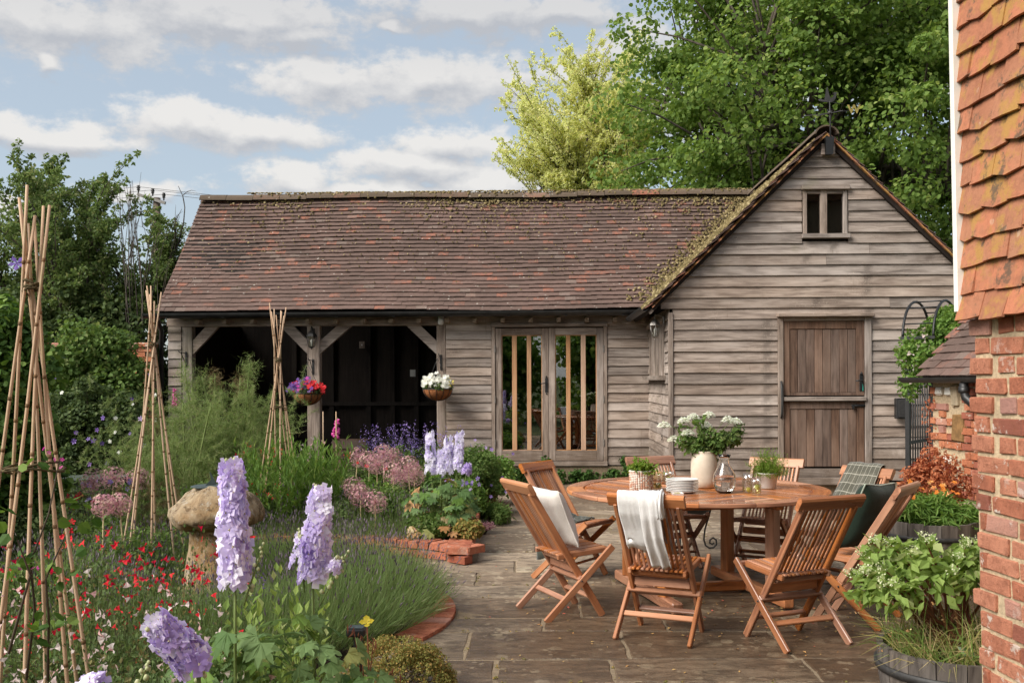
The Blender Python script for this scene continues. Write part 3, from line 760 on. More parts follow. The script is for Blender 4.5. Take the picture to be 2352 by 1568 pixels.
# one clay tile: x along the eave, y up the slope, z out of the roof; slightly cambered
TW, TG = .160, .101
TILE_V = np.array([(-.5, 0, -.010), (0, 0, -.008), (.5, 0, -.010), (-.5, 0, .004), (0, 0, .006), (.5, 0, .004),
                   (-.5, 1, -.010), (0, 1, -.008), (.5, 1, -.010), (-.5, 1, .004), (0, 1, .006), (.5, 1, .004)])*np.array([.1622, .150, .62])
TILE_F = np.array([(0, 3, 4, 1), (1, 4, 5, 2), (3, 9, 10, 4), (4, 10, 11, 5), (0, 6, 9, 3), (2, 5, 11, 8)])
def tile_frames(o, e, s, rows, width_fn, jit=1.0, sag=None, flip=1):
    """positions and rotations of the tiles on a plane through o with eave direction e and slope direction s"""
    e, s = Vector(e).normalized(), Vector(s).normalized(); n = e.cross(s)
    res = []
    for r in range(rows):
        a, b = width_fn(r); x = a-(r % 2)*TW*.5-random.uniform(0, .3)*TW*(1 if a < -1 else 0)
        rj = random.uniform(-.004, .004)
        while x < b:
            t = r*TG+random.uniform(-.008, .004)*jit+rj+.009*math.sin(x*1.9+r*1.3)*math.sin(x*.7+r*.6)
            wd = TW; xx = x+TW/2
            if x < a:                               # part tile at the verge
                wd = x+TW-a; xx = a+wd/2
            x += TW
            if wd < .03: continue
            p = Vector(o)+e*xx+s*t+n*(.027+random.uniform(-.002, .0025)*jit)
            if sag: p += n*sag(xx, t)
            R = Matrix((e, s, n)).transposed()@Euler((-.195+random.uniform(-.007, .007)*jit, random.uniform(-.008, .008)*jit, random.uniform(-.008, .008)*jit)).to_matrix()@Matrix.Diagonal((wd/TW, 1, 1))
            res.append((r, xx, p, R))
    return res
sag = lambda x, t: .016*math.sin(x*1.3+1)+.012*math.sin(x*.55+t*1.7)-.02*math.sin(math.pi*min(1, t/2.9))
SL = math.sqrt(.5)
def main_w(r):
    w = EW+r*TG*SL; return (UV0, UVA-(WR-w)/KS+.10)
main_tiles = tile_frames((0, EV, EW), (1, 0, 0), (0, RV-EV, RW-EW), 29, main_w, 1.0, sag)
tile_me = np_mesh('tile', TILE_V, TILE_F, M['tile'])
single = [q for q in main_tiles if q[0] < 6][:300]
rest = [q for q in main_tiles if q[0] >= 6]+[q for q in main_tiles if q[0] < 6][300:]
RO = Vector(roof_o.location)
for r, x, p, R in single: inst('tile', tile_me, roof_o, Matrix.Translation(p-RO)@R.to_4x4())
def tiles_mesh(name, lst):
    pos = np.array([tuple(p) for _, _, p, _ in lst]); Rm = np.array([[list(row) for row in R] for _, _, _, R in lst])
    V, F = scatter(TILE_V, TILE_F, pos, Rm, 1.0)
    return np_mesh(name, V-np.array(RO), F, M['tile'])
obj('tile_courses', tiles_mesh('tile_courses', rest), None, roof_o, kind='stuff')
def sag2(x, t): return .01*math.sin(x*1.7)
wl = tile_frames((-.30, 1.9, WR-(UVA+.30)*KS), (0, -1, 0), (1, 0, KS), 31, lambda r: (0, 4.44), 1.6, sag2)
wr = tile_frames((2*UVA+.30, -2.54, WR-(UVA+.30)*KS), (0, 1, 0), (-1, 0, KS), 31, lambda r: (0, 4.44), 1.6, sag2)
obj('wing_tile_courses', tiles_mesh('wing_tile_courses', wl+wr), None, roof_o, kind='stuff')
# ridge tiles
def ridge_mesh(L, R0=.138):
    mb = MB(); V = []; n = 8
    for x in (-L/2, L/2):
        for rr in (R0, R0-.018):
            for k in range(n+1):
                a = math.pi*(.06+.88*k/n); V.append((x, rr*math.cos(a)*1.15, rr*math.sin(a)))
    q = n+1; F = []
    for k in range(n):
        F += [(k, k+1, 2*q+k+1, 2*q+k), (q+k, 3*q+k, 3*q+k+1, q+k+1), (k, q+k, q+k+1, k+1), (2*q+k, 2*q+k+1, 3*q+k+1, 3*q+k)]
    return mb.add(V, F).mesh('ridge_tile', M['tile_ridge'])
rm = ridge_mesh(.455)
x = UV0+.23
while x < UVA+.1:
    o = inst('ridge_tile', rm, roof_o, Matrix.Translation(Vector((x, RV, RW-.045+.016*math.sin(x*1.3+1)+random.uniform(-.006, .006)))-RO)@Euler((0, random.uniform(-.012, .012), random.uniform(-.01, .01))).to_matrix().to_4x4()); x += .462
y = -2.34
while y < 1.8:
    inst('ridge_tile', rm, roof_o, Matrix.Translation(Vector((UVA, y, WR-.055+random.uniform(-.005, .005)))-RO)@Euler((0, random.uniform(-.012, .012), math.pi/2)).to_matrix().to_4x4()); y += .462
# verge undercloak of the gable: two courses of tile edges and a thin board
for sg in (-1, 1):
    mb = MB(); a = Vector((UVA, -2.50, WR-.075)); b = Vector((UVA+sg*(UVA+.27), -2.50, WR-.075-(UVA+.27)*KS))
    mb.bar(a, b, .05, .035, up=(0, 0, 1)); rpart(mb, 'verge_board', M['oak_x'])
    L = (b-a).length; k = int(L/.155); d = (b-a).normalized()
    tv = MB(); tv.box((0, 0, 0), (.150, .075, .013)); tvm = tv.mesh('verge_tile', M['tile_hung'])
    for i in range(k):
        for row in (0, 1):
            p = a+d*((i+.5)*.155)+Vector((0, -.035+.02*row, .040+.017*row))
            inst('verge_tile', tvm, roof_o, Matrix.Translation(p-RO)@Euler((random.uniform(-.05, .05), math.atan2(-d.z, d.x)+random.uniform(-.04, .04), 0)).to_matrix().to_4x4())
mb = MB(); mb.prism([(UVA-.13, WR-.17), (UVA, WR-.045), (UVA+.13, WR-.17)], 1, -2.515, -2.44); rpart(mb, 'ridge_end', M['stone_pale'])
# moss on the ridge, in the valley and on the wing
def moss():
    OV = np.array([(1, 0, 0), (0, 1, 0), (-1, 0, 0), (0, -1, 0), (0, 0, .8), (.7, .7, .45), (-.7, .7, .45), (-.7, -.7, .45), (.7, -.7, .45)])
    OF = np.array([(0, 5, 4), (5, 1, 4), (1, 6, 4), (6, 2, 4), (2, 7, 4), (7, 3, 4), (3, 8, 4), (8, 0, 4), (0, 1, 5), (1, 2, 6), (2, 3, 7), (3, 0, 8)])
    pos, size, nm = [], [], []
    nn = np.array((0, -SL, SL))
    for k in range(3600):
        u = UV0+(UVA-UV0)*random.random()**.75; t = 2.93-abs(random.gauss(0, .16 if random.random() < .75 else .5))
        dens = .25+.75*(math.sin(u*1.7)*.5+.5)*(u > UV0+1)
        if random.random() > dens: continue
        g = math.floor(t/TG)*TG+random.uniform(-.012, .03)
        y, w = EV+t*SL, EW+t*SL
        if u > UVA-(WR-w)/KS: continue
        pos.append((u, y, w+.045)); size.append(random.uniform(.008, .026)); nm.append(nn)
    for k in range(1500):     # ridge line itself
        u = random.uniform(UV0+.8, UVA); a = random.gauss(0, .5)
        pos.append((u, RV-.155*math.sin(a), RW-.045+.148*math.cos(a))); size.append(random.uniform(.008, .028)); nm.append((0, -math.sin(a), math.cos(a)))
    for k in range(900):     # scattered on the main slope, at tile edges
        r = int(random.triangular(1, 28, 26)); t = r*TG+.004; u = random.uniform(UV0+.3, 1.5); y, w = EV+t*SL, EW+t*SL
        if u > UVA-(WR-w)/KS-.05: continue
        pos.append((u, y-.02, w+.03)); size.append(random.uniform(.006, .017)); nm.append(nn)
    for k in range(700):     # valley
        w = random.uniform(EW+.1, RW); u = UVA-(WR-w)/KS-abs(random.gauss(0, .16)); y = EV+(w-EW)
        pos.append((u, y-.02, w+.035)); size.append(random.uniform(.010, .030)); nm.append(nn)
    n2 = np.array((-KS, 0, 1))/math.hypot(KS, 1)
    for k in range(2600):    # wing slope
        s_ = random.random(); u = -.28+(UVA+.28)*s_; w = WR-(UVA-u)*KS; y = random.uniform(-2.52, 1.6)
        pos.append((u-.022, y, w+.026)); size.append(random.uniform(.010, .030)); nm.append(n2)
    pos, size, nm = np.array(pos), np.array(size), np.array(nm)
    R = rots(np.cross(nm, rdir(len(nm))), None, nm)
    V, F = scatter(OV, OF, pos, R, size)
    obj('moss', np_mesh('moss', V-np.array(RO), F, M['moss'], True), None, roof_o, kind='stuff')
moss()
# fallen leaves in the valley
# gutters
def gutter_mesh(p0, p1, r=.056):
    mb = MB(); p0, p1 = Vector(p0), Vector(p1); d = (p1-p0).normalized(); sd = d.cross(Vector((0, 0, 1))).normalized(); V = []; n = 8
    for p in (p0, p1):
        for rr in (r, r-.006):
            for k in range(n+1):
                a = math.pi*k/n; V.append(p+sd*(rr*math.cos(a))-Vector((0, 0, rr*math.sin(a))))
    q = n+1; F = []
    for k in range(n):
        F += [(k, k+1, 2*q+k+1, 2*q+k), (q+k+1, q+k, 3*q+k, 3*q+k+1), (k, q+k, q+k+1, k+1), (2*q+k+1, 3*q+k+1, 3*q+k, 2*q+k)]
    F += [(0, 2*q, 3*q, q), (n, q+n, 3*q+n, 2*q+n)]
    return mb.add(V, F)
bpart(gutter_mesh((-7.66, -.365, 2.605), (-.22, -.365, 2.615), .076), 'gutter', M['gutter'])
bpart(gutter_mesh((-.335, -.30, 2.50), (-.335, -2.56, 2.50)), 'gutter', M['gutter'])
for k in range(9):
    mb = MB(); mb.box((-7.3+.86*k, -.365, 2.537), (.03, .136, .006)); mb.box((-7.3+.86*k, -.292, 2.57), (.03, .008, .07)); bpart(mb, 'gutter_bracket', M['gutter'])
mb = MB(); mb.tube([(-7.52, -.30, 2.60), (-7.52, -.12, 2.45), (-7.52, -.04, 2.36), (-7.52, -.04, 1.0)], .034, 10); bpart(mb, 'downpipe', M['gutter'])

# ------------------------------------------------------------------ gable wing walls
GY = -2.45
mb = MB(); mb.prism([(0.02, .25), (3.92, .25), (3.92, 2.62), (UVA, 4.55), (.02, 2.62)], 1, GY+.02, GY+.10); bpart(mb, 'gable_panel', M['dark_boards'])
mb = MB(); mb.box((.05, -1.22, 1.43), (.08, 2.34, 2.36)); bpart(mb, 'wall_panel', M['dark_boards'])
mb = MB(); mb.box((3.90, -1.22, 1.43), (.08, 2.34, 2.36)); bpart(mb, 'wall_panel', M['oak_y'])
mb = MB(); mb.box((1.97, GY+.02, .11), (3.94, .10, .30)); bpart(mb, 'plinth', M['mortar_dull'])
mb = MB(); mb.box((.03, -1.25, .11), (.10, 2.3, .30)); bpart(mb, 'plinth', M['mortar_dull'])
holes = [(1.672, 2.258, 3.36, 4.03), (1.357, 2.543, .0, 2.41)]
w = .29; row = 0
while w < 4.50:
    top = w+PIT
    if w < 2.40: a, b = .034, 3.93
    elif top < 2.66: a, b = -.12, 4.06
    else:
        half = (WR-.075-w-PIT*.55)/KS
        if half < .05: break
        a, b = UVA-half, UVA+half
    segs = [(a, b)]
    for h0, h1, z0, z1 in holes:
        if w+PIT*.5 > z0 and w+PIT*.5 < z1:
            segs = [s2 for (p, q) in segs for s2 in ((p, min(q, h0)), (max(p, h1), q)) if s2[1]-s2[0] > .03]
    out = []
    for p, q in segs:
        if q-p > 2.4 and random.random() < .55: c_ = p+(q-p)*random.uniform(.3, .7); out += [(p, c_-.0015), (c_+.0015, q)]
        else: out.append((p, q))
    for p, q in out:
        L = q-p; me = board_mesh(L); me.materials.append(M['oak_x'])
        if w >= 2.60:       # rake the ends that meet the roof
            co = np.empty(len(me.vertices)*3, np.float32); me.vertices.foreach_get('co', co); co = co.reshape(-1, 3)
            hh = (WR-.075-w-co[:, 2])/KS; gx = co[:, 0]+(p+q)/2
            gx = np.clip(gx, UVA-hh-.02, UVA+hh+.02); 
            if abs(p-a) < .01: m_ = co[:, 0] < -L/2+.001; gx[m_] = (UVA-hh)[m_]
            if abs(q-b) < .01: m_ = co[:, 0] > L/2-.001; gx[m_] = (UVA+hh)[m_]
            co[:, 0] = gx-(p+q)/2; me.vertices.foreach_set('co', co.ravel()); me.update()
        obj('board', me, None, barn, ((p+q)/2, GY+random.uniform(-.002, .002), w+random.uniform(-.002, .002)), (0, random.uniform(-.0012, .0012), 0))
    w += PIT; row += 1
bbar('corner_post', (.004, GY-.012, .25), (.004, GY-.012, 2.43), .06, .07, 'oak')
# side wall towards the glazed doors
w = .29
while w < 2.42:
    spans = [(-2.41, -.01)]
    if 1.55 < w < 2.30: spans = [(-2.41, -2.06), (-.20, -.01)]
    for p, q in spans:
        me = board_mesh(q-p); me.materials.append(M['oak_x'])
        o = obj('board', me, None, barn, (.004, (p+q)/2, w+random.uniform(-.003, .003)), (0, 0, -math.pi/2))
    w += PIT
# side window
def sub(parent, mb, name, mat, kind=None):
    o = part(mb, name, mat, parent, kind); o.location = Vector(o.location)-Vector(parent.location); return o
mb = MB(); mb.box((-.005, -1.13, 2.36), (.11, 1.98, .05)); swin = bpart(mb, 'side_window', M['oak_y'])
for y in (-2.03, -.23):
    mb = MB(); mb.box((.01, y, 1.98), (.07, .07, .71)); sub(swin, mb, 'jamb', M['oak_z'])
mb = MB(); mb.box((-.04, -1.13, 1.60), (.17, 2.0, .06)); sub(swin, mb, 'sill', M['oak_y'])
for k in range(9):
    mb = MB(); mb.box((.0, -.42-.175*k, 1.98), (.045, .052, .71)); sub(swin, mb, 'glazing_bar', M['oak_z'])
mb = MB(); mb.box((.035, -1.13, 1.98), (.008, 1.76, .70)); sub(swin, mb, 'pane', M['pane'])
# ------------------------------------------------------------------ glazed double doors
mb = MB(); mb.bbox((-1.531, -.035, 2.415), (1.79, .10, .05), .006); fd = bpart(mb, 'glazed_doors', M['oak_x'])
def fbox(u0, u1, w0, w1, y0, y1, name, mat, bev=.004):
    mb = MB(); mb.bbox(((u0+u1)/2, (y0+y1)/2, (w0+w1)/2), (u1-u0, y1-y0, w1-w0), bev); return sub(fd, mb, name, mat)
fbox(-2.413, -2.360, .27, 2.388, -.05, .06, 'jamb', M['oak_z']); fbox(-.702, -.649, .27, 2.388, -.05, .06, 'jamb', M['oak_z'])
fbox(-2.413, -.649, .268, .338, -.075, .06, 'sill', M['oak_x'])
for (l0, l1, g0, g1, bars) in ((-2.356, -1.540, -2.260, -1.639, ((-2.099, -2.026), (-1.872, -1.806))), (-1.536, -.706, -1.439, -.807, ((-1.272, -1.206), (-1.046, -.973)))):
    fbox(l0, g0, .345, 2.372, -.028, .03, 'stile', M['oak_z']); fbox(g1, l1, .345, 2.372, -.028, .03, 'stile', M['oak_z'])
    fbox(g0+.001, g1-.001, 2.267, 2.372, -.026, .03, 'rail', M['oak_x']); fbox(g0+.001, g1-.001, .345, .500, -.026, .03, 'rail', M['oak_x'])
    edges = [g0]
    for a, b in bars:
        fbox(a, b, .502, 2.265, -.022, .028, 'glazing_bar', M['oak_fresh']); edges += [a, b]
    edges.append(g1)
    for a, b in zip(edges[::2], edges[1::2]):
        mb = MB(); mb.box(((a+b)/2, .012, 1.384), (b-a+.004, .008, 1.768)); sub(fd, mb, 'pane', M['pane'])
    for a in (g0+.006, g1-.006): fbox(a-.006, a+.006, .502, 2.265, -.014, .006, 'glazing_bead', M['oak_fresh'], .002)
    for b in (.508, 2.260): fbox(g0+.013, g1-.013, b-.006, b+.006, -.012, .005, 'glazing_bead', M['oak_fresh'], .002)
for uu in (-2.36, -.702):
    for ww in (2.05, 1.28, .62): fbox(uu-.008, uu+.008, ww-.055, ww+.055, -.06, -.046, 'hinge', M['pewter'], .003)
mb = MB(); mb.bbox((-1.575, -.034, 1.50), (.042, .010, .22), .004); mb.tube([(-1.575, -.034, 1.62), (-1.575, -.036, 1.645)], [.016, .004], 8); mb.tube([(-1.575, -.04, 1.53), (-1.575, -.075, 1.53), (-1.66, -.078, 1.525)], .008, 8); mb.tube([(-1.575, -.034, 1.38), (-1.575, -.036, 1.355)], [.016, .004], 8); sub(fd, mb, 'door_handle', M['black_metal'])
# ------------------------------------------------------------------ gable window
mb = MB(); mb.bbox((1.965, GY-.035, 4.005), (.60, .10, .055), .005); gw = bpart(mb, 'gable_window', M['oak_x'])
def gbox(u0, u1, w0, w1, y0, y1, name, mat, bev=.004, par=None):
    mb = MB(); mb.bbox(((u0+u1)/2, GY+(y0+y1)/2, (w0+w1)/2), (u1-u0, y1-y0, w1-w0), bev); return sub(par or gw, mb, name, mat)
gbox(1.685, 1.735, 3.42, 3.975, -.04, .06, 'jamb', M['oak_z']); gbox(2.195, 2.245, 3.42, 3.975, -.04, .06, 'jamb', M['oak_z'])
gbox(1.907, 1.990, 3.42, 3.975, -.036, .06, 'mullion', M['oak_z']); gbox(1.737, 2.193, 3.93, 3.973, -.03, .06, 'rail', M['oak_x'])
gbox(1.665, 2.270, 3.362, 3.418, -.085, .06, 'sill', M['oak_x'])
mb = MB(); mb.box((1.82, GY+.01, 3.675), (.168, .006, .51)); sub(gw, mb, 'pane', M['pane_dark'])
mb = MB(); mb.box((2.093, GY+.01, 3.675), (.20, .006, .51)); sub(gw, mb, 'pane', M['pane_dark'])
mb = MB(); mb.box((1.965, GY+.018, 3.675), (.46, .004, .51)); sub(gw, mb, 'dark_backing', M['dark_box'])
# ------------------------------------------------------------------ stable door
mb = MB(); mb.bbox((1.950, GY-.06, 2.385), (1.215, .14, .045), .008); sd = bpart(mb, 'stable_door', M['oak_x'])
def dbox(*a, **k): return gbox(*a, par=sd, **k)
dbox(1.360, 1.430, .24, 2.360, -.05, .05, 'jamb', M['oak_z']); dbox(2.455, 2.540, .24, 2.360, -.05, .05, 'jamb', M['oak_z'])
dbox(1.432, 2.453, 2.315, 2.360, -.045, .05, 'head', M['oak_x'])
DM = M['oak_door']
for (z0, z1, pz0, pz1) in ((1.365, 2.312, 1.400, 2.212), (.44, 1.290, .46, 1.195)):
    dbox(1.434, 1.511, z0, z1, -.030, .0, 'stile', DM); dbox(2.355, 2.451, z0, z1, -.030, .0, 'stile', DM)
    dbox(1.513, 2.353, pz1, z1, -.029, .0, 'rail', DM)
    k = 8; wd = (2.353-1.513)/k
    for i in range(k): dbox(1.513+i*wd+.002, 1.513+(i+1)*wd-.002, pz0, pz1-.001, -.016+random.uniform(-.002, .001), .008, 'plank', DM, bev=.005)
dbox(1.432, 2.453, 1.365, 1.399, -.028, .0, 'rail', DM)
dbox(1.425, 2.462, 1.298, 1.350, -.085, .0, 'weather_bar', M['oak_x'])
dbox(1.434, 2.451, .335, .437, -.05, .0, 'bottom_board', M['oak_x']); dbox(1.35, 2.55, .238, .330, -.12, .05, 'sill', M['oak_x'])
mb = MB(); mb.bbox((2.412, GY-.036, 1.525), (.05, .010, .21), .006); mb.tube([(2.412, GY-.034, 1.63), (2.412, GY-.036, 1.665)], [.02, .004], 8); mb.tube([(2.412, GY-.04, 1.555), (2.412, GY-.085, 1.555), (2.325, GY-.088, 1.550)], .009, 8); sub(sd, mb, 'door_handle', M['black_metal'])
mb = MB(); mb.bbox((2.425, GY-.055, 1.455), (.012, .006, .07), .002); mb.tube([(2.42, GY-.05, 1.50), (2.42, GY-.07, 1.50)], .006, 6); sub(sd, mb, 'key_tag', simple('green_key_tag', (.02, .25, .19), .5))
mb = MB(); mb.bbox((2.37, GY-.038, 1.236), (.17, .012, .035), .004); mb.tube([(2.28, GY-.05, 1.236), (2.45, GY-.05, 1.236)], .009, 6); mb.box((2.30, GY-.06, 1.22), (.02, .03, .05)); sub(sd, mb, 'bolt', M['black_metal'])
mb = MB(); mb.tube([(1.395, GY-.055, 1.55), (1.398, GY-.085, 1.45), (1.402, GY-.09, 1.3), (1.40, GY-.08, 1.15), (1.395, GY-.055, 1.08)], [.012, .016, .016, .015, .012], 8); sub(sd, mb, 'pull_handle', M['iron'])
# ------------------------------------------------------------------ brick house at the right edge
def brick_variants(L, D, H, mat, n=5, jit=.0022, bev=.0032):
    out = []
    for k in range(n):
        mb = MB(); mb.bbox((0, 0, 0), (L, D, H), bev, jit=jit); out.append(mb.mesh('brick', mat))
    return out
HR = -math.radians(85.75)
house = thing('brick_house', 'red brick house corner with orange hung tiles above, at the right edge', 'house', (1.843, 3.90, 0), HR)
house.rotation_euler = Euler((.025, 0, 0)).to_matrix().to_4x4().to_euler() if False else (Matrix.Rotation(HR, 3, 'Z')@Matrix.Rotation(.016, 3, 'X')).to_euler()
mb = MB(); mb.box((2.6, 2.985, 2.6), (5.2, 5.97, 5.4)); part(mb, 'wall_core', M['mortar'], house)
mb = MB(); mb.prism([(-.2, 5.25), (6.2, 5.25), (3.0, 8.0)], 0, -.2, 5.4); part(mb, 'house_roof', M['tile_hung'], house)
st = brick_variants(.207, .10, .0605, M['brick'], 8, .0035, .004); hd = brick_variants(.098, .10, .0605, M['brick'], 6, .0035, .004)
for c_ in range(25):
    x = [0, -.055][c_ % 2]+random.uniform(-.008, .008); k = random.randint(0, 1); first = True
    z = .037+c_*.0752
    while x < 1.36:
        s_ = (k % 2 == 0); L = .213 if s_ else .102
        x0 = max(x, 0.0)
        me = random.choice(st if s_ else hd); Mx = Matrix.Translation((x0+L/2 if x >= 0 else L/2*.5+.0, .048+random.uniform(-.0025, .003)-.006, z+random.uniform(-.0025, .0025)))@Euler((random.uniform(-.02, .02), random.uniform(-.014, .014), random.uniform(-.012, .012))).to_matrix().to_4x4()
        if x < 0: Mx = Matrix.Translation((.026+.02, .038, z))@Matrix.Scale((L+x)/L*.98, 4, (1, 0, 0))
        inst('brick', me, house, Mx); x += L+.0105; k += 1
mb = MB()
for c_ in range(25):
    x = 1.48+(.11 if c_ % 2 else 0)
    while x < 3.2: mb.bbox((x+.105, .042, .037+c_*.0752), (.207, .10, .0605), .004, jit=.003); x += .2235
mb.build('brick_courses', M['brick'], house, kind='stuff')
mb = MB(); mb.bbox((-.03, .01, 3.03), (.028, .145, 2.40), .003); part(mb, 'corner_board', M['white_paint'], house)
mb = MB(); mb.box((.62, .0, 1.845), (1.25, .05, .035)); part(mb, 'tile_fillet', M['oak_x'], house)
HT_V = TILE_V*np.array([1.0, 1.0, 1.1])
def hung_variant(k):
    V = TILE_V.copy(); V[:, 0] *= 1.03; V[:, 2] *= 1.25
    V[:3, 1] += np.random.default_rng(k).normal(0, .004, 3); V[3:6, 1] = V[:3, 1]
    V[:, 2] += .004*np.sin(V[:, 0]*18+k)*(1-V[:, 1]/.15)
    return np_mesh('hung_tile', V, TILE_F, M['tile_hung'])
hv = [hung_variant(k) for k in range(6)]
for r in range(18):
    x = -.02-(.5*TW if r % 2 else 0); z = 1.795+r*.104
    while x < 1.2:
        out = .045+(.022 if r == 0 else 0)
        tilt = .17 if r else .30
        Rm = Matrix(((1, 0, 0), (0, 0, -1), (0, 1, 0))).transposed()          # x along the wall, y up, z outwards
        Rm = Matrix(((1, 0, 0), (0, 0, -1), (0, 1, 0)))
        xx = max(x+TW/2, .02)
        Mx = Matrix.Translation((xx, -out+random.uniform(-.004, .004), z+random.uniform(-.007, .007)))@Rm.to_4x4()@Euler((-tilt+random.uniform(-.03, .02), random.uniform(-.015, .015), random.uniform(-.02, .02))).to_matrix().to_4x4()
        if x < -.05: Mx = Mx@Matrix.Scale(.62, 4, (1, 0, 0))
        inst('hung_tile', random.choice(hv), house, Mx); x += TW*1.03

Vh, Fh = [], []
for r in range(18):
    for k in range(12):
        x = 1.22+(k+.5*(r % 2))*TW*1.03; Rm = Matrix(((1, 0, 0), (0, 0, -1), (0, 1, 0)))@Euler((-.17, 0, random.uniform(-.02, .02))).to_matrix()
        Vh.append((x, -.045-(.022 if r == 0 else 0), 1.795+r*.104+random.uniform(-.006, .006))); Fh.append([list(q) for q in Rm])
V, F = scatter(TILE_V*np.array([1.03, 1, 1.25]), TILE_F, np.array(Vh), np.array(Fh), 1.0)
obj('hung_tile_courses', np_mesh('hung_tile_courses', V, F, M['tile_hung']), None, house, kind='stuff')

# ------------------------------------------------------------------ low brick outbuilding behind it
lean = thing('low_outbuilding', 'low old brick outbuilding with mossy tiled roof and black gutter', 'outbuilding', (4.20, 9.98, 0), -math.radians(86))
mb = MB(); mb.box((1.6, .62, .78), (3.2, 1.2, 1.62)); part(mb, 'wall_core', M['mortar'], lean)
mb = MB(); mb.prism([(.02, 1.55), (1.22, 1.55), (1.22, 2.85)], 0, .0, 3.2); part(mb, 'gable_end', M['mortar'], lean)
so_ = brick_variants(.205, .08, .062, M['brick_old'], 5, .005); ho_ = brick_variants(.100, .08, .062, M['brick_old'], 5, .005)
blocks = [(.42, 1.02, .22, .26, 'stone_brown'), (.46, .62, .14, .24, 'stone_pale'), (.40, 1.36, .12, .20, 'stone_pale'), (.50, .18, .42, .30, 'stone_pale'), (.10, 1.46, .11, .07, 'white_paint'), (.28, 1.46, .12, .07, 'white_paint'), (.20, .80, .16, .07, 'white_paint')]
for (bx, bz, bl_, bh, mt) in blocks:
    mb = MB(); mb.bbox((0, 0, 0), (bl_, .09, bh), .012, jit=.008); mb.build('rubble_stone', M[mt], lean, (bx+bl_/2, .028, bz+bh/2-.05))
for c_ in range(21):
    x = -.002 if c_ % 2 else -.05; k = c_; z = .035+c_*.0745
    while x < 1.75:
        s_ = k % 2 == 0; L = .205 if s_ else .100
        if x < 0: L0 = L
        cx = x+L/2
        if x >= -.01 and not any(bx-.04 < cx < bx+bl_+.04 and bz-.085 < z < bz+bh-.0 for bx, bz, bl_, bh, _ in blocks):
            inst('brick', random.choice(so_ if s_ else ho_), lean, Matrix.Translation((cx, .030+random.uniform(-.006, .005), z+random.uniform(-.004, .004)))@Euler((0, random.uniform(-.02, .02), random.uniform(-.02, .02))).to_matrix().to_4x4())
        x += L+.012; k += 1
mb = slab([(-.06, -.07, 1.60), (3.2, -.07, 1.60), (3.2, 1.3, 3.12), (-.06, 1.3, 3.12)], .04); lroof = part(mb, 'roof', M['dark_boards'], lean)
ltv = [np_mesh('tile', TILE_V*np.array([1.03, 1.05, 1.3]), TILE_F, M['tile'])]
s_ = Vector((0, 1.37, 1.52)).normalized(); n_ = Vector((1, 0, 0)).cross(s_)
for r in range(20):
    x = -.08-(r % 2)*.08
    while x < 1.5 if r < 14 else x < .9:
        p = Vector((x+.08, -.10, 1.585))+s_*(r*.103)+n_*(.024+random.uniform(-.004, .005))-Vector(lroof.location)
        Rm = Matrix((Vector((1, 0, 0)), s_, n_)).transposed()@Euler((-.13+random.uniform(-.03, .03), random.uniform(-.03, .03), random.uniform(-.03, .03))).to_matrix()
        inst('tile', ltv[0], lroof, Matrix.Translation(p)@Rm.to_4x4()); x += TW*1.03
part(gutter_mesh((-.30, -.145, 1.585), (3.0, -.145, 1.585), .055), 'gutter', M['gutter'], lean)
mb = MB(); mb.tube([(.90, -.145, 1.53), (.90, -.145, 1.46), (.92, -.14, 1.40), (.99, -.10, 1.33), (1.08, -.06, 1.30), (1.16, -.03, 1.24), (1.17, -.03, .1)], .040, 12); mb.lathe([(.048, 1.44), (.050, 1.46), (.046, 1.50)], 12, (.90, -.145, 0)); part(mb, 'downpipe', M['gutter'], lean)
for x in (.1, .45, .8, 1.15): mb = MB(); mb.box((x, -.05, 1.575), (.07, .10, .06)); part(mb, 'rafter_foot', M['dark_boards'], lean)
mb = MB(); mb.bbox((1.55, -.09, .34), (.12, .14, .68), .006); part(mb, 'black_post', M['black_metal'], lean)

# ------------------------------------------------------------------ iron gate and arch, meter box
gate = thing('iron_gate', 'black iron bar gate standing beside the stable door', 'gate', (4.45, 11.2, 0), math.atan2(.8, .61))
for x in (0, 1.0): mb = MB(); mb.box((x, 0, .86), (.045, .045, 1.72)); part(mb, 'gate_post', M['black_metal'], gate)
for z in (.12, .85, 1.55): mb = MB(); mb.box((.5, 0, z), (.955, .02, .035)); part(mb, 'gate_rail', M['black_metal'], gate)
for k in range(9): mb = MB(); mb.tube([(.1+.1*k, .0, .09), (.1+.1*k, 0, 1.66)], .009, 6); part(mb, 'gate_bar', M['black_metal'], gate)
arch = thing('garden_arch', 'black metal hooped arch overgrown by clematis beside the outbuilding', 'arch', (4.30, 10.95, 0), math.atan2(.8, .61))
for yo in (0, -.32):
    mb = MB(); mb.tube([(0, yo, 2.03)]+[(.55-.55*math.cos(a), yo, 2.03+.42*math.sin(a)) for a in np.linspace(.08, math.pi-.08, 15)]+[(1.1, yo, 2.03), (1.1, yo, .0)], .015, 8); part(mb, 'hoop', M['black_metal'], arch)
for a in (.35, .9, 1.6, 2.3, 2.8):
    mb = MB(); mb.tube([(.55-.55*math.cos(a), 0, 2.03+.42*math.sin(a)), (.55-.55*math.cos(a), -.32, 2.03+.42*math.sin(a))], .008, 6); part(mb, 'crossbar', M['black_metal'], arch)
mb = MB(); mb.box((-.01, -.16, 2.02), (.03, .36, .03)); part(mb, 'arch_bracket', M['black_metal'], arch)
mb = MB(); mb.box((.02, -.30, 1.0), (.03, .03, 2.0)); part(mb, 'arch_post', M['black_metal'], arch)
p = bw(2.90, 2.55, 1.20)
mbx = thing('meter_box', 'small dark meter box fixed to the boards beside the gate', 'box', p, -AL)
mb = MB(); mb.bbox((0, 0, 0), (.17, .10, .26), .008); part(mb, 'case', M['black_metal'], mbx)
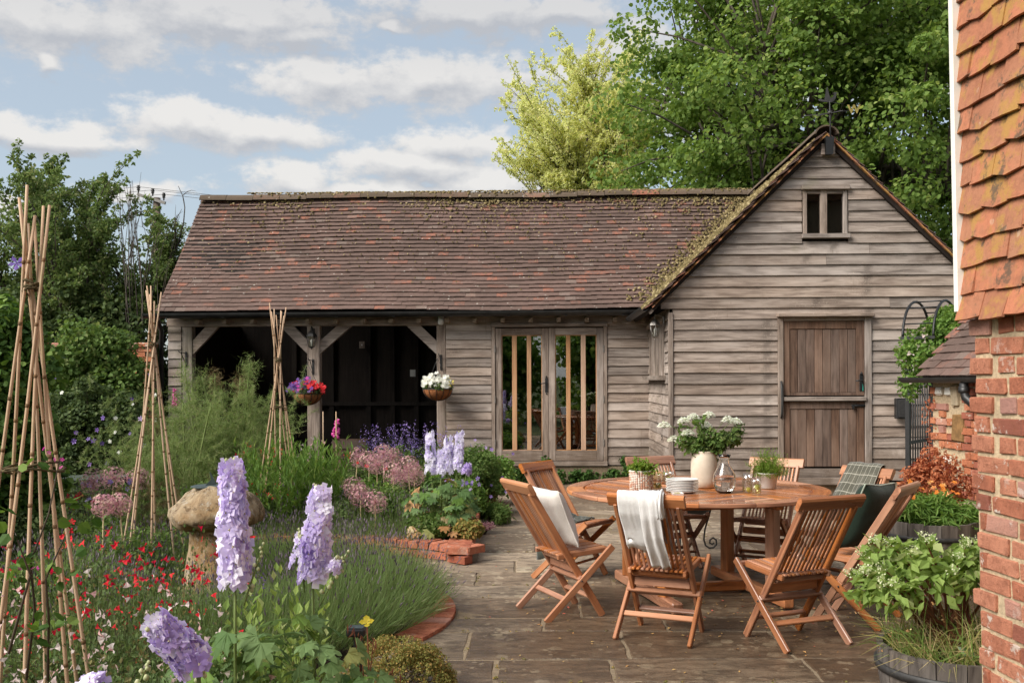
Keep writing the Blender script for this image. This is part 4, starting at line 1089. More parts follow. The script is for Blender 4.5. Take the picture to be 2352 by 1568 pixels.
mb = MB(); mb.bbox((0, -.055, .0), (.13, .012, .22), .004); part(mb, 'lid', M['iron'], mbx)

# ------------------------------------------------------------------ raised bed with brick edge
bed = thing('raised_bed', 'raised flower bed edged by two courses of red brick', 'flower bed', (-.36, 8.6, 0))
BO = Vector((-.36, 8.6, 0))
bs = brick_variants(.208, .10, .064, M['brick_bed'], 5); bh_ = brick_variants(.102, .215, .064, M['brick_bed'], 5)
def place_b(me, p, ang, z): inst('brick', me, bed, Matrix.Translation(Vector(p)-BO+Vector((random.uniform(-.003, .003), random.uniform(-.003, .003), z+random.uniform(-.003, .003))))@Euler((random.uniform(-.02, .02), random.uniform(-.02, .02), ang+random.uniform(-.02, .02))).to_matrix().to_4x4())
y = 8.66
while y < 12.7: place_b(random.choice(bs), (-.41, y+.05, 0), math.pi/2, .042); y += .219
y = 8.60
while y < 12.75: place_b(random.choice(bh_), (-.465, y, 0), math.pi/2, .118); y += .1125
a0, a1 = math.radians(48.5), math.radians(150); R0 = 2.47
a = a0
while a < a1: place_b(random.choice(bs), (RC.x+R0*math.cos(a+.04), RC.y+R0*math.sin(a+.04), 0), a+math.pi/2, .042); a += .219/R0
a = a0
while a < a1: place_b(random.choice(bh_), (RC.x+(R0+.05)*math.cos(a), RC.y+(R0+.05)*math.sin(a), 0), a+math.pi/2, .118); a += .114/(R0-.04)
for z_ in (.042,): place_b(bs[0], (-.455, 8.545, 0), a0+math.pi/2, z_)
place_b(bh_[0], (-.468, 8.545, 0), math.pi/2-.12, .118)
mb = MB(); mb.box((-.41, 10.72, .07), (.080, 4.0, .145))
for k in range(24):
    t0 = a0+.09+(a1-a0-.09)*k/23; mb.box((RC.x+R0*math.cos(t0), RC.y+R0*math.sin(t0), .066), (.20, .085, .14), Matrix.Rotation(t0+math.pi/2, 3, 'Z'))
mb.V = [(v[0]-BO.x, v[1]-BO.y, v[2]) for v in mb.V]; mb.build('mortar_core', M['mortar_dull'], bed)
pts = [(RC.x+2.5*math.cos(t), RC.y+2.5*math.sin(t)) for t in np.linspace(a0, a1, 20)]+[(-7.2, 9.0), (-7.2, 14.8), (-.5, 14.8), (-.5, 12.7)]
mb = MB(); mb.add([(x-BO.x, y-BO.y, .125) for x, y in pts], [tuple(range(len(pts)))]); mb.build('soil', M['soil'], bed)

ring = thing('brick_ring', 'ring of bricks laid on edge round the lavender bed', 'edging', tuple(RC))
be = brick_variants(.205, .066, .06, M['brick_bed'], 5)
for k in range(34):
    a = -.42+k*.047; r_ = 1.53
    inst('brick', random.choice(be), ring, Matrix.Translation((r_*math.cos(a), r_*math.sin(a), -.008+random.uniform(-.003, .003)))@Euler((0, 0, a+random.uniform(-.02, .02))).to_matrix().to_4x4())
mb = MB(); mb.lathe([(1.62, -.02), (1.42, .020), (.9, .05), (.0, .06)], 40); mb.build('soil', M['soil'], ring)

# ------------------------------------------------------------------ staddle stone with sundial
def lumps(mb, amt, sc1, seed=0):
    from mathutils import noise as nz
    mb.V = [tuple(Vector(v)+nz.noise_vector(Vector(v)*sc1+Vector((seed, 0, 0)))*amt+nz.noise_vector(Vector(v)*sc1*2.7+Vector((seed, 3, 0)))*amt*.45+nz.noise_vector(Vector(v)*sc1*6.5+Vector((seed, 3, 9)))*amt*.25) for v in mb.V]; return mb
sta = thing('staddle_stone', 'mushroom shaped staddle stone standing in the round lavender bed', 'staddle stone', (-1.995, 6.7, .03))
mb = MB(); mb.lathe([(.0, .862), (.06, .862), (.12, .856), (.165, .842), (.20, .822), (.232, .797), (.258, .77), (.28, .74), (.297, .71), (.306, .68), (.304, .655), (.29, .632), (.25, .612), (.19, .602), (.15, .60), (0, .60)], 72); lumps(mb, .034, 6); mb.build('cap', M['staddle'], sta, (0, 0, -.03))
mb = MB(); mb.lathe([(0, .64), (.135, .64), (.150, .60), (.158, .52), (.165, .46), (.175, .40), (.187, .32), (.20, .25), (.212, .18), (.225, .10), (.24, -.05), (0, -.05)], 48, wob=lambda t, z: 1+.06*math.cos(4*t)); lumps(mb, .02, 6, 4); mb.build('pillar', M['staddle'], sta, (0, 0, -.03))
dial = thing('sundial', 'dark octagonal metal sundial on top of the staddle stone', 'sundial', (-2.03, 6.68, .862), .3)
mb = MB(); mb.lathe([(.115, 0), (.125, .003), (.125, .010), (.115, .013), (0, .013)], 8, smooth=False); mb.build('dial_plate', M['lead'], dial)
mb = MB(); mb.prism([(-.03, .012), (.045, .012), (.03, .05), (.005, .10), (-.002, .10), (.008, .05)], 1, -.004, .004); mb.build('gnomon', M['lead'], dial)
# ------------------------------------------------------------------ teak chairs and table
def stick(name, p0, p1, w, h, parent, mat='teak_x', up=(0, 0, 1), bev=.004, cache={}):
    """bar with its length on local x; h along 'up'"""
    p0, p1 = Vector(p0), Vector(p1); d = p1-p0; L = d.length; d.normalize()
    key = (name, round(L, 3), w, h, mat)
    if key not in cache:
        mb = MB(); mb.bbox((0, 0, 0), (L, w, h), bev); cache[key] = mb.mesh(name, M[mat])
    sd_ = Vector(up).cross(d)
    if sd_.length < 1e-4: sd_ = Vector((1, 0, 0)).cross(d)
    sd_.normalize(); u2 = d.cross(sd_)
    return inst(name, cache[key], parent, Matrix.Translation((p0+p1)/2)@Matrix((d, sd_, u2)).transposed().to_4x4())
def make_chair():
    c = thing('folding_chair', 'x', 'chair', group='teak folding chairs round the table')
    A = lambda x, z: Vector((x, .22-.54*z/.88, z))             # the long back legs
    B = lambda x, z: Vector((x, -.21+.485*z/.455, z))          # the seat legs
    bn = Vector((0, -.88, -.54)).normalized()                  # out of the back, towards the rear
    for s_ in (-1, 1):
        stick('back_leg', A(.198*s_, 0), A(.190*s_, .84), .024, .046, c, up=(0, 1, 0))
        stick('seat_leg', B(.229*s_, .0), B(.229*s_, .462), .022, .046, c, up=(0, 1, 0))
        stick('seat_rail', (.172*s_, -.10, .405), (.172*s_, .27, .435), .022, .035, c)
    mb = MB(); n = 10; prof = [(-.042, -.014), (-.042, .010), (-.034, .016), (.028, .018), (.040, .010), (.043, 0), (.040, -.012), (.028, -.018), (-.034, -.016)]
    mb.prism(prof, 0, -.232, .232)                              # y = along the back, z = thickness
    up_ = (A(0, .9)-A(0, .8)).normalized(); nn_ = Vector((1, 0, 0)).cross(up_)
    inst('top_rail', mb.mesh('top_rail', M['teak_x']), c, Matrix.Translation(A(0, .862))@Matrix((Vector((1, 0, 0)), up_, nn_)).transposed().to_4x4())
    for k in range(11):
        x = -.150+.030*k
        stick('back_slat', A(x, .40)+bn*.002, A(x, .835)+bn*.002, .0155, .012, c, up=(0, 1, 0), bev=.003)
    stick('back_rail', A(-.178, .388)+bn*.012, A(.178, .388)+bn*.012, .034, .034, c, up=(0, 1, 0), bev=.010)
    stick('apron', A(-.176, .325), A(.176, .325), .020, .055, c)
    for k in range(11):
        x = -.150+.030*k
        stick('seat_slat', (x, -.10, .418), (x, .262, .449), .021, .014, c, bev=.003)
    stick('front_rail', (-.216, .262, .437), (.216, .262, .437), .030, .030, c, bev=.006)
    stick('seat_batten', (-.16, .04, .404), (.16, .04, .404), .03, .02, c)
    stick('stretcher', B(-.218, .135), B(.218, .135), .018, .036, c, up=(0, 1, .9))
    stick('stretcher', B(-.232, .265)+Vector((0, -.03, .0)), B(.232, .265)+Vector((0, -.03, 0)), .020, .036, c, up=(0, 1, .9))
    stick('stretcher', A(-.186, .13), A(.186, .13), .018, .034, c, up=(0, 1, .5))
    stick('stretcher', A(-.186, .245), A(.186, .245), .018, .030, c, up=(0, 1, .5))
    mb = MB()
    for s_ in (-1, 1): mb.tube([(.246*s_, .045, .25), (.182*s_, .045, .25)], .006, 6)
    mb.build('pivot_bolt', M['iron'], c)
    return c
chairs = [  # (x, y), facing, label
    ((.317, 6.735), (.397, .17), 'teak folding chair seen from its side with the off-white cushion on it'),
    ((.46, 8.00), (.825, -.565), 'teak folding chair at the table in front of the glazed doors'),
    ((.91, 6.10), (.42, .906), 'teak folding chair with the white linen cloth over its back'),
    ((1.697, 5.975), (-.40, .915), 'empty teak folding chair in the foreground with its slatted back to the camera'),
    ((2.25, 6.50), (-.80, .59), 'teak folding chair holding the dark green velvet cushion'),
    ((2.42, 7.37), (-.85, -.527), 'teak folding chair with the plaid blanket over its back'),
    ((2.07, 8.18), (-.546, -.837), 'teak folding chair on the far side of the table in front of the stable door'),
    ((1.31, 8.42), (.334, -.943), 'teak folding chair half hidden behind the woven herb pot and glasses')]
proto = make_chair(); CH = []
for i, ((x, y), (fx, fy), lb) in enumerate(chairs):
    c = proto if i == 0 else copy_tree(proto)
    c.location = (x, y, .002); c.rotation_euler = (0, 0, math.atan2(fy, fx)-math.pi/2); c['label'] = lb; CH.append(c)
def cmat(i): return Matrix.Translation(CH[i].location)@Matrix.Rotation(CH[i].rotation_euler.z, 4, 'Z')

TZ = .755; TC = Vector((1.385, 7.50, 0)); TR = .975
table = thing('garden_table', 'large round slatted teak garden table laid with plates, glasses and pots', 'table', tuple(TC), .62)
ns = 16
for k in range(ns):
    a0, a1 = 2*math.pi*k/ns+.002, 2*math.pi*(k+1)/ns-.002; V = []; m_ = 6
    for z, ri, ro in ((TZ-.032, TR-.125, TR-.006), (TZ-.026, TR-.125, TR), (TZ-.006, TR-.125, TR), (TZ, TR-.125, TR-.006)):
        for q in range(m_+1):
            a = a0+(a1-a0)*q/m_; V += [(ri*math.cos(a), ri*math.sin(a), z), (ro*math.cos(a), ro*math.sin(a), z)]
    st_ = 2*(m_+1); F = []
    for L_ in range(3):
        for q in range(m_):
            b = L_*st_+2*q; F += [(b+1, b+3, b+st_+3, b+st_+1), (b, b+st_, b+st_+2, b+2)]
        F += [(L_*st_, L_*st_+1, (L_+1)*st_+1, (L_+1)*st_), (L_*st_+2*m_, (L_+1)*st_+2*m_, (L_+1)*st_+2*m_+1, L_*st_+2*m_+1)]
    for q in range(m_): F += [(2*q, 2*q+2, 2*q+3, 2*q+1), (3*st_+2*q, 3*st_+2*q+1, 3*st_+2*q+3, 3*st_+2*q+2)]
    am = (a0+a1)/2; Rz = Matrix.Rotation(-am-math.pi/2, 3, 'Z'); cen = Vector((math.cos(am), math.sin(am), 0))*(TR-.06)
    mb = MB(); mb.add([Rz@(Vector(v)-cen) for v in V], F)
    inst('rim_segment', mb.mesh('rim_segment', M['teak_top']), table, Matrix.Translation(cen)@Matrix.Rotation(am+math.pi/2, 4, 'Z'))
ri = TR-.128
for a in (0, math.pi/2):
    d = Vector((math.cos(a), math.sin(a), 0))
    if a == 0: stick('cross_board', -d*ri+Vector((0, 0, TZ-.016)), d*ri+Vector((0, 0, TZ-.016)), .10, .030, table, 'teak_top')
    else:
        for s_ in (-1, 1): stick('cross_board', d*(.052*s_)+Vector((0, 0, TZ-.016)), d*(ri*s_)+Vector((0, 0, TZ-.016)), .10, .030, table, 'teak_top')
for qx in (-1, 1):
    for qy in (-1, 1):
        along_x = qx*qy > 0; t_ = .057+.0275
        while t_ < ri-.03:
            far = math.sqrt(max(0, (ri-.002)**2-(t_+.026)**2))
            if far > .10:
                if along_x: p0, p1 = Vector((.057*qx, t_*qy, 0)), Vector((far*qx, t_*qy, 0))
                else: p0, p1 = Vector((t_*qx, .057*qy, 0)), Vector((t_*qx, far*qy, 0))
                z = Vector((0, 0, TZ-.0165)); stick('top_slat', p0+z, p1+z, .0505, .029, table, 'teak_top')
            t_ += .0565
base_off = Vector((-.03, -.22, 0)); ang = math.radians(12)
Rb = Matrix.Rotation(ang, 3, 'Z'); Rt = Matrix.Rotation(-.62, 3, 'Z')
def tb(p): return Rt@(Rb@Vector(p)+base_off)
for sx in (-1, 1):
    for sy in (-1, 1):
        p = tb((.40*sx, .38*sy, 0)); stick('leg', (p.x, p.y, .085), (p.x, p.y, TZ-.085), .078, .078, table, bev=.006)
    stick('foot_beam', tb((.40*sx, -.62, .052)), tb((.40*sx, .62, .052)), .08, .075, table, bev=.01)
    stick('top_beam', tb((.40*sx, -.50, TZ-.062)), tb((.40*sx, .50, TZ-.062)), .06, .055, table, bev=.006)
stick('foot_beam', tb((-.36, 0, .055)), tb((.36, 0, .055)), .07, .07, table, bev=.01)
for sy in (-1, 1): stick('top_beam', tb((-.37, .38*sy, TZ-.060)), tb((.37, .38*sy, TZ-.060)), .05, .05, table, bev=.006)

# ------------------------------------------------------------------ things on the table
def on(x, y, z=TZ):
    r = ray(x, y); d = (z-CAMH)/r.z; return Vector((r.x*d, d, z+.001))
def lathe_obj(name, prof, mat, parent, loc=(0, 0, 0), n=32, kind=None):
    return MB().lathe(prof, n).build(name, M[mat], parent, loc)
def plate_stack(x, y, n, label, base=0):
    p = on(x, y) if not isinstance(x, Vector) else x
    for k in range(n):
        t_ = thing('plate', label[k] if isinstance(label, list) else label, 'plate', p+Vector((random.uniform(-.003, .003), random.uniform(-.003, .003), k*.0115)), random.random()*6, group=base or 'plates in the big stack')
        lathe_obj('dish', [(0, .002), (.07, .002), (.078, 0), (.082, .004), (.116, .014), (.118, .017), (.114, .0175), (.08, .008), (0, .006)], 'ceramic', t_, n=40)
plate_stack(1567, 1130, 8, ['lowest white plate of the tall stack on the table']+[q+' white plate from the bottom of the tall stack' for q in ('second', 'third', 'fourth', 'fifth', 'sixth', 'seventh')]+['top white plate of the tall stack in front of the vase'])
p = on(1585, 1112)
plate_stack(p, 0, 3, ['lowest white plate of the short stack behind the vase', 'middle white plate of the short stack behind the vase', 'top white plate of the short stack behind the vase'], 'plates in the short stack')
t_ = thing('serving_dish', 'small white dish of olives in front of the tall plate stack', 'dish', on(1556, 1140))
MB().lathe([(0, .002), (.045, .002), (.055, .026), (.052, .026), (.043, .007), (0, .006)], 4, smooth=False).build('dish', M['ceramic'], t_, rot=(0, 0, .8))
for k in range(7): MB().lathe([(0, -.009), (.007, -.005), (.009, 0), (.007, .006), (0, .009)], 8, (random.uniform(-.02, .02), random.uniform(-.02, .02), .018)).build('olive_fruit', M['olive'], t_)
# vase
vp = on(1617, 1119)
t_ = thing('vase', 'tall cream stoneware vase holding the bouquet', 'vase', vp)
lathe_obj('body', [(0, .0), (.075, 0), (.085, .006), (.096, .05), (.1, .12), (.098, .19), (.088, .245), (.080, .268), (.082, .275), (.076, .275), (.074, .262), (.08, .24), (.08, .03), (0, .02)], 'stoneware', t_)
# carafe
t_ = thing('water_carafe', 'clear glass carafe half full of water beside the vase', 'carafe', on(1664, 1131))
lathe_obj('glass_body', [(0, 0), (.045, 0), (.062, .012), (.078, .045), (.083, .085), (.076, .13), (.055, .175), (.036, .205), (.032, .225), (.036, .25), (.046, .272), (.044, .272), (.034, .25), (.0295, .225), (.0335, .205), (.052, .174), (.073, .129), (.0795, .085), (.075, .047), (.060, .016), (.043, .008), (0, .008)], 'glass', t_)
lathe_obj('water', [(0, .0085), (.0425, .0085), (.0595, .0165), (.0745, .047), (.079, .085), (.0735, .125), (0, .125)], 'water', t_)
def tumbler(x, y, label, liquid, h=.115, r=.04, fill=.5):
    t_ = thing('tumbler', label, 'glass', on(x, y), group='drinking glasses on the table')
    lathe_obj('glass_body', [(0, 0), (r*.72, 0), (r*.88, .006), (r, h*.3), (r*1.02, h*.7), (r*.98, h), (r*.98-.002, h), (r*1.02-.002, h*.7), (r-.002, h*.3), (r*.82, .010), (0, .010)], 'thin_glass', t_)
    lathe_obj('drink', [(0, .0105), (r*.815, .0105), (r-.0026, h*.3), (r*1.0-.002, h*fill), (0, h*fill)], liquid, t_)
    MB().lathe([(0, -.002), (.022, -.002), (.022, .002), (0, .002)], 14).build('lemon_slice', M['lime'], t_, (.006, -.012, h*fill-.02), (.9, .3, 0))
tumbler(1717, 1131, 'taller glass of lemon water right of the carafe', 'drink', .135, .040, .30)
tumbler(1736, 1136, 'lemon water glass with a lemon slice nearest the white herb pot', 'drink', .118, .038, .62)
tumbler(1509, 1124, 'lemon water glass touching the woven herb pot', 'drink', .118, .038, .45)
tumbler(1535, 1112, 'short lemon water glass behind the tall plate stack', 'drink', .10, .046, .6)
# wooden board with bread
t_ = thing('bread_board', 'round wooden board behind the woven pot', 'board', on(1512, 1108))
lathe_obj('board', [(0, 0), (.12, 0), (.125, .006), (.12, .016), (0, .016)], 'teak_z', t_)
bl2 = thing('bread_loaf', 'round crusty bread loaf lying on the wooden board', 'bread', on(1512, 1108)+Vector((0, 0, .017)))
mb = MB(); mb.lathe([(0, 0), (.075, 0), (.092, .02), (.085, .045), (.05, .068), (0, .074)], 24); lumps(mb, .01, 14); mb.build('crust', M['bread'], bl2)
# woven pot
wp = on(1473, 1127)
t_ = thing('woven_pot', 'woven white and tan rope pot of herbs on the table', 'pot', wp)
rows, cols = 12, 30
TVn = np.array([(0, -1, 0), (1, 0, 0), (0, 0, 1.0), (0, 1, 0), (0, 0, -1.0), (0, .5, .8), (0, -.5, .8)])
Vp, Fp = [], []
OCT = (np.array([(1, 0, 0), (-1, 0, 0), (0, 1, 0), (0, -1, 0), (0, 0, 1), (0, 0, -1)]), np.array([(0, 2, 4), (2, 1, 4), (1, 3, 4), (3, 0, 4), (2, 0, 5), (1, 2, 5), (3, 1, 5), (0, 3, 5)]))
pos = []; dr = []
for r_ in range(rows):
    for c_ in range(cols):
        a = 2*math.pi*(c_+.5*(r_ % 2)*0)/cols; rad = .080+.006*r_/rows
        pos.append((rad*math.cos(a), rad*math.sin(a), .007+.0125*r_)); dr.append((-math.sin(a), math.cos(a), 0))
V, F = scatter(*OCT, np.array(pos), rots(np.array(dr)), np.array([(.0085, .0085, .0066)]*len(pos)))
obj('weave', np_mesh('weave', V, F, M['woven'], True), None, t_, kind='stuff')
lathe_obj('liner', [(0, .002), (.078, .002), (.084, .15), (.078, .152), (.074, .13), (0, .13)], 'pot_white', t_)
# white herb pot
hp = on(1763, 1121)
t_ = thing('white_herb_pot', 'plain white pot of feathery herbs near the table edge', 'pot', hp)
lathe_obj('pot', [(0, 0), (.056, 0), (.060, .004), (.074, .108), (.078, .110), (.078, .116), (.072, .116), (.066, .09), (0, .09)], 'pot_white', t_)
lathe_obj('compost', [(0, .095), (.066, .093)], 'soil', t_)

# ------------------------------------------------------------------ cloths and cushions
def sheet(name, fn, nu, nv, mat, parent, th=.004):
    us, vs = np.linspace(0, 1, nu), np.linspace(0, 1, nv); V = [fn(u, v) for v in vs for u in us]
    F = [(j*nu+i, j*nu+i+1, (j+1)*nu+i+1, (j+1)*nu+i) for j in range(nv-1) for i in range(nu-1)]
    me = np_mesh(name, np.array([tuple(v) for v in V]), np.array(F), mat, True)
    uvl = me.uv_layers.new(name='UVMap'); vi = np.empty(len(me.loops), np.int32); me.loops.foreach_get('vertex_index', vi)
    uv = np.stack([vi % nu/(nu-1), vi//nu/(nv-1)], 1).astype(np.float32); uvl.data.foreach_set('uv', uv.ravel())
    o = obj(name, me, None, parent); md = o.modifiers.new('thickness', 'SOLIDIFY'); md.thickness = th; md.offset = 0
    return o
from mathutils import noise as nz
def drape(path, x0, x1, amp=.008, freq=9, seed=0, flare=0.0, hem=.02):
    """cloth hung along a 2-D path (y, z) across x0..x1 with folds that grow towards its ends"""
    P_ = [Vector((0, a, b)) for a, b in path]; L = [0]
    for a, b in zip(P_, P_[1:]): L.append(L[-1]+(b-a).length)
    def fn(u, v):
        s_ = v*L[-1]; k = max(i for i in range(len(L)) if L[i] <= s_+1e-9); k = min(k, len(P_)-2)
        t = (s_-L[k])/(L[k+1]-L[k]); p = P_[k].lerp(P_[k+1], t); d = (P_[k+1]-P_[k]).normalized(); n_ = Vector((0, -d.z, d.y))
        g = min(1, abs(v-.45)*2.2)
        w = math.sin(u*freq+seed)*amp*g+nz.noise(Vector((u*5, v*6, seed*3.1)))*amp*1.1*g+nz.noise(Vector((u*14, v*11, seed)))*.0018
        x = x0+(x1-x0)*u*(1+flare*g)+nz.noise(Vector((v*4, seed, 1)))*.008
        if v > .9: p = p+d*nz.noise(Vector((u*3, seed, 7)))*hem
        return Vector((x, p.y, p.z))+n_*w
    return fn
def chair_thing(i, name, label, cat):
    t_ = thing(name, label, cat); t_.matrix_world = cmat(i); t_.location = CH[i].location; t_.rotation_euler = (0, 0, CH[i].rotation_euler.z); return t_
AY = lambda z: .22-.54*z/.88
t_ = chair_thing(2, 'linen_cloth', 'white linen cloth hanging over a chair back, nearest the camera', 'cloth')
back = [(AY(.60)+.05, .62), (AY(.7)+.035, .72), (AY(.85)+.032, .85), (AY(.90)+.018, .912), (AY(.905)-.004, .922), (AY(.90)-.028, .910), (AY(.86)-.048, .86), (AY(.8)-.050, .78), (AY(.72)-.030, .68), (AY(.65)-.018, .58), (AY(.58)-.008, .545)]
sheet('cloth', drape(back, -.160, .048, .0022, 4, 1, hem=.05), 26, 44, M['linen_white'], t_)
back2 = [(AY(.60)+.06, .58), (AY(.7)+.045, .72), (AY(.85)+.036, .85), (AY(.90)+.02, .916), (AY(.905)-.004, .927), (AY(.90)-.03, .914), (AY(.86)-.054, .86), (AY(.8)-.058, .76), (AY(.72)-.042, .64), (AY(.62)-.028, .54), (AY(.5)-.012, .435)]
sheet('cloth_fold', drape(back2, -.03, .092, .010, 13, 3, hem=.02), 26, 44, M['linen_white'], t_)
sheet('cloth_fold', drape([(AY(.55)+.055, .53)]+back2[1:8], .080, .118, .02, 10, 5), 16, 36, M['linen_white'], t_)

t_ = chair_thing(5, 'plaid_blanket', 'grey plaid blanket with pale lines thrown over a chair back', 'blanket')
pl = [(AY(.55)+.09, .52), (AY(.68)+.06, .66), (AY(.85)+.045, .84), (AY(.90)+.025, .918), (AY(.905)-.004, .932), (AY(.90)-.035, .915), (AY(.85)-.06, .84), (AY(.75)-.055, .72), (AY(.65)-.04, .60), (AY(.55)-.03, .50)]
sheet('cloth', drape(pl, -.13, .17, .024, 12, 8, flare=.15, hem=.06), 36, 40, M['plaid'], t_, .008)
t_ = chair_thing(1, 'dark_throw', 'crumpled dark grey green throw on a chair seat by the glazed doors', 'throw')
def crump(u, v):
    x = .20-.36*u; y = -.16+.30*v
    z = .452+.03*abs(nz.noise(Vector((u*4, v*4, 2))))+.07*max(0, .6-((u-.3)**2+(v-.3)**2)*3)+.02*nz.noise(Vector((u*9, v*9, 5)))
    if u < .28: k = (.28-u)/.28; x = .20-.36*.28+.015+.10*(1-(1-k)**2)+.03*k; z -= .26*k*k+.06*k; y += .03*math.sin(v*9)*k
    return Vector((x, y, max(z, .15)))
sheet('cloth', crump, 34, 30, M['throw'], t_, .006)
def cushion(i, name, label, mat, w, h, th, loc, rot, pip):
    t_ = chair_thing(i, name, label, 'cushion'); n = 23; V = []; g = np.linspace(-1, 1, n)
    def pt(u, v, s_):
        e = max(0, (1-abs(u)**2.6))**.5*max(0, (1-abs(v)**2.6))**.5; pin = 1-.07*(1-abs(u*v))*max(abs(u), abs(v))**3
        return Vector((u*w/2*pin, v*h/2*pin, s_*(th/2*e+.004)+.012*nz.noise(Vector((u*2, v*2, s_+4)))*e+.006*nz.noise(Vector((u*6, v*6, s_)))*e))
    R = Euler(rot).to_matrix(); L0 = Vector(loc); F = []
    for s_ in (1, -1):
        b = len(V)
        for v in g:
            for u in g: V.append(tuple(L0+R@pt(u, v, s_)))
        for j in range(n-1):
            for k in range(n-1):
                q = (b+j*n+k, b+j*n+k+1, b+(j+1)*n+k+1, b+(j+1)*n+k); F.append(q if s_ > 0 else q[::-1])
    me = np_mesh('cover', np.array(V), np.array(F), M[mat], True); o = obj('cover', me, None, t_)
    edge = [(u, -1) for u in g]+[(1, v) for v in g[1:]]+[(u, 1) for u in g[::-1][1:]]+[(-1, v) for v in g[::-1][1:]]
    mb = MB(); mb.tube([L0+R@pt(u, v, 0) for u, v in edge], .0055, 6, cap=False); mb.build('piping', M[pip], t_)
    return t_
lean_a = math.atan2(.54, .88)
cushion(0, 'linen_cushion', 'off-white linen cushion leaning against a chair back', 'linen_cushion', .40, .40, .15, (0.01, AY(.62)+.115, .655), (math.pi/2+lean_a-.16, 0, .05), 'linen_cushion')
cushion(4, 'velvet_cushion', 'dark green velvet cushion with pale piping leaning on a chair', 'velvet', .46, .46, .18, (.03, AY(.64)+.125, .68), (math.pi/2+lean_a-.14, .06, -.12), 'piping_green')

# ------------------------------------------------------------------ fire bowl behind the table
fb_ = thing('fire_bowl', 'black iron bowl on scrolled legs behind the table', 'fire bowl', (1.62, 9.25, 0), .4)
mb = MB(); mb.lathe([(0, .30), (.10, .305), (.20, .35), (.26, .42), (.275, .46), (.268, .46), (.25, .42), (.19, .36), (.09, .318), (0, .312)], 28); mb.build('bowl', M['black_metal'], fb_)
for k in range(3):
    a = 2*math.pi*k/3-.45; pts = [(.24, .44), (.20, .30), (.165, .18), (.155, .09), (.17, .035), (.205, .010), (.245, .015), (.272, .045), (.270, .085), (.240, .105), (.212, .088), (.210, .058), (.232, .045), (.248, .06)]
    mb = MB(); mb.tube([(r_*math.cos(a), r_*math.sin(a), z) for r_, z in pts], .009, 6); mb.build('scroll_leg', M['iron'], fb_)

# ------------------------------------------------------------------ half barrels
def half_barrel(name, label, loc, r, h, rz=0):
    t_ = thing(name, label, 'planter', loc, rz, 'half barrel planters'); n = 18
    for k in range(n):
        a0, a1 = 2*math.pi*k/n+.006, 2*math.pi*(k+1)/n-.006; V = []
        for z, q in ((0, .86), (h*.25, .93), (h*.6, .985), (h, 1.0+random.uniform(-.006, .006))):
            zz = z+(random.uniform(-.006, .006) if z == h else 0)
            for a in (a0, a1):
                for ri_ in (q*r, q*r-.026): V.append((ri_*math.cos(a), ri_*math.sin(a), zz))
        F = []
        for L_ in range(3):
            b = 4*L_; F += [(b, b+2, b+6, b+4), (b+1, b+5, b+7, b+3), (b, b+4, b+5, b+1), (b+2, b+3, b+7, b+6)]
        F += [(0, 1, 3, 2), (12, 14, 15, 13)]
        MB().add(V, F).build('stave', M['barrel_wood'], t_)
    for z, q in ((h*.20, .925), (h*.72, .998)):
        MB().lathe([(q*r+.001, z-.018), (q*r+.005, z-.018), (q*r*1.012+.005, z+.018), (q*r*1.012+.001, z+.018)], 36).build('hoop', M['iron'], t_)
    MB().lathe([(r*.95, h*.86), (r*.5, h*.90), (0, h*.92)], 20).build('compost', M['soil'], t_)
    return t_
half_barrel('half_barrel', 'weathered half barrel planter by the outbuilding, planted with marigolds', (3.42, 8.15, 0), .37, .42)
half_barrel('half_barrel', 'dark half barrel planter in the foreground against the house corner', (2.05, 4.58, 0), .36, .345, .2)
# ------------------------------------------------------------------ small things on and round the barn
def lantern(loc, rz, label, body, out=.10, cat='lantern', drop=.0):
    """six sided wall lantern; origin on the wall, the lamp stands out along local -y"""
    t_ = thing('wall_lantern', label, cat, loc, rz, 'wall lanterns on the barn')
    m_ = M[body]
    mb = MB(); mb.bbox((0, -.012, .06), (.06, .024, .14), .006); mb.tube([(0, -.02, .10), (0, -.05, .14), (0, -out, .15), (0, -out, .10)], .010, 8); mb.build('wall_bracket', m_, t_)
    c = (0, -out, 0)
    MB().lathe([(.092, -.012), (.088, .0), (.072, .030), (.045, .060), (.020, .078), (.012, .085), (.016, .10), (.010, .118), (.014, .128), (.004, .150), (0, .152)], 6, c, smooth=False).build('roof', m_, t_)
    for k in range(6):
        a = math.pi/3*k; MB().tube([(c[0]+.078*math.cos(a), c[1]+.078*math.sin(a), -.012), (c[0]+.052*math.cos(a), c[1]+.052*math.sin(a), -.185)], .005, 5).build('glazing_bar', m_, t_)
        a2 = a+math.pi/3; V = []
        for aa, r_, z in ((a, .076, -.014), (a2, .076, -.014), (a2, .051, -.183), (a, .051, -.183)): V.append((c[0]+r_*math.cos(aa), c[1]+r_*math.sin(aa), z))
        MB().add(V, [(0, 1, 2, 3)]).build('pane', M['lantern_glass'], t_)
    MB().lathe([(0, -.235), (.010, -.232), (.008, -.222), (.028, -.205), (.056, -.190), (.058, -.183), (0, -.183)], 6, c, smooth=False).build('base', m_, t_)
    MB().lathe([(0, -.06), (.012, -.065), (.018, -.09), (.012, -.12), (.012, -.18)], 10, c).build('bulb', M['ceramic'], t_)
    return t_
lantern(bw(-5.16, .03, 2.27), -AL, 'dark metal lantern on the post between the open bays', 'lantern_black', .12).scale = (.95, .95, .9)
lantern(bw(-.03, 2.12, 2.30), -AL-math.pi/2, 'pewter grey lantern on the return wall above the slatted window', 'pewter', .15).scale = (.85, .85, .85)
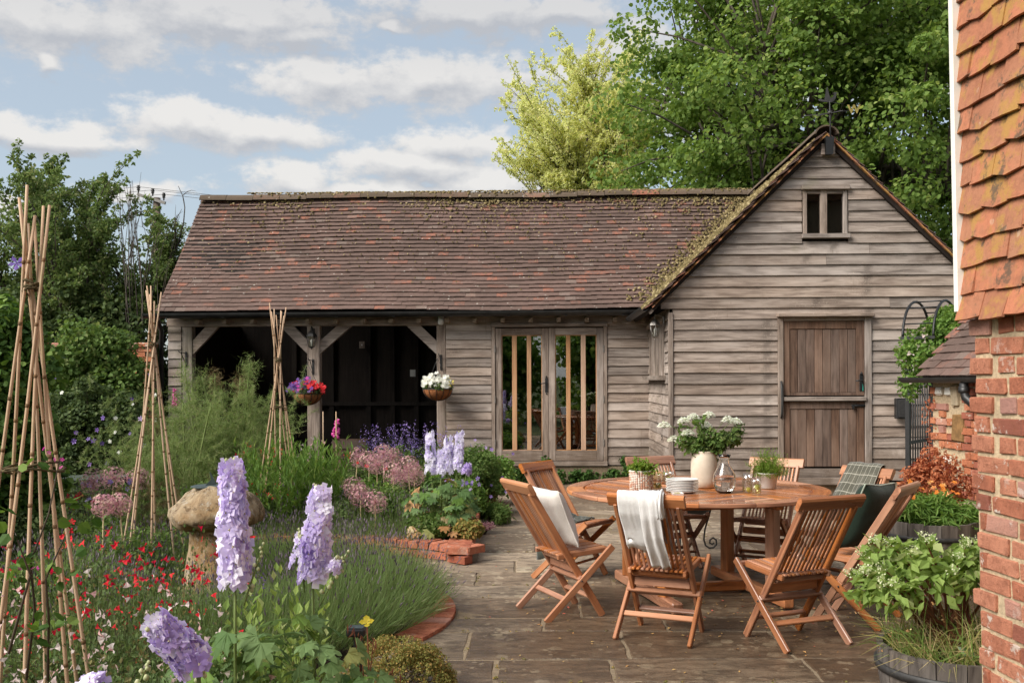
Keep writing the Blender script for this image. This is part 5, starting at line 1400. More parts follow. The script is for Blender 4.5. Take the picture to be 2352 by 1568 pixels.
def basket_bracket(u, w, label, drop=True):
    t_ = thing('basket_bracket', label, 'bracket', bw(u, .022, w), -AL, 'iron basket brackets on the barn posts')
    MB().bbox((0, -.006, 0), (.028, .010, .24), .003).build('back_plate', M['black_metal'], t_)
    mb = MB(); mb.tube([(0, -.01, .09), (0, -.20, .10), (0, -.30, .10), (0, -.315, .115), (0, -.31, .13)], .007, 6); mb.tube([(0, -.01, -.10), (0, -.06, -.04), (0, -.14, .03), (0, -.22, .095)], .006, 6); mb.build('arm', M['black_metal'], t_)
    for z in (-.10, .10): MB().lathe([(0, -.013), (.007, -.012), (.007, -.008)], 8).build('screw', M['pewter'], t_, (0, 0, z), (math.pi/2, 0, 0))
def basket(u, v, w, label):
    o = bw(u, v, w); t_ = thing('hanging_basket', label, 'hanging basket', o, -AL, 'hanging baskets on the barn front')
    R = .222; prof = [(R*math.cos(a), -R*.80*math.sin(a)) for a in np.linspace(0, math.pi/2*.97, 9)]
    MB().lathe([(q*.985, z) for q, z in prof], 28).build('coir_liner', M['coir'], t_)
    MB().tube([(R*1.01*math.cos(a), R*1.01*math.sin(a), 0) for a in np.linspace(0, 2*math.pi, 33)], .006, 6, cap=False).build('rim', M['black_metal'], t_)
    for k in range(12):
        a = 2*math.pi*k/12; MB().tube([(q*1.012*math.cos(a), q*1.012*math.sin(a), z*1.012) for q, z in prof], .0042, 5).build('rib', M['black_metal'], t_)
    for k in range(3):
        a = 2*math.pi*k/3+.5; MB().tube([(R*math.cos(a), R*math.sin(a), 0), (0, 0, .46)], .0035, 5).build('chain', M['black_metal'], t_)
    MB().tube([(0, 0, .45), (.012, 0, .475), (0, 0, .495), (-.010, 0, .485)], .004, 5).build('hook', M['black_metal'], t_)
    return t_
basket_bracket(-5.165, 1.795, 'black iron basket bracket on the middle post below the lantern')
basket_bracket(-3.19, 1.855, 'black iron basket bracket on the post beside the boarded wall')
basket_bracket(-7.14, 1.92, 'empty black iron basket bracket on the leftmost post')
bk1 = basket(-5.18, .34, 1.392, 'hanging basket of purple and red flowers on the middle post')
bk2 = basket(-3.21, .34, 1.452, 'hanging basket of white flowers beside the boarded wall')
t_ = thing('security_light', 'small white capsule light under the eaves above the right post', 'light', bw(-3.185, .06, 2.51), -AL)
MB().lathe([(0, -.085), (.025, -.082), (.042, -.065), (.046, -.04), (.046, .06), (.04, .07), (0, .07)], 20, wob=lambda t, z: 1-.25*abs(math.sin(t))).build('housing', M['white_plastic'], t_)
MB().bbox((0, .045, .02), (.05, .03, .08), .004).build('mount', M['white_plastic'], t_)
# ring hook on the return wall
t_ = thing('wall_ring', 'small black ring hook on the pale return wall', 'hook', bw(-.045, 1.9, .80))
MB().tube([(0, .025*math.cos(a), .03*math.sin(a)) for a in np.linspace(.6, 5.6, 14)], .006, 6).build('ring', M['black_metal'], t_)

# ------------------------------------------------------------------ weathervane
wv = thing('weathervane', 'iron weathervane with a bird and the letter W on the gable', 'weathervane', bw(1.99, 2.60, 4.40), -AL)
MB().bbox((0, .07, .08), (.17, .05, .14), .006).build('back_board', M['oak_x'], wv)
MB().prism([(-.045, .0), (.035, .0), (.055, .22), (-.055, .22)], 1, -.02, .045).build('bracket', M['black_metal'], wv)
MB().tube([(.012, .0, .10), (.008, 0, .50), (.002, 0, .67)], [.011, .009, .006], 8).build('pole', M['iron'], wv)
MB().lathe([(0, -.03), (.026, -.015), (.030, 0), (.022, .02), (0, .028)], 12, (.006, 0, .525)).build('hub', M['iron'], wv)
MB().tube([(-.32, .02, .49), (.25, -.02, .545)], .0045, 6).build('east_west_arm', M['iron'], wv)
MB().tube([(-.08, .28, .56), (.09, -.26, .48)], .006, 6).build('north_south_arm', M['iron'], wv)
cu_ = bpy.data.curves.new('letter', 'FONT'); cu_.body = 'W'; cu_.size = .15; cu_.extrude = .004; cu_.offset = .004; cu_.align_x = 'CENTER'; cu_.align_y = 'CENTER'
def text_mesh(cu_, name, mat):
    tmp = bpy.data.objects.new('tmp_text', cu_); COL.objects.link(tmp); bpy.context.view_layer.update()
    me = bpy.data.meshes.new_from_object(tmp.evaluated_get(bpy.context.evaluated_depsgraph_get())); bpy.data.objects.remove(tmp)
    me.name = name; me.materials.clear(); me.materials.append(M[mat]); return me
obj('letter', text_mesh(cu_, 'letter', 'vane_gold'), None, wv, (.30, -.022, .555), (math.pi/2, 0, 0))
bird = [(-.20, .03), (-.17, .10), (-.13, .07), (-.09, .06), (-.085, .12), (-.055, .36), (-.035, .40), (-.01, .22), (.02, .10), (.06, .12), (.085, .19), (.075, .235), (.10, .26), (.13, .245), (.17, .235), (.13, .22), (.125, .18), (.115, .10), (.09, .03), (.02, -.01), (-.10, .005)]
MB().prism([(a*.68, b*.48+.66) for a, b in bird], 1, -.003, .003).build('bird', M['iron'], wv)
MB().tube([(-.14, 0, .69), (.17, 0, .63)], .004, 6).build('pointer', M['iron'], wv)

# ------------------------------------------------------------------ things kept inside the barn
def crate(name, label, cat, u, v, w, size, mat, rz=0):
    t_ = thing(name, label, cat, bw(u, v, w), -AL+rz); x, y, z = size
    for s_ in (-1, 1):
        for k in range(4): MB().box((s_*0, s_*(y/2-.01), .05+z/4*k+.01), (x, .02, z/4-.02)).build('slat', M[mat], t_)
        for k in range(4): MB().box((s_*(x/2-.01), 0, .05+z/4*k+.01), (.02, y-.045, z/4-.02)).build('slat', M[mat], t_)
    MB().box((0, 0, .015), (x, y, .02)).build('base', M[mat], t_)
crate('log_crate', 'brown slatted crate inside the right bay beside the middle post', 'crate', -4.75, -.9, .03, (.55, .45, .62), 'oak_door')
crate('log_crate', 'dim slatted crate at the back of the left bay', 'crate', -6.4, -2.4, .03, (.8, .5, .5), 'dark_boards')
t_ = thing('folded_table', 'dark folded games table with grey lettering behind the glass', 'table', bw(-1.05, -.75, .0), -AL+.1)
MB().bbox((0, 0, .80), (1.2, .03, .75), .006).build('top', M['dark_box'], t_)
for x in (-.45, .45): MB().tube([(x, 0, .45), (x, .02, .04), (x, -.25, .03), (x, .25, .03)], .018, 8).build('leg', M['black_metal'], t_)
cu_ = bpy.data.curves.new('lettering', 'FONT'); cu_.body = 'KETTLER'; cu_.size = .075; cu_.extrude = .001; cu_.align_x = 'CENTER'
obj('lettering', text_mesh(cu_, 'lettering', 'letter'), None, t_, (-.06, -.018, 1.09), (math.pi/2, 0, 0))
for k, (u, w, lb) in enumerate(((-4.05, 1.72, 'pale square switch plate on the back wall of the right bay'), (-5.0, 2.25, 'dim square card high on the back wall near the middle post'))):
    t_ = thing('wall_plate_switch' if k == 0 else 'wall_card', lb, 'plate', bw(u, -3.25, w), -AL)
    MB().bbox((0, 0, 0), (.10, .02, .13), .003).build('face', M['white_plastic'] if k == 0 else M['oak_z'], t_)
    MB().bbox((0, -.014, 0), (.02, .01, .03), .002).build('toggle', M['white_plastic'], t_)
t_ = thing('wheelbarrow', 'old rusty wheelbarrow in the shade of the right bay', 'wheelbarrow', bw(-4.2, -1.5, .03), .5)
MB().prism([(-.40, .30), (.45, .30), (.60, .55), (-.45, .55)], 1, -.28, .28).build('tray', M['iron'], t_)
mb = MB(); mb.tube([(.25*math.cos(a)*.8+.62, 0, .20+.2*math.sin(a)) for a in np.linspace(0, 2*math.pi, 20)], .03, 8, cap=False); mb.build('wheel', M['black_metal'], t_)
for s_ in (-1, 1):
    MB().tube([(.62, .07*s_, .20), (-.3, .22*s_, .30), (-.95, .28*s_, .52)], .018, 8).build('handle', M['pole'], t_)
    MB().tube([(-.3, .2*s_, .30), (-.42, .22*s_, .0)], .015, 6).build('leg', M['iron'], t_)

# ------------------------------------------------------------------ garden wall at the left, trough
gw_ = thing('garden_wall', 'old red brick garden wall running left from the barn, half hidden by climbers', 'wall', (-5.5, 15.25, 0))
MB().box((-2.6, .11, 1.02), (5.2, .19, 2.16)).build('wall_core', M['mortar_dull'], gw_)
gb = brick_variants(.213, .05, .064, M['brick_old'], 5, .004); restb = []
for c_ in range(28):
    x = -.01-(.11 if c_ % 2 else 0); z = 2.07-c_*.075; k = 0
    while x > -5.1:
        Mx = Matrix.Translation((x-.107, .018+random.uniform(-.004, .004), z))
        if c_ < 9 and x > -2.6 or c_ < 3: inst('brick', random.choice(gb), gw_, Mx)
        else: restb.append((x-.107, .018, z))
        x -= .224
mb = MB()
for p in restb: mb.box(p, (.213, .05, .064))
mb.build('lower_courses', M['brick_old'], gw_, kind='stuff')
for k in range(23): MB().bbox((0, 0, 0), (.22, .30, .07), .012, jit=.006).build('coping_brick', M['brick_old'], gw_, (-.11-.227*k, .11, 2.14))
tr = thing('green_trough', 'dull green oval trough on a clay pot at the back left', 'trough', (-4.3, 10.0, 0), .3)
MB().lathe([(.22, .0), (.25, .30), (.24, .30), (0, .30)], 20).build('pot', M['brick_old'], tr)
def oval(t, z): return 1/math.sqrt((math.cos(t)/1.0)**2+(math.sin(t)/.55)**2)
MB().lathe([(.0, .31), (.30, .31), (.40, .52), (.43, .60), (.445, .60), (.445, .62), (.41, .62), (.37, .52), (0, .50)], 28, wob=oval).build('tub', M['paint_green'], tr)

# ------------------------------------------------------------------ power pole far behind
pp = thing('power_pole', 'wooden power pole with crossarm and insulators behind the left trees', 'pole', (-9.97, 28, 0))
MB().tube([(0, 0, 0), (0, 0, 6.75)], [.13, .10], 10).build('pole', M['pole'], pp)
MB().bar((-.50, -.12, 6.83), (.28, -.12, 6.58), .09, .08).build('crossarm', M['pewter'], pp)
for k, (x, z) in enumerate(((-.47, 6.87), (-.07, 6.78), (.24, 6.66))):
    MB().lathe([(.02, 0), (.02, .06), (.05, .08), (.03, .11), (.06, .14), (.03, .17), (.05, .20), (0, .22)], 10).build('insulator', M['iron'], pp, (x, -.12, z))
    for far, nm in (((-22, 3, z+.35), 'wire'), ((30, 6, z-.9), 'wire')):
        a = Vector((x, -.12, z+.17)); b = Vector(far); MB().tube([a.lerp(b, q)+Vector((0, 0, -.5*math.sin(math.pi*q))) for q in np.linspace(0, 1, 9)], .006, 4).build(nm, M['iron'], pp)

# ------------------------------------------------------------------ bamboo wigwams
def wigwam(loc, apex, canes, label, r=.009, ties=((1.0,),), h_tie=.0, spread=.0):
    """canes = list of (foot x, foot y, top x, top y, top z) relative to loc, all passing near the apex tie"""
    t_ = thing('bamboo_wigwam', label, 'plant support', loc, 0, 'bamboo cane wigwams')
    for k, (fx, fy, tx, ty, tz) in enumerate(canes):
        a, b = Vector((fx, fy, 0)), Vector((tx, ty, tz)); L = (b-a).length; d = (b-a)/L
        n = int(L/.20); zs = [0]; rr = []
        while zs[-1] < L-.12: zs.append(zs[-1]+random.uniform(.16, .27))
        zs[-1] = L
        pts, rad = [], []
        bow = Vector((random.uniform(-1, 1), random.uniform(-1, 1), 0))*.012
        for q in np.linspace(0, 1, 11): pts.append(Vector((0, 0, L*q))+bow*math.sin(math.pi*q)); rad.append(r*(1.12-.38*q))
        mb = MB(); mb.tube(pts, rad, 8); R = Matrix.Translation(a)@d.to_track_quat('Z', 'Y').to_matrix().to_4x4()
        o = inst('cane', mb.mesh('cane', M['bamboo']), t_, R)
        mb = MB()
        for z in zs[1:-1]:
            q = z/L; c = Vector((0, 0, z))+bow*math.sin(math.pi*q); rd = r*(1.12-.38*q)
            mb.lathe([(rd*1.0, -.008), (rd*1.22, -.002), (rd*1.25, .002), (rd*1.0, .006)], 8, c)
        j = mb.build('cane_joints', M['bamboo_node'], o, kind='stuff')
    for (cx, cy, cz, rad_, turns) in ties:
        pts = [(cx+rad_*math.cos(a)*(1+.1*math.sin(a*3.3)), cy+rad_*math.sin(a), cz+.012*math.sin(a*1.7)+.004*a/turns) for a in np.linspace(0, 2*math.pi*turns, 14*turns)]
        MB().tube(pts, .0045, 5).build('twine', M['tie'], t_)
    return t_
def wig(px, py, d, half_f, top_z, tops, label, r, seed, nf=8, tie2=None):
    random.seed(seed); A = P(px, py, d); loc = Vector((A.x, A.y, 0)); cs = []; ha = A.z
    for k in range(nf):
        a = 2*math.pi*(k+.35)/nf; fx, fy = half_f*math.cos(a), half_f*math.sin(a)
        ax, ay = random.uniform(-.02, .02)+.015*math.cos(a+1), .02*math.sin(a+1)      # where it passes the tie
        dz = top_z-ha+random.uniform(-.10, .06); s_ = (ha+dz)/ha
        tx, ty = fx+(ax-fx)*s_, fy+(ay-fy)*s_
        cs.append((fx, fy, tx*tops, ty*tops, ha+dz))
    ties = [(0, 0, ha, .028, 4)]
    if tie2: ties += [(0, 0, tie2, half_f*(1-tie2/ha)+.012, 2)]
    return wigwam(loc, ha, cs, label, r, ties)
wig(75, 668, 3.3, .245, 2.18, 1.05, 'tall bamboo cane wigwam in the left foreground', .0066, 3, 8, 1.27)
wig(350, 795, 7.5, .265, 2.24, 1.0, 'bamboo cane wigwam beside the left end of the barn', .0078, 5, 8)
wig(640, 830, 9.8, .265, 2.30, 1.05, 'bamboo cane wigwam in front of the left open bay', .0078, 9, 8, 1.3)
for (px, py, py2, d, lb) in ((772, 945, 1120, 10.8, 'single thin cane beside the magenta foxglove'), (742, 945, 1060, 11.2, 'single short cane beside the middle post')):
    a, b = P(px, py, d), P(px+1, py2, d); t_ = thing('garden_cane', lb, 'cane', (b.x, b.y, 0), group='single canes in the back bed')
    MB().tube([(0, 0, .08), (a.x-b.x, 0, a.z)], .006, 6).build('cane', M['bamboo'], t_)
    MB().lathe([(.006, -.004), (.008, 0), (.006, .004)], 6, ((a.x-b.x)*.5, 0, a.z*.5)).build('joint', M['bamboo_node'], t_)
random.seed(21)
# ------------------------------------------------------------------ planting helpers
def foliage(C, Rd, per, tmpl, size, up=.5, droop=.35, shell=.55, r=None):
    """leaf clumps: C (n,3) centres, Rd (n,) or (n,3) radii, 'per' leaves each"""
    C = np.asarray(C, float); n = len(C); Rd = np.asarray(Rd, float)
    if Rd.ndim == 1: Rd = np.repeat(Rd[:, None], 3, 1)
    N = n*per; idx = np.repeat(np.arange(n), per)
    d = rdir(N); rad = rng.random(N)**(1/3); rad = rad*(1-shell)+shell*(.55+.45*rng.random(N))
    pos = C[idx]+d*rad[:, None]*Rd[idx]
    nrm = d*.55+rng.normal(size=(N, 3))*.55; nrm[:, 2] += up
    nrm /= np.linalg.norm(nrm, axis=1, keepdims=True)
    ax = np.cross(nrm, rng.normal(size=(N, 3))); ax[:, 2] -= droop*.6
    s_ = rng.uniform(size[0], size[1], N)
    return scatter(*tmpl, pos, rots(ax, None, nrm), s_)
def add_mesh(parent, VF, mat, name, kind=None, smooth=False):
    V, F = VF if isinstance(VF, tuple) and isinstance(VF[1], np.ndarray) else joinVF(VF)
    return obj(name, np_mesh(name, V, F if isinstance(F, list) else [F], M[mat], smooth), None, parent, kind=kind)
def branches(parent, curves, name='branch', mat='bark', n=5):
    mb = MB()
    for pts, r0, r1 in curves:
        k = len(pts); mb.tube(pts, [r0+(r1-r0)*i/(k-1) for i in range(k)], n, cap=False)
    return mb.build(name, M[mat], parent)
def curve3(a, b, bend, k=5):
    a, b = Vector(a), Vector(b); return [a.lerp(b, t)+Vector(bend)*math.sin(math.pi*t) for t in np.linspace(0, 1, k)]
def ring_pts(n, r): a = rng.random(n)*2*math.pi; q = r*np.sqrt(rng.random(n)); return np.stack([q*np.cos(a), q*np.sin(a)], 1)
def bush(name, label, loc, r, h, ncl, per, tmpl, size, mat, cat='shrub', group=None, clr=.28, z0=.08, stems='stem_dark', flat=1.0, up=.5):
    t_ = thing(name, label, cat, loc, 0, group)
    d = rdir(ncl); d[:, 2] = np.abs(d[:, 2])**.55; d[:, :2] /= np.maximum(np.linalg.norm(d[:, :2], axis=1, keepdims=True), 1e-6)/np.sqrt(np.clip(1-(d[:, 2:]**2), .02, 1))**.7; q = .45+.55*rng.random(ncl)**.6
    rx, ry = (r, r) if not isinstance(r, tuple) else r
    C = d*q[:, None]*np.array([rx, ry, (h-z0)])*(1-clr*.5)+np.array([0, 0, z0])
    Rd = np.full(ncl, min(rx, ry, h)*clr)*rng.uniform(.6, 1.25, ncl)
    add_mesh(t_, foliage(C, np.stack([Rd, Rd, Rd*flat], 1), per, tmpl, size, up), mat, 'leaves', 'stuff')
    if stems:
        k = min(ncl, 26); cur = [(curve3((C[i][0]*.15, C[i][1]*.15, 0), C[i], (0, 0, .05*h)), .012*h+.003, .003) for i in range(k)]
        branches(t_, cur, 'stems', stems, 4)
    return t_
def upright(name, label, loc, r, h, nst, lps, tmpl, size, mat, stem='stem', cat='plant', group=None, splay=.35, z_lo=.1, sw=.0035, hv=.3, lang=.9):
    """many upright stems with leaves all the way up"""
    t_ = thing(name, label, cat, loc, 0, group)
    b = ring_pts(nst, r*.55); tops = b*(1+splay)+rng.normal(size=(nst, 2))*r*.18; hh = h*(1-hv*rng.random(nst))
    p0 = np.concatenate([b, np.zeros((nst, 1))], 1); p1 = np.concatenate([tops, hh[:, None]], 1)
    bend = rng.normal(size=(nst, 3))*np.array([.03, .03, 0])*h
    add_mesh(t_, [strands(p0, p1, sw, bend)], stem, 'stems', 'stuff')
    N = nst*lps; i = np.repeat(np.arange(nst), lps); f = np.tile(np.linspace(z_lo, 1.0, lps), nst)+rng.normal(size=N)*.02
    f = np.clip(f, 0, 1); pos = p0[i]*(1-f)[:, None]+p1[i]*f[:, None]+bend[i]*(4*f*(1-f))[:, None]*.5
    az = f*34+rng.random(N)*1.5+i; el = lang-.9*f+rng.normal(size=N)*.2
    d = np.stack([np.cos(az)*np.sin(el+.3), np.sin(az)*np.sin(el+.3), np.cos(el+.3)], 1)
    s_ = rng.uniform(size[0], size[1], N)*(1-.35*f)
    V = scatter(*tmpl, pos, rots(d), s_); add_mesh(t_, V, mat, 'leaves', 'stuff')
    t_['tops'] = 0; return t_, p1
def floret_mesh(name, mat, layers=2, eye=None, petals=PETALS, sc_=1.0):
    L = []
    for k in range(layers):
        Rz = np.array(Matrix.Rotation(k*.6, 3, 'Z')); v = (petals[0]*(1-.38*k)+np.array([0, 0, .16*k])) @ Rz.T
        v = v+rng.normal(size=v.shape)*.022; L.append((v*sc_, petals[1]))
    V, F = joinVF(L); nf = len(F[0]); mi = np.zeros(nf, int); mats = [M[mat]]
    if eye:
        b = len(V); V = np.concatenate([V, np.array([(.13, 0, .32), (-.07, .12, .32), (-.07, -.12, .32), (0, 0, .42)])*sc_]); F = [np.concatenate([F[0], np.array([(b, b+1, b+3), (b+1, b+2, b+3), (b+2, b, b+3)])])]
        mi = np.concatenate([mi, [1]*3]); mats.append(M[eye])
    return np_mesh(name, V, F, mats=mats, mi=mi)
def place(parent, meshes, pos, dirs, size, name='flower'):
    """single flowers as objects; the flower faces along dirs (its local z)"""
    pos = np.asarray(pos); dirs = np.asarray(dirs)
    for p, d, s_ in zip(pos, dirs, np.broadcast_to(size, (len(pos),))):
        q = Vector(d).to_track_quat('Z', 'Y').to_matrix().to_4x4()
        inst(name, random.choice(meshes), parent, Matrix.Translation(Vector(p))@q@Matrix.Rotation(random.random()*6.28, 4, 'Z')@Matrix.Scale(float(s_), 4))
RPET = (np.array([(0, 0, 0)]+sum([[(math.sin(a-.56)*.62, math.cos(a-.56)*.62, .10), (math.sin(a-.34)*.95, math.cos(a-.34)*.95, .20), (math.sin(a+.34)*.95, math.cos(a+.34)*.95, .20), (math.sin(a+.56)*.62, math.cos(a+.56)*.62, .10)] for a in [k*2*math.pi/5 for k in range(5)]], [])),
        np.array(sum([[(0, 1+4*k, 2+4*k), (0, 2+4*k, 3+4*k), (0, 3+4*k, 4+4*k)] for k in range(5)], [])))
FM = {}
FM['lilac'] = [floret_mesh('floret', 'fl_lilac', 2, 'fl_eye', RPET) for _ in range(5)]
FM['pale'] = [floret_mesh('floret', 'fl_lilac_pale', 2, 'fl_eye', RPET) for _ in range(4)]
FM['mauve'] = [floret_mesh('floret', 'fl_mauve', 2, 'fl_eye', RPET) for _ in range(4)]
FM['red'] = [floret_mesh('flower', 'fl_red', 1) for _ in range(3)]
FM['redpet'] = [floret_mesh('flower', 'fl_red', 1, 'fl_eye', RPET) for _ in range(3)]
FM['white'] = [floret_mesh('flower', 'fl_white', 2, None, RPET) for _ in range(3)]
FM['purple'] = [floret_mesh('flower', 'fl_purple', 1) for _ in range(3)]
FM['violet'] = [floret_mesh('flower', 'fl_violet', 1) for _ in range(3)]
FM['magenta'] = [floret_mesh('flower', 'fl_magenta', 1) for _ in range(2)]
FM['orange'] = [floret_mesh('flower', 'fl_orange', 2) for _ in range(3)]
FM['yellow'] = [floret_mesh('flower', 'fl_yellow', 1) for _ in range(2)]
LIP = (np.array([(0, 0, 0), (.35, .5, .2), (.75, .95, .1), (.15, 1.05, -.05), (-.15, 1.05, -.05), (-.75, .95, .1), (-.35, .5, .2), (.18, -.5, .25), (-.18, -.5, .25), (0, -.75, .45)]),
       np.array([(0, 1, 3), (1, 2, 3), (0, 3, 4), (0, 4, 6), (4, 5, 6), (0, 8, 9), (0, 9, 7)]))
FM['lipred'] = [floret_mesh('flower', 'fl_red', 1, None, LIP) for _ in range(4)]
FM['lippink'] = [floret_mesh('flower', 'fl_pinkwhite', 1, None, LIP) for _ in range(4)]

# ------------------------------------------------------------------ trees beyond the barn
def big_tree(name, label, base, trunk_h, C, Rd, per, tmpl, size, leaf, trunk_r, limbs=9, mat='bark', up=.5, droop=.4, cat='tree'):
    t_ = thing(name, label, cat, base); C = np.asarray(C)
    o = add_mesh(t_, foliage(C, Rd, per, tmpl, size, up, droop), leaf, 'crown', 'stuff')
    top = np.array([0, 0, C[:, 2].max()*.72])
    branches(t_, [([(0, 0, 0), (.05, 0, trunk_h*.5), (0, .05, trunk_h), (.1, 0, trunk_h+(top[2]-trunk_h)*.5), tuple(top)], trunk_r, trunk_r*.25)], 'trunk', mat, 9)
    cur = []; order = rng.permutation(len(C)); hubs = []
    for i in order[:limbs]:
        z0 = rng.uniform(trunk_h*.8, top[2]*.75); a = Vector((0, 0, z0)); b = Vector(C[i]); hubs.append((a, b)); cur.append((curve3(a, b, (0, 0, .5), 6), trunk_r*.42, .03))
    for i in order[limbs:]:
        b = Vector(C[i]); j = min(range(len(hubs)), key=lambda k: (hubs[k][1]-b).length); a = hubs[j][0].lerp(hubs[j][1], rng.uniform(.35, .9)); cur.append((curve3(a, b, (0, 0, .2), 4), trunk_r*.14, .012))
    branches(t_, cur, 'limbs', mat, 4)
    return t_
def crown_pts(n, rx, ry, rz, zc, inner=.55, fn=None):
    d = rdir(n); q = inner+(1-inner)*rng.random(n)**.6; C = d*q[:, None]*np.array([rx, ry, rz]); C[:, 2] += zc
    return C
rng = np.random.default_rng(11)
C = crown_pts(520, 5.0, 4.2, 5.6, 7.9, .35); C = C[C[:, 2] > 3.0]
C = C*(1+.10*rng.normal(size=(len(C), 1)))
big_tree('lime_tree', 'large bright green lime tree rising behind the gable', (7.6, 23.5, 0), 3.2, C, rng.uniform(.45, 1.05, len(C))[:, None]*np.array([[1, 1, .62]]), 270, ROUND, (.075, .13), 'lf_lime', .34, 12)
# loosely branched fruit trees, left
def branchy(name, label, base, h, spread, leaf, size, per, nl=9, fork=1.1, mat='bark', dens=1.0, squash=1.0, xmax=99, reach=1.0):
    t_ = thing(name, label, 'tree', base); cur = []; C = []; R_ = []
    branches(t_, [([(0, 0, 0), (.06, 0, fork*.5), (0, 0, fork)], .12, .09)], 'trunk', mat, 8)
    def leafy(pts, f0, n, rad):
        for q in np.linspace(f0, 1, n):
            s_ = q*(len(pts)-1); i = min(len(pts)-2, int(s_)); p = pts[i].lerp(pts[i+1], s_-i)
            if p.x+base[0] > xmax-.12: continue
            C.append((p.x+rng.normal()*.03, p.y+rng.normal()*.03, p.z)); R_.append(rad*(1.25-.75*q)*rng.uniform(.6, 1.3))
    for k in range(nl):
        a = 6.28*(k+rng.random())/nl; q = rng.uniform(.2, .8); zt = h*rng.uniform(.60, .86)*(1.08-.35*q)
        tip = Vector((spread*q*math.cos(a), spread*squash*q*math.sin(a), zt)); limb = curve3((0, 0, fork), tip, (tip.x*.12, tip.y*.12, .12*h*rng.random()), 7); cur.append((limb, .05, .016))
        for j in range(int(11*dens)):
            i = rng.integers(2, 7); p = limb[i]; out = Vector((math.cos(a+rng.normal()*.9), squash*math.sin(a+rng.normal()*.9), rng.uniform(.35, 1.7))).normalized(); L = rng.uniform(.5, 1.15)*h*.21*(1.25 if i > 4 else 1)*reach
            e = p+out*L; e.z = min(e.z, h*rng.uniform(.86, 1.0)); e.x = min(e.x, xmax-base[0]); sb = curve3(p, e, (rng.normal()*.08, rng.normal()*.08, .10*L), 6); cur.append((sb, .015, .004)); leafy(sb, .15, 9, .105)
            for w_ in range(3):
                p2 = sb[rng.integers(1, 5)]; e2 = p2+Vector((rng.normal()*.45, rng.normal()*.35, rng.uniform(.15, 1.0))).normalized()*rng.uniform(.2, .55); tw_ = curve3(p2, e2, (0, 0, .05), 4); cur.append((tw_, .007, .002)); leafy(tw_, .1, 5, .085)
    branches(t_, cur, 'limbs', mat, 4)
    add_mesh(t_, foliage(np.array(C), np.array(R_), per, LEAF, size, .25, .1), leaf, 'crown', 'stuff')
branchy('plum_tree', 'broad leafy plum tree with arching shoots behind the garden wall', (-7.5, 17.4, 0), 5.85, 2.5, 'lf_apple', (.05, .095), 13, 11, 1.2, dens=1.15, squash=.6, xmax=-5.65)
branchy('young_plum', 'thin young tree growing round the power pole', (-6.3, 17.2, 0), 4.7, .75, 'lf_apple', (.045, .075), 6, 5, 1.6, squash=.6, xmax=-5.65)
branchy('plum_tree', 'leafy fruit tree at the far left edge behind the wigwam', (-9.3, 17.5, 0), 4.7, 1.9, 'lf_apple', (.05, .09), 14, 9, 1.0, squash=.6)
branchy('yellow_tree', 'slender pale yellow green tree behind the barn ridge', (2.25, 28.5, 0), 12.7, 1.95, 'lf_yellow', (.055, .10), 12, 22, 4.6, dens=1.75, reach=.62)
t_ = thing('bare_sapling', 'nearly bare twiggy sapling against the barn verge', 'tree', (-6.1, 16.3, 0))
cur = []
for k in range(8):
    b = Vector((rng.normal()*.28+.05, rng.normal()*.2, rng.uniform(3.0, 4.9))); cur.append((curve3((0, 0, 1.2), b, (rng.normal()*.15, 0, .2), 6), .016, .003))
    for j in range(4): e = b+Vector((rng.normal()*.18, 0, rng.uniform(-.3, .4))); cur.append((curve3(Vector((0, 0, 1.2)).lerp(b, rng.uniform(.5, .95)), e, (0, 0, .06), 4), .006, .002))
branches(t_, cur, 'twigs', 'bark', 4); branches(t_, [([(0, 0, 0), (0, 0, 1.25)], .03, .018)], 'trunk', 'bark', 6)
# shrubs and climbers on the left
bush('evergreen_shrub', 'broad dark evergreen shrub filling behind the garden wall', (-7.4, 16.6, 0), (2.3, 1.0), 3.9, 150, 250, ROUND, (.05, .09), 'lf_dark', clr=.36)
bush('evergreen_shrub', 'dark bushy shrub hard against the left end of the barn', (-6.15, 15.9, 0), (.75, .5), 3.15, 60, 230, ROUND, (.045, .085), 'lf_dark', clr=.5)
bush('honeysuckle', 'mid green leafy climber tumbling over the garden wall', (-6.0, 14.3, 0), (.98, .7), 2.95, 120, 260, ROUND, (.04, .075), 'lf_mid', 'climber', clr=.42)
bush('ivy_mass', 'ivy mass heaped over the garden wall at the far left', (-7.9, 14.0, 0), (1.2, .8), 2.8, 90, 260, ROUND, (.05, .085), 'lf_dark', 'climber', clr=.42)
wc = bush('wall_clematis', 'dark clematis on the wall, dotted with purple and mauve flowers', (-5.35, 12.7, 0), (.95, .5), 1.95, 90, 260, ROUND, (.035, .06), 'lf_dark', 'climber', clr=.38)
pp_ = []
for k in range(56):
    a = rng.uniform(-1, 1); pp_.append((a*.9, -.5-.12*rng.random()+.3*a*a, rng.choice([rng.uniform(.7, 1.2), rng.uniform(.5, 1.8)])))
place(wc, FM['violet']+FM['purple'], pp_[:44], rdir(44)*.5+np.array([.1, -1, .2]), rng.uniform(.025, .045, 44)); place(wc, FM['white'], pp_[44:], rdir(12)*.5+np.array([0, -1, .2]), rng.uniform(.02, .035, 12))
ec = bush('clematis', 'bright green clematis climbing at the left edge behind the tall wigwam', (-4.25, 8.1, 0), (.62, .55), 2.78, 95, 240, ROUND, (.04, .075), 'lf_clem', 'climber', clr=.42)
place(ec, FM['violet'], [(.50, -.55, 2.47), (.06, -.62, 2.57), (.0, -.6, 1.3)], [(.2, -1, .3)]*3, [.062, .055, .04])
bush('clematis', 'darker leafy climber at the bottom of the left edge', (-4.5, 7.2, 0), (.7, .5), 1.55, 60, 220, ROUND, (.04, .07), 'lf_dark', 'climber', clr=.42)
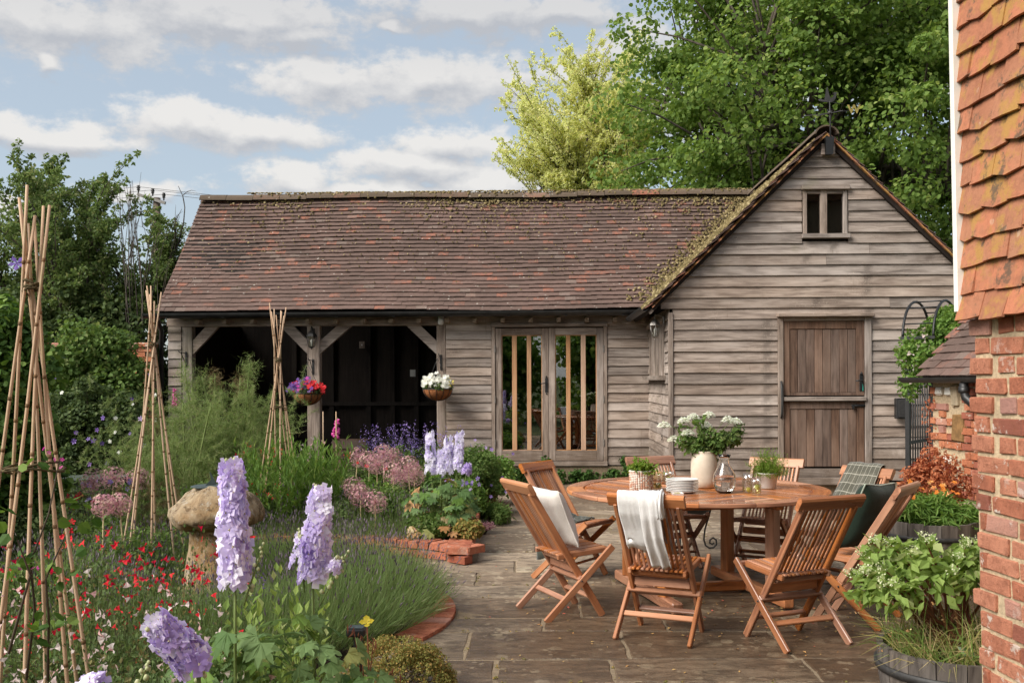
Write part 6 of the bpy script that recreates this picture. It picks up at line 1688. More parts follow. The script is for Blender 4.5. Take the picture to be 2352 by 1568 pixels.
# trees behind the camera, seen only as reflections in the glazed doors
for k, (x, y, r_, h) in enumerate(((-6.5, -7.5, 2.6, 6.5), (-2.2, -9, 2.6, 5.6), (2.0, -9.5, 2.4, 6.2), (6.2, -8.5, 2.8, 5.4))):
    bush('hedge_tree', ['hedge tree behind the camera, reflected at the left of the glazed doors', 'hedge tree reflected in the left glazed door', 'hedge tree reflected in the right glazed door', 'hedge tree at the right end of the reflected row'][k], (x, y, 0), r_, h, 55, 130, ROUND, (.14, .26), 'lf_bright', 'tree', 'trees opposite the barn', clr=.40, stems='bark')
# ------------------------------------------------------------------ round lavender bed
rng = np.random.default_rng(23)
lav = thing('lavender_hedge', 'ring of lavender with faded purple spikes round the staddle stone', 'lavender', tuple(RC))
def lavender(n, r0, r1, a0, a1, hmin, hmax, cen=(0, 0)):
    a = rng.uniform(a0, a1, n); r_ = rng.uniform(r0, r1, n); m_ = (r0+r1)/2; w = (r1-r0)/2
    mound = np.sqrt(np.clip(1-((r_-m_)/w)**2*.75, .1, 1))
    p0 = np.stack([r_*np.cos(a), r_*np.sin(a), np.full(n, .03)], 1)+np.array([*cen, 0])
    h = rng.uniform(hmin, hmax, n)*mound; out = (r_-m_)/w
    lean = np.stack([np.cos(a)*out, np.sin(a)*out, np.zeros(n)], 1)*.17+rng.normal(size=(n, 3))*np.array([.06, .06, 0])
    return p0, p0+lean+np.stack([np.zeros(n), np.zeros(n), h], 1)
p0, p1 = lavender(24000, .66, 1.46, 0, 2*math.pi, .22, .40); mid = p0*.45+p1*.55
V1 = strands(mid+rng.normal(size=p0.shape)*.02, p1+rng.normal(size=p0.shape)*.025, rng.uniform(.0014, .003, len(p0)))
V2 = strands(p0, p1, .0022)
add_mesh(lav, [V1, V2], 'lf_lav', 'foliage', 'stuff')
q0, q1 = lavender(5600, .68, 1.46, 0, 2*math.pi, .36, .54)
add_mesh(lav, [strands(q0*.4+q1*.6, q1, .0011)], 'lf_lav', 'flower_stalks', 'stuff')
SPIKE = (np.array([(0, 0, 0), (.5, .3, .5), (-.5, .3, .5), (0, .3, -.6), (.4, .75, .4), (-.4, .75, .4), (0, .75, -.5), (0, 1, 0)]), np.array([(0, 1, 2), (0, 2, 3), (0, 3, 1), (1, 4, 2), (2, 4, 5), (2, 5, 3), (3, 5, 6), (3, 6, 1), (1, 6, 4), (4, 7, 5), (5, 7, 6), (6, 7, 4)]))
SP6 = (np.array([(0, 0, 0), (.5, .4, 0), (-.25, .4, .45), (-.25, .4, -.45), (0, 1, 0)]), np.array([(0, 1, 2), (0, 2, 3), (0, 3, 1), (4, 2, 1), (4, 3, 2), (4, 1, 3)]))
def spikes(parent, tips, dirs, size, mat, name='flower_spikes', w=.22):
    n = len(tips); s_ = rng.uniform(size[0], size[1], n); return add_mesh(parent, scatter(*SP6, tips-dirs/np.linalg.norm(dirs, axis=1, keepdims=True)*s_[:, None]*.6, rots(dirs), np.stack([s_*w, s_, s_*w], 1)), mat, name, 'stuff')
spikes(lav, q1, q1-q0, (.022, .042), 'lav_head')
# sparse lavender along the front of the raised bed
lv2 = thing('lavender_row', 'sparse lavender row along the curved front of the raised bed', 'lavender', tuple(RC))
q0, q1 = lavender(2600, 2.50, 2.95, math.radians(62), math.radians(150), .20, .50); q0[:, 2] += .1; q1[:, 2] += .1
add_mesh(lv2, [strands(q0, q1, .0016)], 'lf_lav', 'flower_stalks', 'stuff'); spikes(lv2, q1[::2], (q1-q0)[::2], (.025, .05), 'lav_head')
p0, p1 = lavender(4200, 2.50, 2.95, math.radians(62), math.radians(150), .10, .26); p0[:, 2] += .1; p1[:, 2] += .1
add_mesh(lv2, [strands(p0, p1, .0026)], 'lf_lav', 'foliage', 'stuff')

def W(x, y, d): return P(x, y, d)
def base_of(x, d, z=0.0): r = ray(x, 875); return (r.x*d, d, z)
# ------------------------------------------------------------------ delphiniums
LOBE = []
def palm_leaf(seed):
    r2 = np.random.default_rng(seed); V = [(0, 0, 0)]; F = []
    for k in range(5):
        a = (k-2)*.62; L = 1.0-.13*abs(k-2)
        d = np.array([math.sin(a), math.cos(a)]); s_ = np.array([d[1], -d[0]])
        b = len(V)
        pts = [(.30, -.13), (.62, -.27), (.60, -.14), (.80, -.15), (1.0, 0), (.80, .15), (.60, .14), (.62, .27), (.30, .13)]
        for q, w in pts:
            p = d*(q*L*(1+r2.normal()*.05))+s_*w*L; V.append((p[0], p[1], -.16*q*q+.05*abs(w)*4*q+r2.normal()*.02))
        F += [(0, b, b+1), (0, b+1, b+2), (0, b+2, b+6), (b+2, b+3, b+4), (b+2, b+4, b+6), (b+4, b+5, b+6), (0, b+6, b+7), (0, b+7, b+8)]
    return np.array(V), np.array(F)
PL = [palm_leaf(k) for k in range(5)]
PLM = [np_mesh('leaf', v, f, M['lf_delph']) for v, f in PL]; PLD = [np_mesh('leaf', v, f, M['lf_dead']) for v, f in PL[:2]]
PLY = [np_mesh('leaf', v, f, M['lf_bright']) for v, f in PL[:2]]
def leaf_clump(parent, cen, r, z0, z1, n, size, dead=.08, stalk=True):
    pos, dirs = [], []
    for k in range(n):
        a = rng.random()*6.28; q = r*math.sqrt(rng.random()); z = z0+(z1-z0)*(1-(q/r)**2*.6)*rng.uniform(.35, 1)
        p = Vector((cen[0]+q*math.cos(a), cen[1]+q*math.sin(a), z)); d = Vector((math.cos(a)*.55+rng.normal()*.25, math.sin(a)*.55-.35+rng.normal()*.25, .8))
        me = random.choice(PLD if rng.random() < dead else (PLY if rng.random() < .14 else PLM))
        out = Vector((math.cos(a), math.sin(a), -.25+rng.normal()*.2)); d.normalize(); y_ = (out-d*out.dot(d)).normalized(); x_ = y_.cross(d)
        inst('leaf', me, parent, Matrix.Translation(p)@Matrix((x_, y_, d)).transposed().to_4x4()@Matrix.Scale(rng.uniform(*size), 4)); pos.append(p)
    if stalk:
        a_ = np.array([(cen[0]+(p.x-cen[0])*.25, cen[1]+(p.y-cen[1])*.25, z0*.2) for p in pos]); b_ = np.array([tuple(p) for p in pos])
        add_mesh(parent, [strands(a_, b_, .003, np.array([[0, 0, .03]]*len(a_)))], 'stem', 'leaf_stalks', 'stuff')
def spike(parent, p0, p1, r, n, size, fm, bend=(0, 0, 0), taper=.78, buds=10):
    p0, p1 = Vector(p0), Vector(p1); ax = (p1-p0).normalized(); u = ax.cross(Vector((.3, 1, .1))).normalized(); v = ax.cross(u)
    pos, dirs, sz = [], [], []
    for k in range(n):
        if rng.random() < .10: continue
        f = (k+.5)/n; a = k*2.39996; rr = r*(1-(1-taper)*f**1.6)*rng.uniform(.80, 1.08)
        if f < .05: rr *= 1.15
        c = p0.lerp(p1, f)+Vector(bend)*math.sin(math.pi*f)
        d = u*math.cos(a)+v*math.sin(a); pos.append(tuple(c+d*rr*.62)); dd = d+ax*.10+Vector((rng.normal()*.15, rng.normal()*.15, rng.normal()*.15)); dirs.append(tuple(dd)); sz.append(size*(1-.36*f**2.2)*rng.uniform(.88, 1.12))
    place(parent, fm, pos, dirs, sz, 'floret')
    MB().tube([p0.lerp(p1, f)+Vector(bend)*math.sin(math.pi*f) for f in np.linspace(0, 1, 6)], [r*.22, r*.2, r*.18, r*.15, r*.12, r*.08], 6).build('spike_core', M['stem'], parent)
    for k in range(buds):
        q = p1+ax*rng.uniform(-.01, .012)+(u*rng.normal()+v*rng.normal())*r*.18; MB().lathe([(0, -.008), (.006, -.003), (.007, .003), (0, .009)], 6, q).build('bud', M['fl_bud'], parent)
def stalk(parent, a, b, r=.006, bend=(0, 0, 0), mat='stem'):
    MB().tube([Vector(a).lerp(Vector(b), f)+Vector(bend)*math.sin(math.pi*f) for f in np.linspace(0, 1, 6)], [r*1.2, r*1.1, r, r*.95, r*.9, r*.8], 6).build('stem', M[mat], parent)
def bud_spray(parent, a, b, n, sz=.008):
    a, b = Vector(a), Vector(b); stalk(parent, a, b, .0025)
    for k in range(n):
        f = k/(n-1); p = a.lerp(b, .25+.75*f)+Vector((rng.normal(), rng.normal(), 0))*.012*(1.2-f); s_ = sz*(1.25-.5*f)
        MB().lathe([(0, -s_), (s_*.7, -s_*.4), (s_*.85, s_*.2), (s_*.4, s_*.9), (0, s_)], 7, p).build('bud', M['fl_bud'], parent)
def rel(p, o): return Vector(p)-Vector(o)
G1 = 'tall lilac delphiniums in the left foreground'
o = Vector(base_of(537, 3.3)); t_ = thing('delphinium', 'tallest lilac delphinium spike in the foreground, just in front of the sundial', 'delphinium', o, 0, G1)
a, b = rel(W(540, 1332, 3.3), o), rel(W(533, 1062, 3.3), o); spike(t_, a, b, .060, 92, .043, FM['lilac']+FM['mauve'][:1]+FM['pale'][:1]); stalk(t_, (0, 0, 0), a, .006)
bud_spray(t_, rel(W(560, 1390, 3.3), o), rel(W(606, 1248, 3.3), o), 12)
o = Vector(base_of(722, 3.55)); t_ = thing('delphinium', 'lilac delphinium spike with side shoots, right of the tallest one', 'delphinium', o, 0, G1)
a, b = rel(W(718, 1325, 3.55), o), rel(W(738, 1122, 3.55), o); spike(t_, a, b, .060, 70, .043, FM['lilac']+FM['mauve'][:1]+FM['pale'][:1]); stalk(t_, (0, 0, 0), a, .006)
spike(t_, rel(W(680, 1300, 3.6), o), rel(W(690, 1228, 3.6), o), .025, 14, .022, FM['lilac'], buds=6); spike(t_, rel(W(768, 1308, 3.5), o), rel(W(776, 1285, 3.5), o), .026, 9, .022, FM['lilac'], buds=6)
bud_spray(t_, rel(W(735, 1390, 3.5), o), rel(W(800, 1265, 3.5), o), 9); bud_spray(t_, rel(W(700, 1360, 3.55), o), rel(W(688, 1215, 3.6), o), 8)
o = Vector(base_of(470, 2.95)); t_ = thing('delphinium', 'drooping mauve delphinium spike hanging low at the bottom left', 'delphinium', o, 0, G1)
a, b = rel(W(446, 1520, 2.85), o), rel(W(350, 1424, 2.80), o); spike(t_, a, b, .062, 78, .040, FM['mauve'][:2]+FM['lilac'][:3], taper=.9, buds=2); stalk(t_, (0, 0, 0), a, .006, (.05, 0, 0))
bud_spray(t_, rel(W(465, 1600, 2.9), o), rel(W(452, 1500, 2.9), o), 8); bud_spray(t_, rel(W(300, 1610, 2.8), o), rel(W(342, 1520, 2.8), o), 11, .009)
spike(t_, rel(W(200, 1590, 2.75), o), rel(W(240, 1566, 2.75), o), .04, 16, .036, FM['lilac'], buds=0)
lc = thing('delphinium_leaves', 'large clump of lobed delphinium leaves at the bottom edge', 'plant', (-.80, 3.35, 0))
leaf_clump(lc, (-.02, 0, 0), .40, .38, .80, 130, (.060, .105), .0); leaf_clump(lc, (.18, -.10, 0), .26, .30, .66, 50, (.055, .095), .0, False)
up_, tp = upright('spurge', 'bright lime green lobed foliage between the two tall delphiniums', tuple(base_of(640, 3.75)), .26, .86, 34, 12, LEAF, (.05, .085), 'lf_yg', splay=.3)
# group of pale delphiniums in the raised bed
o = Vector(base_of(1020, 9.7, .12)); G2 = 'pale delphiniums in the raised bed'
for (x0, y0, x1, y1, lb, r_) in ((990, 1082, 988, 992, 'leftmost pale lilac delphinium spike in the raised bed', .062), (1012, 1085, 1014, 1034, 'short pale delphinium spike between its taller neighbours', .058), (1029, 1083, 1030, 1004, 'pale lilac delphinium spike, second from the right in the raised bed', .060), (1050, 1078, 1056, 992, 'rightmost pale lilac delphinium spike, nearest the glazed doors', .058)):
    t_ = thing('delphinium', lb, 'delphinium', o, 0, G2); a, b = rel(W(x0, y0, 9.7), o), rel(W(x1, y1, 9.7), o)
    spike(t_, a, b, r_, 44, .046, FM['pale'], buds=2); stalk(t_, (a.x*.6, 0, 0), a, .007)
t_ = thing('delphinium', 'small violet delphinium at the foot of the pale group', 'delphinium', o, 0, G2); spike(t_, rel(W(1072, 1085, 9.6), o), rel(W(1076, 1066, 9.6), o), .05, 16, .04, FM['mauve'], buds=2); stalk(t_, (.1, 0, 0), rel(W(1072, 1085, 9.6), o), .006)
lc = thing('delphinium_leaves', 'lobed leaves with withered brown ones under the pale delphiniums', 'plant', tuple(base_of(1008, 9.35, .12)))
leaf_clump(lc, (0, 0, 0), .33, .15, .62, 85, (.07, .12), .10); leaf_clump(lc, (0, -.22, 0), .26, .02, .30, 34, (.07, .11), .75, False)

# ------------------------------------------------------------------ salvias in the foreground
def salvia(name, label, px, d, r, h, nst, nfl, fm, fs, px_cloud, leaf='lf_salvia', group=None):
    o = base_of(px, d); t_, tops = upright(name, label, o, r, h, nst, 26, LEAF, (.018, .036), leaf, 'stem_dark', 'salvia', group, .5, .05, .0016, .35)
    pos, dirs = [], []
    for k in range(nfl):
        i = rng.integers(len(tops)); f = rng.choice([rng.uniform(.93, 1.06), rng.uniform(.62, 1.0)])
        p = tops[i]*np.array([1, 1, f])+rng.normal(size=3)*np.array([.022, .022, .014]); pos.append(p); dirs.append((rng.normal()*.7, -1+rng.normal()*.4, .1+rng.normal()*.4))
    place(t_, fm, pos, dirs, rng.uniform(fs*.7, fs*1.2, nfl)); return t_
GR = 'red salvias in the left foreground'
salvia('red_salvia', 'red salvia bush at the far left bottom corner', 20, 4.0, .42, .94, 60, 52, FM['lipred'], .020, 0, group=GR)
salvia('red_salvia', 'red salvia bush beneath the tall wigwam', 150, 4.4, .45, .94, 66, 58, FM['lipred'], .020, 0, group=GR)
salvia('red_salvia', 'red salvia bush between the wigwam and the tallest delphinium', 300, 4.3, .45, .92, 66, 62, FM['lipred'], .020, 0, group=GR)
salvia('red_salvia', 'red salvia bush in front of the staddle stone pillar', 425, 4.3, .36, .92, 52, 52, FM['lipred'], .020, 0, group=GR)
GP = 'blush salvias at the bottom edge'
salvia('pink_salvia', 'blush white salvia left of the drooping mauve delphinium', 240, 3.25, .38, .90, 60, 60, FM['lippink'], .018, 0, group=GP)
salvia('pink_salvia', 'blush white salvia at the bottom left corner', 95, 3.15, .36, .82, 54, 42, FM['lippink'], .017, 0, group=GP)
salvia('pink_salvia', 'blush white salvia behind the drooping mauve delphinium', 385, 3.5, .32, .86, 50, 40, FM['lippink'], .018, 0, group=GP)
bush('salvia_foliage', 'low dark green leafy filler under the salvias', tuple(base_of(230, 3.8)), (.95, .6), .52, 90, 130, LEAF, (.022, .042), 'lf_salvia', 'plant', clr=.42)
bush('salvia_foliage', 'low leafy filler between the salvias and the lavender', tuple(base_of(520, 4.3)), (.55, .5), .42, 60, 130, LEAF, (.022, .042), 'lf_mid', 'plant', clr=.42)
# rose stems climbing the tall wigwam
t_ = thing('climbing_rose', 'thin rose stems with small leaves climbing the tall wigwam', 'rose', tuple(base_of(80, 3.15)))
cur = []; lp = []
for (pts) in ([(60, 1560, 3.1), (80, 1400, 3.05), (70, 1290, 3.0), (112, 1180, 3.05), (138, 1050, 3.1)], [(110, 1560, 3.1), (112, 1420, 3.0), (105, 1330, 3.0), (150, 1230, 3.0)], [(20, 1500, 3.0), (70, 1320, 2.95), (40, 1240, 2.95)]):
    w_ = [rel(W(*q), t_.location) for q in pts]; cur.append((w_, .005, .002)); lp += w_[1:]
branches(t_, cur, 'stem', 'stem_dark', 5)
C = np.array([tuple(p+Vector((rng.normal()*.06, rng.normal()*.03, rng.normal()*.05))) for p in lp])
add_mesh(t_, foliage(C, np.full(len(C), .055), 6, ROUND, (.028, .05), .6), 'lf_clem', 'leaves', 'stuff')
place(t_, FM['magenta'], [tuple(lp[3]+Vector((rng.normal()*.02, -.01, rng.normal()*.04))) for _ in range(6)]+[tuple(lp[7]+Vector((rng.normal()*.03, 0, .02))) for _ in range(3)], rdir(9), .008, 'bud')
# ------------------------------------------------------------------ small foreground things
t_ = thing('golden_thyme', 'rounded golden green thyme cushion on the paving edge', 'plant', tuple(base_of(905, 4.95)))
C = []; 
for k in range(110):
    d = rdir(1)[0]; d[2] = abs(d[2]); C.append((d[0]*.27, d[1]*.27, d[2]*.24+.02))
add_mesh(t_, foliage(np.array(C), np.full(len(C), .055), 170, LEAF, (.008, .017), .6), 'lf_thyme', 'leaves', 'stuff'); branches(t_, [(curve3((0, 0, 0), c, (0, 0, .02)), .004, .002) for c in C[:30]], 'stems', 'stem_dark', 4)
o = Vector(base_of(820, 3.7)); t_ = thing('solar_light', 'small black solar stake light at the bed edge', 'light', o)
a = rel(W(817, 1452, 3.7), o)
MB().bbox((0, 0, a.z*.5), (.030, .026, a.z), .003).build('stake', M['black_metal'], t_); MB().bbox((-.005, 0, a.z+.004), (.070, .06, .03), .006).build('head', M['black_metal'], t_); MB().bbox((-.005, 0, a.z+.0215), (.058, .048, .004), .001).build('solar_cell', M['lead'], t_)
o = Vector(base_of(838, 3.6)); t_ = thing('evening_primrose', 'yellow evening primrose flower with red seed stalks beside the stake light', 'flower', o)
f_ = rel(W(843, 1430, 3.6), o); stalk(t_, (0, 0, 0), f_, .003, (.01, 0, 0), 'stem_red')
FOURP = (np.array([(0, 0, 0)]+sum([[(math.sin(a-.6)*.75, math.cos(a-.6)*.75, .35), (math.sin(a)*1.0, math.cos(a)*1.0, .42), (math.sin(a+.6)*.75, math.cos(a+.6)*.75, .35)] for a in [k*math.pi/2 for k in range(4)]], [])), np.array(sum([[(0, 1+3*k, 2+3*k), (0, 2+3*k, 3+3*k)] for k in range(4)], [])))
fy = floret_mesh('flower', 'fl_yellow', 2, None, FOURP); place(t_, [fy], [tuple(f_)], [(0, -.6, .8)], [.028])
for (x, y) in ((812, 1440), (828, 1460), (858, 1470), (898, 1540), (905, 1560)):
    q = rel(W(x, y, 3.6), o); stalk(t_, (q.x*.4, 0, q.z*.75), q, .0022, mat='stem_red'); spikes(t_, np.array([tuple(q+Vector((rng.normal()*.01, 0, -.01*k))) for k in range(4)]), np.array([(rng.normal()*.4, rng.normal()*.4, -1) for k in range(4)]), (.025, .045), 'stem_red', 'seed_pods')
# pansies round the staddle stone
t_ = thing('pansy_patch', 'white, purple and red bedding flowers inside the lavender ring', 'flowers', tuple(RC))
C = []
for k in range(44): a = -1.9+rng.normal()*.8; r_ = rng.uniform(.32, .78); C.append((r_*math.cos(a)+.25, r_*math.sin(a), rng.uniform(.08, .24)))
add_mesh(t_, foliage(np.array(C)-np.array([0, 0, .05]), np.full(len(C), .07), 40, LEAF, (.02, .04)), 'lf_mid', 'leaves', 'stuff')
place(t_, FM['white'], C[:18], rdir(18)*.4+np.array([0, -.8, .7]), rng.uniform(.02, .032, 18)); place(t_, FM['purple'], C[18:32], rdir(14)*.4+np.array([0, -.8, .7]), rng.uniform(.02, .03, 14)); place(t_, FM['red'], C[32:], rdir(12)*.4+np.array([0, -.8, .7]), rng.uniform(.015, .025, 12))
for k in range(5):
    c = Vector((.35+rng.normal()*.15, -.75+rng.normal()*.1, 0)); spikes(t_, np.array([tuple(c+Vector((rng.normal()*.012, rng.normal()*.012, .20+.02*j))) for j in range(12)]), rdir(12, .4), (.018, .03), 'fl_purple', 'larkspur', .5)
# ------------------------------------------------------------------ raised and back beds
def fennel(name, label, loc, r, h, n, mat, heads=6, cat='fennel', dens=62):
    t_ = thing(name, label, cat, loc); b = ring_pts(n, r*.4); hh = h*rng.uniform(.35, .86, n)
    tops = b*1.9+rng.normal(size=(n, 2))*r*.3; p0 = np.concatenate([b, np.zeros((n, 1))], 1); p1 = np.concatenate([tops, hh[:, None]], 1)
    k = 7; i = np.repeat(np.arange(n), k); f = rng.uniform(.35, 1.0, n*k); nd = p0[i]*(1-f)[:, None]+p1[i]*f[:, None]
    br = nd+rdir(n*k, .35)*rng.uniform(.08, .24, n*k)[:, None]*h/1.6
    m_ = np.repeat(np.arange(n*k), dens); t2 = rng.random(len(m_)); s0 = nd[m_]*(1-t2)[:, None]+br[m_]*t2[:, None]; s1 = s0+rdir(len(m_), .25)*rng.uniform(.025, .085, len(m_))[:, None]*h/1.6
    add_mesh(t_, [strands(s0, s1, .0021*h/1.4), strands(nd, br, .0022)], mat, 'feathery_leaves', 'stuff'); add_mesh(t_, [strands(p0, p1, .005, rng.normal(size=p0.shape)*.03)], 'stem', 'stems', 'stuff')
    for q in range(heads):
        a = np.clip(rng.normal(size=2)*r*.34, -r*.5, r*.5); z = h*rng.uniform(.80, 1.0); stalk(t_, (a[0]*.4, a[1]*.4, 0), (a[0], a[1], z), .010, (rng.normal()*.03, 0, 0)); c = np.array([a[0], a[1], z])
        s0 = np.repeat(c[None], 420, 0)+rng.normal(size=(420, 3))*np.array([.05, .05, .08])-np.array([0, 0, .10]); s1 = s0+rdir(420, .5)*rng.uniform(.04, .12, 420)[:, None]; add_mesh(t_, [strands(s0, s1, .002)], mat if q % 3 else 'lf_fennelb', 'plume', 'stuff')
    return t_
fennel('green_fennel', 'tall feathery green fennel in front of the left open bay', base_of(520, 11.3, .12), 1.0, 1.72, 150, 'lf_fennel', 6)
fennel('green_fennel', 'shorter feathery fennel left of the tall clump, by the second wigwam', base_of(410, 10.3, .12), .85, 1.30, 120, 'lf_fennel', 3)
fennel('bronze_fennel', 'low bronze tinted fennel behind the staddle stone', base_of(390, 8.6, .0), .62, .88, 90, 'lf_fennelb', 0)
fennel('bronze_fennel', 'soft brown green fennel left of the staddle stone', base_of(300, 8.3, .0), .5, .80, 70, 'lf_fennel', 0)
upright('willowherb', 'lush upright green leafy clump in the middle of the raised bed', base_of(682, 9.75, .12), .62, .88, 130, 34, NARROW, (.09, .15), 'lf_bright', splay=.55, hv=.35)
def allium(x, y, d, rad, label, z0=.1, n=230):
    c = W(x, y, d); t_ = thing('allium', label, 'allium', (c.x, c.y, z0), 0, 'pink allium seed heads'); h = c.z-z0
    MB().tube([(rng.normal()*.03, 0, 0), (0, 0, h)], [.007, .005], 6).build('stem', M['stem_straw'], t_)
    d_ = rdir(n); add_mesh(t_, [strands(np.tile([[0, 0, h]], (n, 1)), d_*rad*.92+np.array([0, 0, h]), .0011)], 'fl_allium', 'rays', 'stuff')
    STAR = (PETALS[0], PETALS[1]); add_mesh(t_, scatter(*STAR, d_*rad*rng.uniform(.85, 1.05, n)[:, None]+np.array([0, 0, h]), rots(np.cross(d_, rdir(n)), None, d_), rng.uniform(.008, .014, n)), 'fl_allium', 'stars', 'stuff')
al = [(905, 1085, 9.9, 'nearest round pink allium head of the raised bed cluster'), (938, 1072, 10.0, 'pink allium head touching the nearest one in the cluster'), (952, 1090, 10.2, 'pink allium head closest to the pale delphiniums'), (925, 1095, 10.4, 'half hidden pink allium head inside the cluster'), (880, 1042, 11.0, 'pink allium head at the back of the raised bed below the dark bay'), (902, 1050, 11.2, 'pink allium head behind the main cluster'), (848, 1058, 10.8, 'pink allium head left of the cluster'), (866, 1066, 10.6, 'pink allium head in front of the back pair'), (822, 1050, 11.2, 'pink allium head farthest left below the dark bay'), (828, 1138, 9.5, 'faded allium head between the leafy clump and the cluster'), (862, 1152, 9.3, 'small low faded allium head above the lavender'), (812, 1120, 9.6, 'faded allium head beside the lush leafy clump'),
      (238, 1160, 7.0, 'left one of two low allium heads left of the staddle stone'), (275, 1158, 7.1, 'right one of two low allium heads left of the staddle stone'), (215, 1106, 8.8, 'allium head next to the green trough'), (262, 1098, 9.2, 'allium head left of the second wigwam'), (318, 1100, 9.4, 'allium head at the foot of the second wigwam')]
for q in al: allium(q[0], q[1], q[2], .115 if q[2] > 8 else .085, q[3])
cm = bush('catmint', 'airy green bush with violet flowers beside the glazed doors', base_of(1092, 11.6, .08), (.34, .45), .82, 70, 170, LEAF, (.022, .045), 'lf_mid', 'plant', clr=.36)
pp_ = [(rng.normal()*.28, -.38+rng.normal()*.08, rng.uniform(.2, .85)) for _ in range(24)]; place(cm, FM['violet'], pp_, rdir(24)*.5+np.array([0, -1, .2]), rng.uniform(.018, .032, 24))
bush('cranesbill', 'fresh green mound spilling towards the glazed doors', base_of(1128, 12.6, .05), (.30, .3), .70, 50, 160, ROUND, (.02, .045), 'lf_bright', 'plant', clr=.4)
vs = thing('salvia_spikes', 'violet flower spikes at the back of the raised bed', 'plant', base_of(950, 11.6, .12))
n = 90; p0 = np.concatenate([ring_pts(n, .62)*np.array([1, .5]), np.zeros((n, 1))], 1); p1 = p0+np.concatenate([rng.normal(size=(n, 2))*.08, rng.uniform(.55, 1.02, n)[:, None]], 1)
add_mesh(vs, [strands(p0, p1, .003)], 'stem', 'stems', 'stuff')
m_ = np.repeat(np.arange(n), 26); f = rng.uniform(.70, 1, len(m_)); pos = p0[m_]*(1-f)[:, None]+p1[m_]*f[:, None]+rng.normal(size=(len(m_), 3))*.014
add_mesh(vs, scatter(*LEAF, pos, rots(rdir(len(m_))), rng.uniform(.012, .024, len(m_))), 'fl_violet', 'flowers', 'stuff')
f = rng.uniform(.05, .7, len(m_)); pos = p0[m_]*(1-f)[:, None]+p1[m_]*f[:, None]; add_mesh(vs, scatter(*NARROW, pos, rots(rdir(len(m_), .6)), rng.uniform(.06, .14, len(m_))), 'lf_mid', 'leaves', 'stuff')
# general ground-hugging greenery in the raised bed, each its own mound
fil = [(610, 10.4, .45, .62, 'lf_mid', 'green mound under the third wigwam'), (760, 10.6, .42, .55, 'lf_mid', 'green mound right of the lush leafy clump'), (840, 10.0, .45, .50, 'lf_bright', 'fresh green mound below the pink alliums'), (900, 9.8, .38, .42, 'lf_mid', 'green mound in front of the allium cluster'), (960, 10.6, .40, .60, 'lf_mid', 'green mound behind the pale delphiniums'), (1045, 10.2, .24, .45, 'lf_delph', 'grey green mound right of the pale delphiniums'), (1070, 10.8, .24, .42, 'lf_bright', 'light green mound near the brick edge'), (760, 9.6, .32, .32, 'lf_lav', 'low grey green mound behind the lavender row'), (560, 9.6, .40, .50, 'lf_mid', 'green mound behind the sundial'), (480, 9.2, .45, .55, 'lf_mid', 'green mound left of the sundial at the bed edge'), (870, 12.3, .7, .55, 'lf_dark', 'dark mound in front of the right bay opening'), (690, 12.4, .6, .60, 'lf_dark', 'dark mound below the middle post'), (1085, 12.6, .35, .55, 'lf_mid', 'green mound against the boarded wall'), (1075, 9.0, .16, .20, 'lf_thyme', 'small low thyme mound in the bed corner'), (985, 9.1, .22, .24, 'lf_mid', 'low green mound in the bed corner')]
for k, (x, d, r_, h, mt, lb) in enumerate(fil): bush('bedding_mound', lb, base_of(x, d, .11), (r_, r_*.8), h, 46, 130, LEAF, (.022, .05), mt, 'plant', 'leafy mounds in the beds', clr=.42)
fil2 = [(60, 7.6, .6, .60, 'lf_dark', 'dark leafy mound behind the tall wigwam'), (180, 7.9, .55, .52, 'lf_mid', 'green mound left of the low alliums'), (250, 7.2, .5, .42, 'lf_mid', 'green mound round the low alliums'), (350, 7.6, .5, .46, 'lf_mid', 'green mound between wigwam and staddle stone'), (150, 9.4, .7, .70, 'lf_dark', 'dark mound in front of the green trough'), (330, 9.6, .6, .62, 'lf_mid', 'green mound behind the second wigwam'), (60, 5.9, .55, .52, 'lf_mid', 'green mound right behind the tall wigwam feet'), (180, 5.9, .5, .48, 'lf_salvia', 'brownish green mound behind the red salvias'), (40, 10.4, .8, .9, 'lf_dark', 'dark mound at the far left below the clematis')]
for k, (x, d, r_, h, mt, lb) in enumerate(fil2): bush('bedding_mound', lb, base_of(x, d, .0), (r_, r_*.8), h, 50, 130, LEAF, (.022, .05), mt, 'plant', 'leafy mounds in the beds', clr=.42)
# flower sprinkles with their own plants
def sprinkle(name, label, cat, x, d, r, h, n, fm, fs, leaf, z0=.1, group=None):
    t_, tops = upright(name, label, base_of(x, d, z0), r, h, max(14, n), 16, LEAF, (.025, .05), leaf, 'stem', cat, group, .5, .1, .0022)
    i = rng.integers(len(tops), size=n); pos = tops[i]+rng.normal(size=(n, 3))*.02; place(t_, fm, pos, rdir(n)*.6+np.array([0, -1, .3]), rng.uniform(fs*.7, fs*1.2, n)); return t_
sprinkle('red_salvia', 'red flowered salvia behind the lush leafy clump', 'salvia', 598, 10.7, .34, .80, 40, FM['lipred'], .028, 'lf_mid', group=GR)
sprinkle('red_salvia', 'red flowers just left of the lush leafy clump', 'salvia', 600, 9.6, .30, .50, 16, FM['lipred'], .028, 'lf_mid', group=GR)
sprinkle('white_salvia', 'small white and red lipped salvia below the middle post', 'salvia', 718, 11.3, .22, .82, 12, FM['lippink'], .032, 'lf_mid')
sprinkle('geum', 'red orange geum flowers left of the pink alliums', 'flower', 832, 10.7, .22, .70, 8, FM['red'], .024, 'lf_mid')
sprinkle('geranium', 'blue violet cranesbill near the green trough', 'flower', 235, 9.0, .30, .68, 14, FM['violet'], .026, 'lf_mid', 0)
sprinkle('geranium', 'violet flowers at the right end of the raised bed', 'flower', 1062, 10.2, .22, .48, 18, FM['violet'], .026, 'lf_mid')
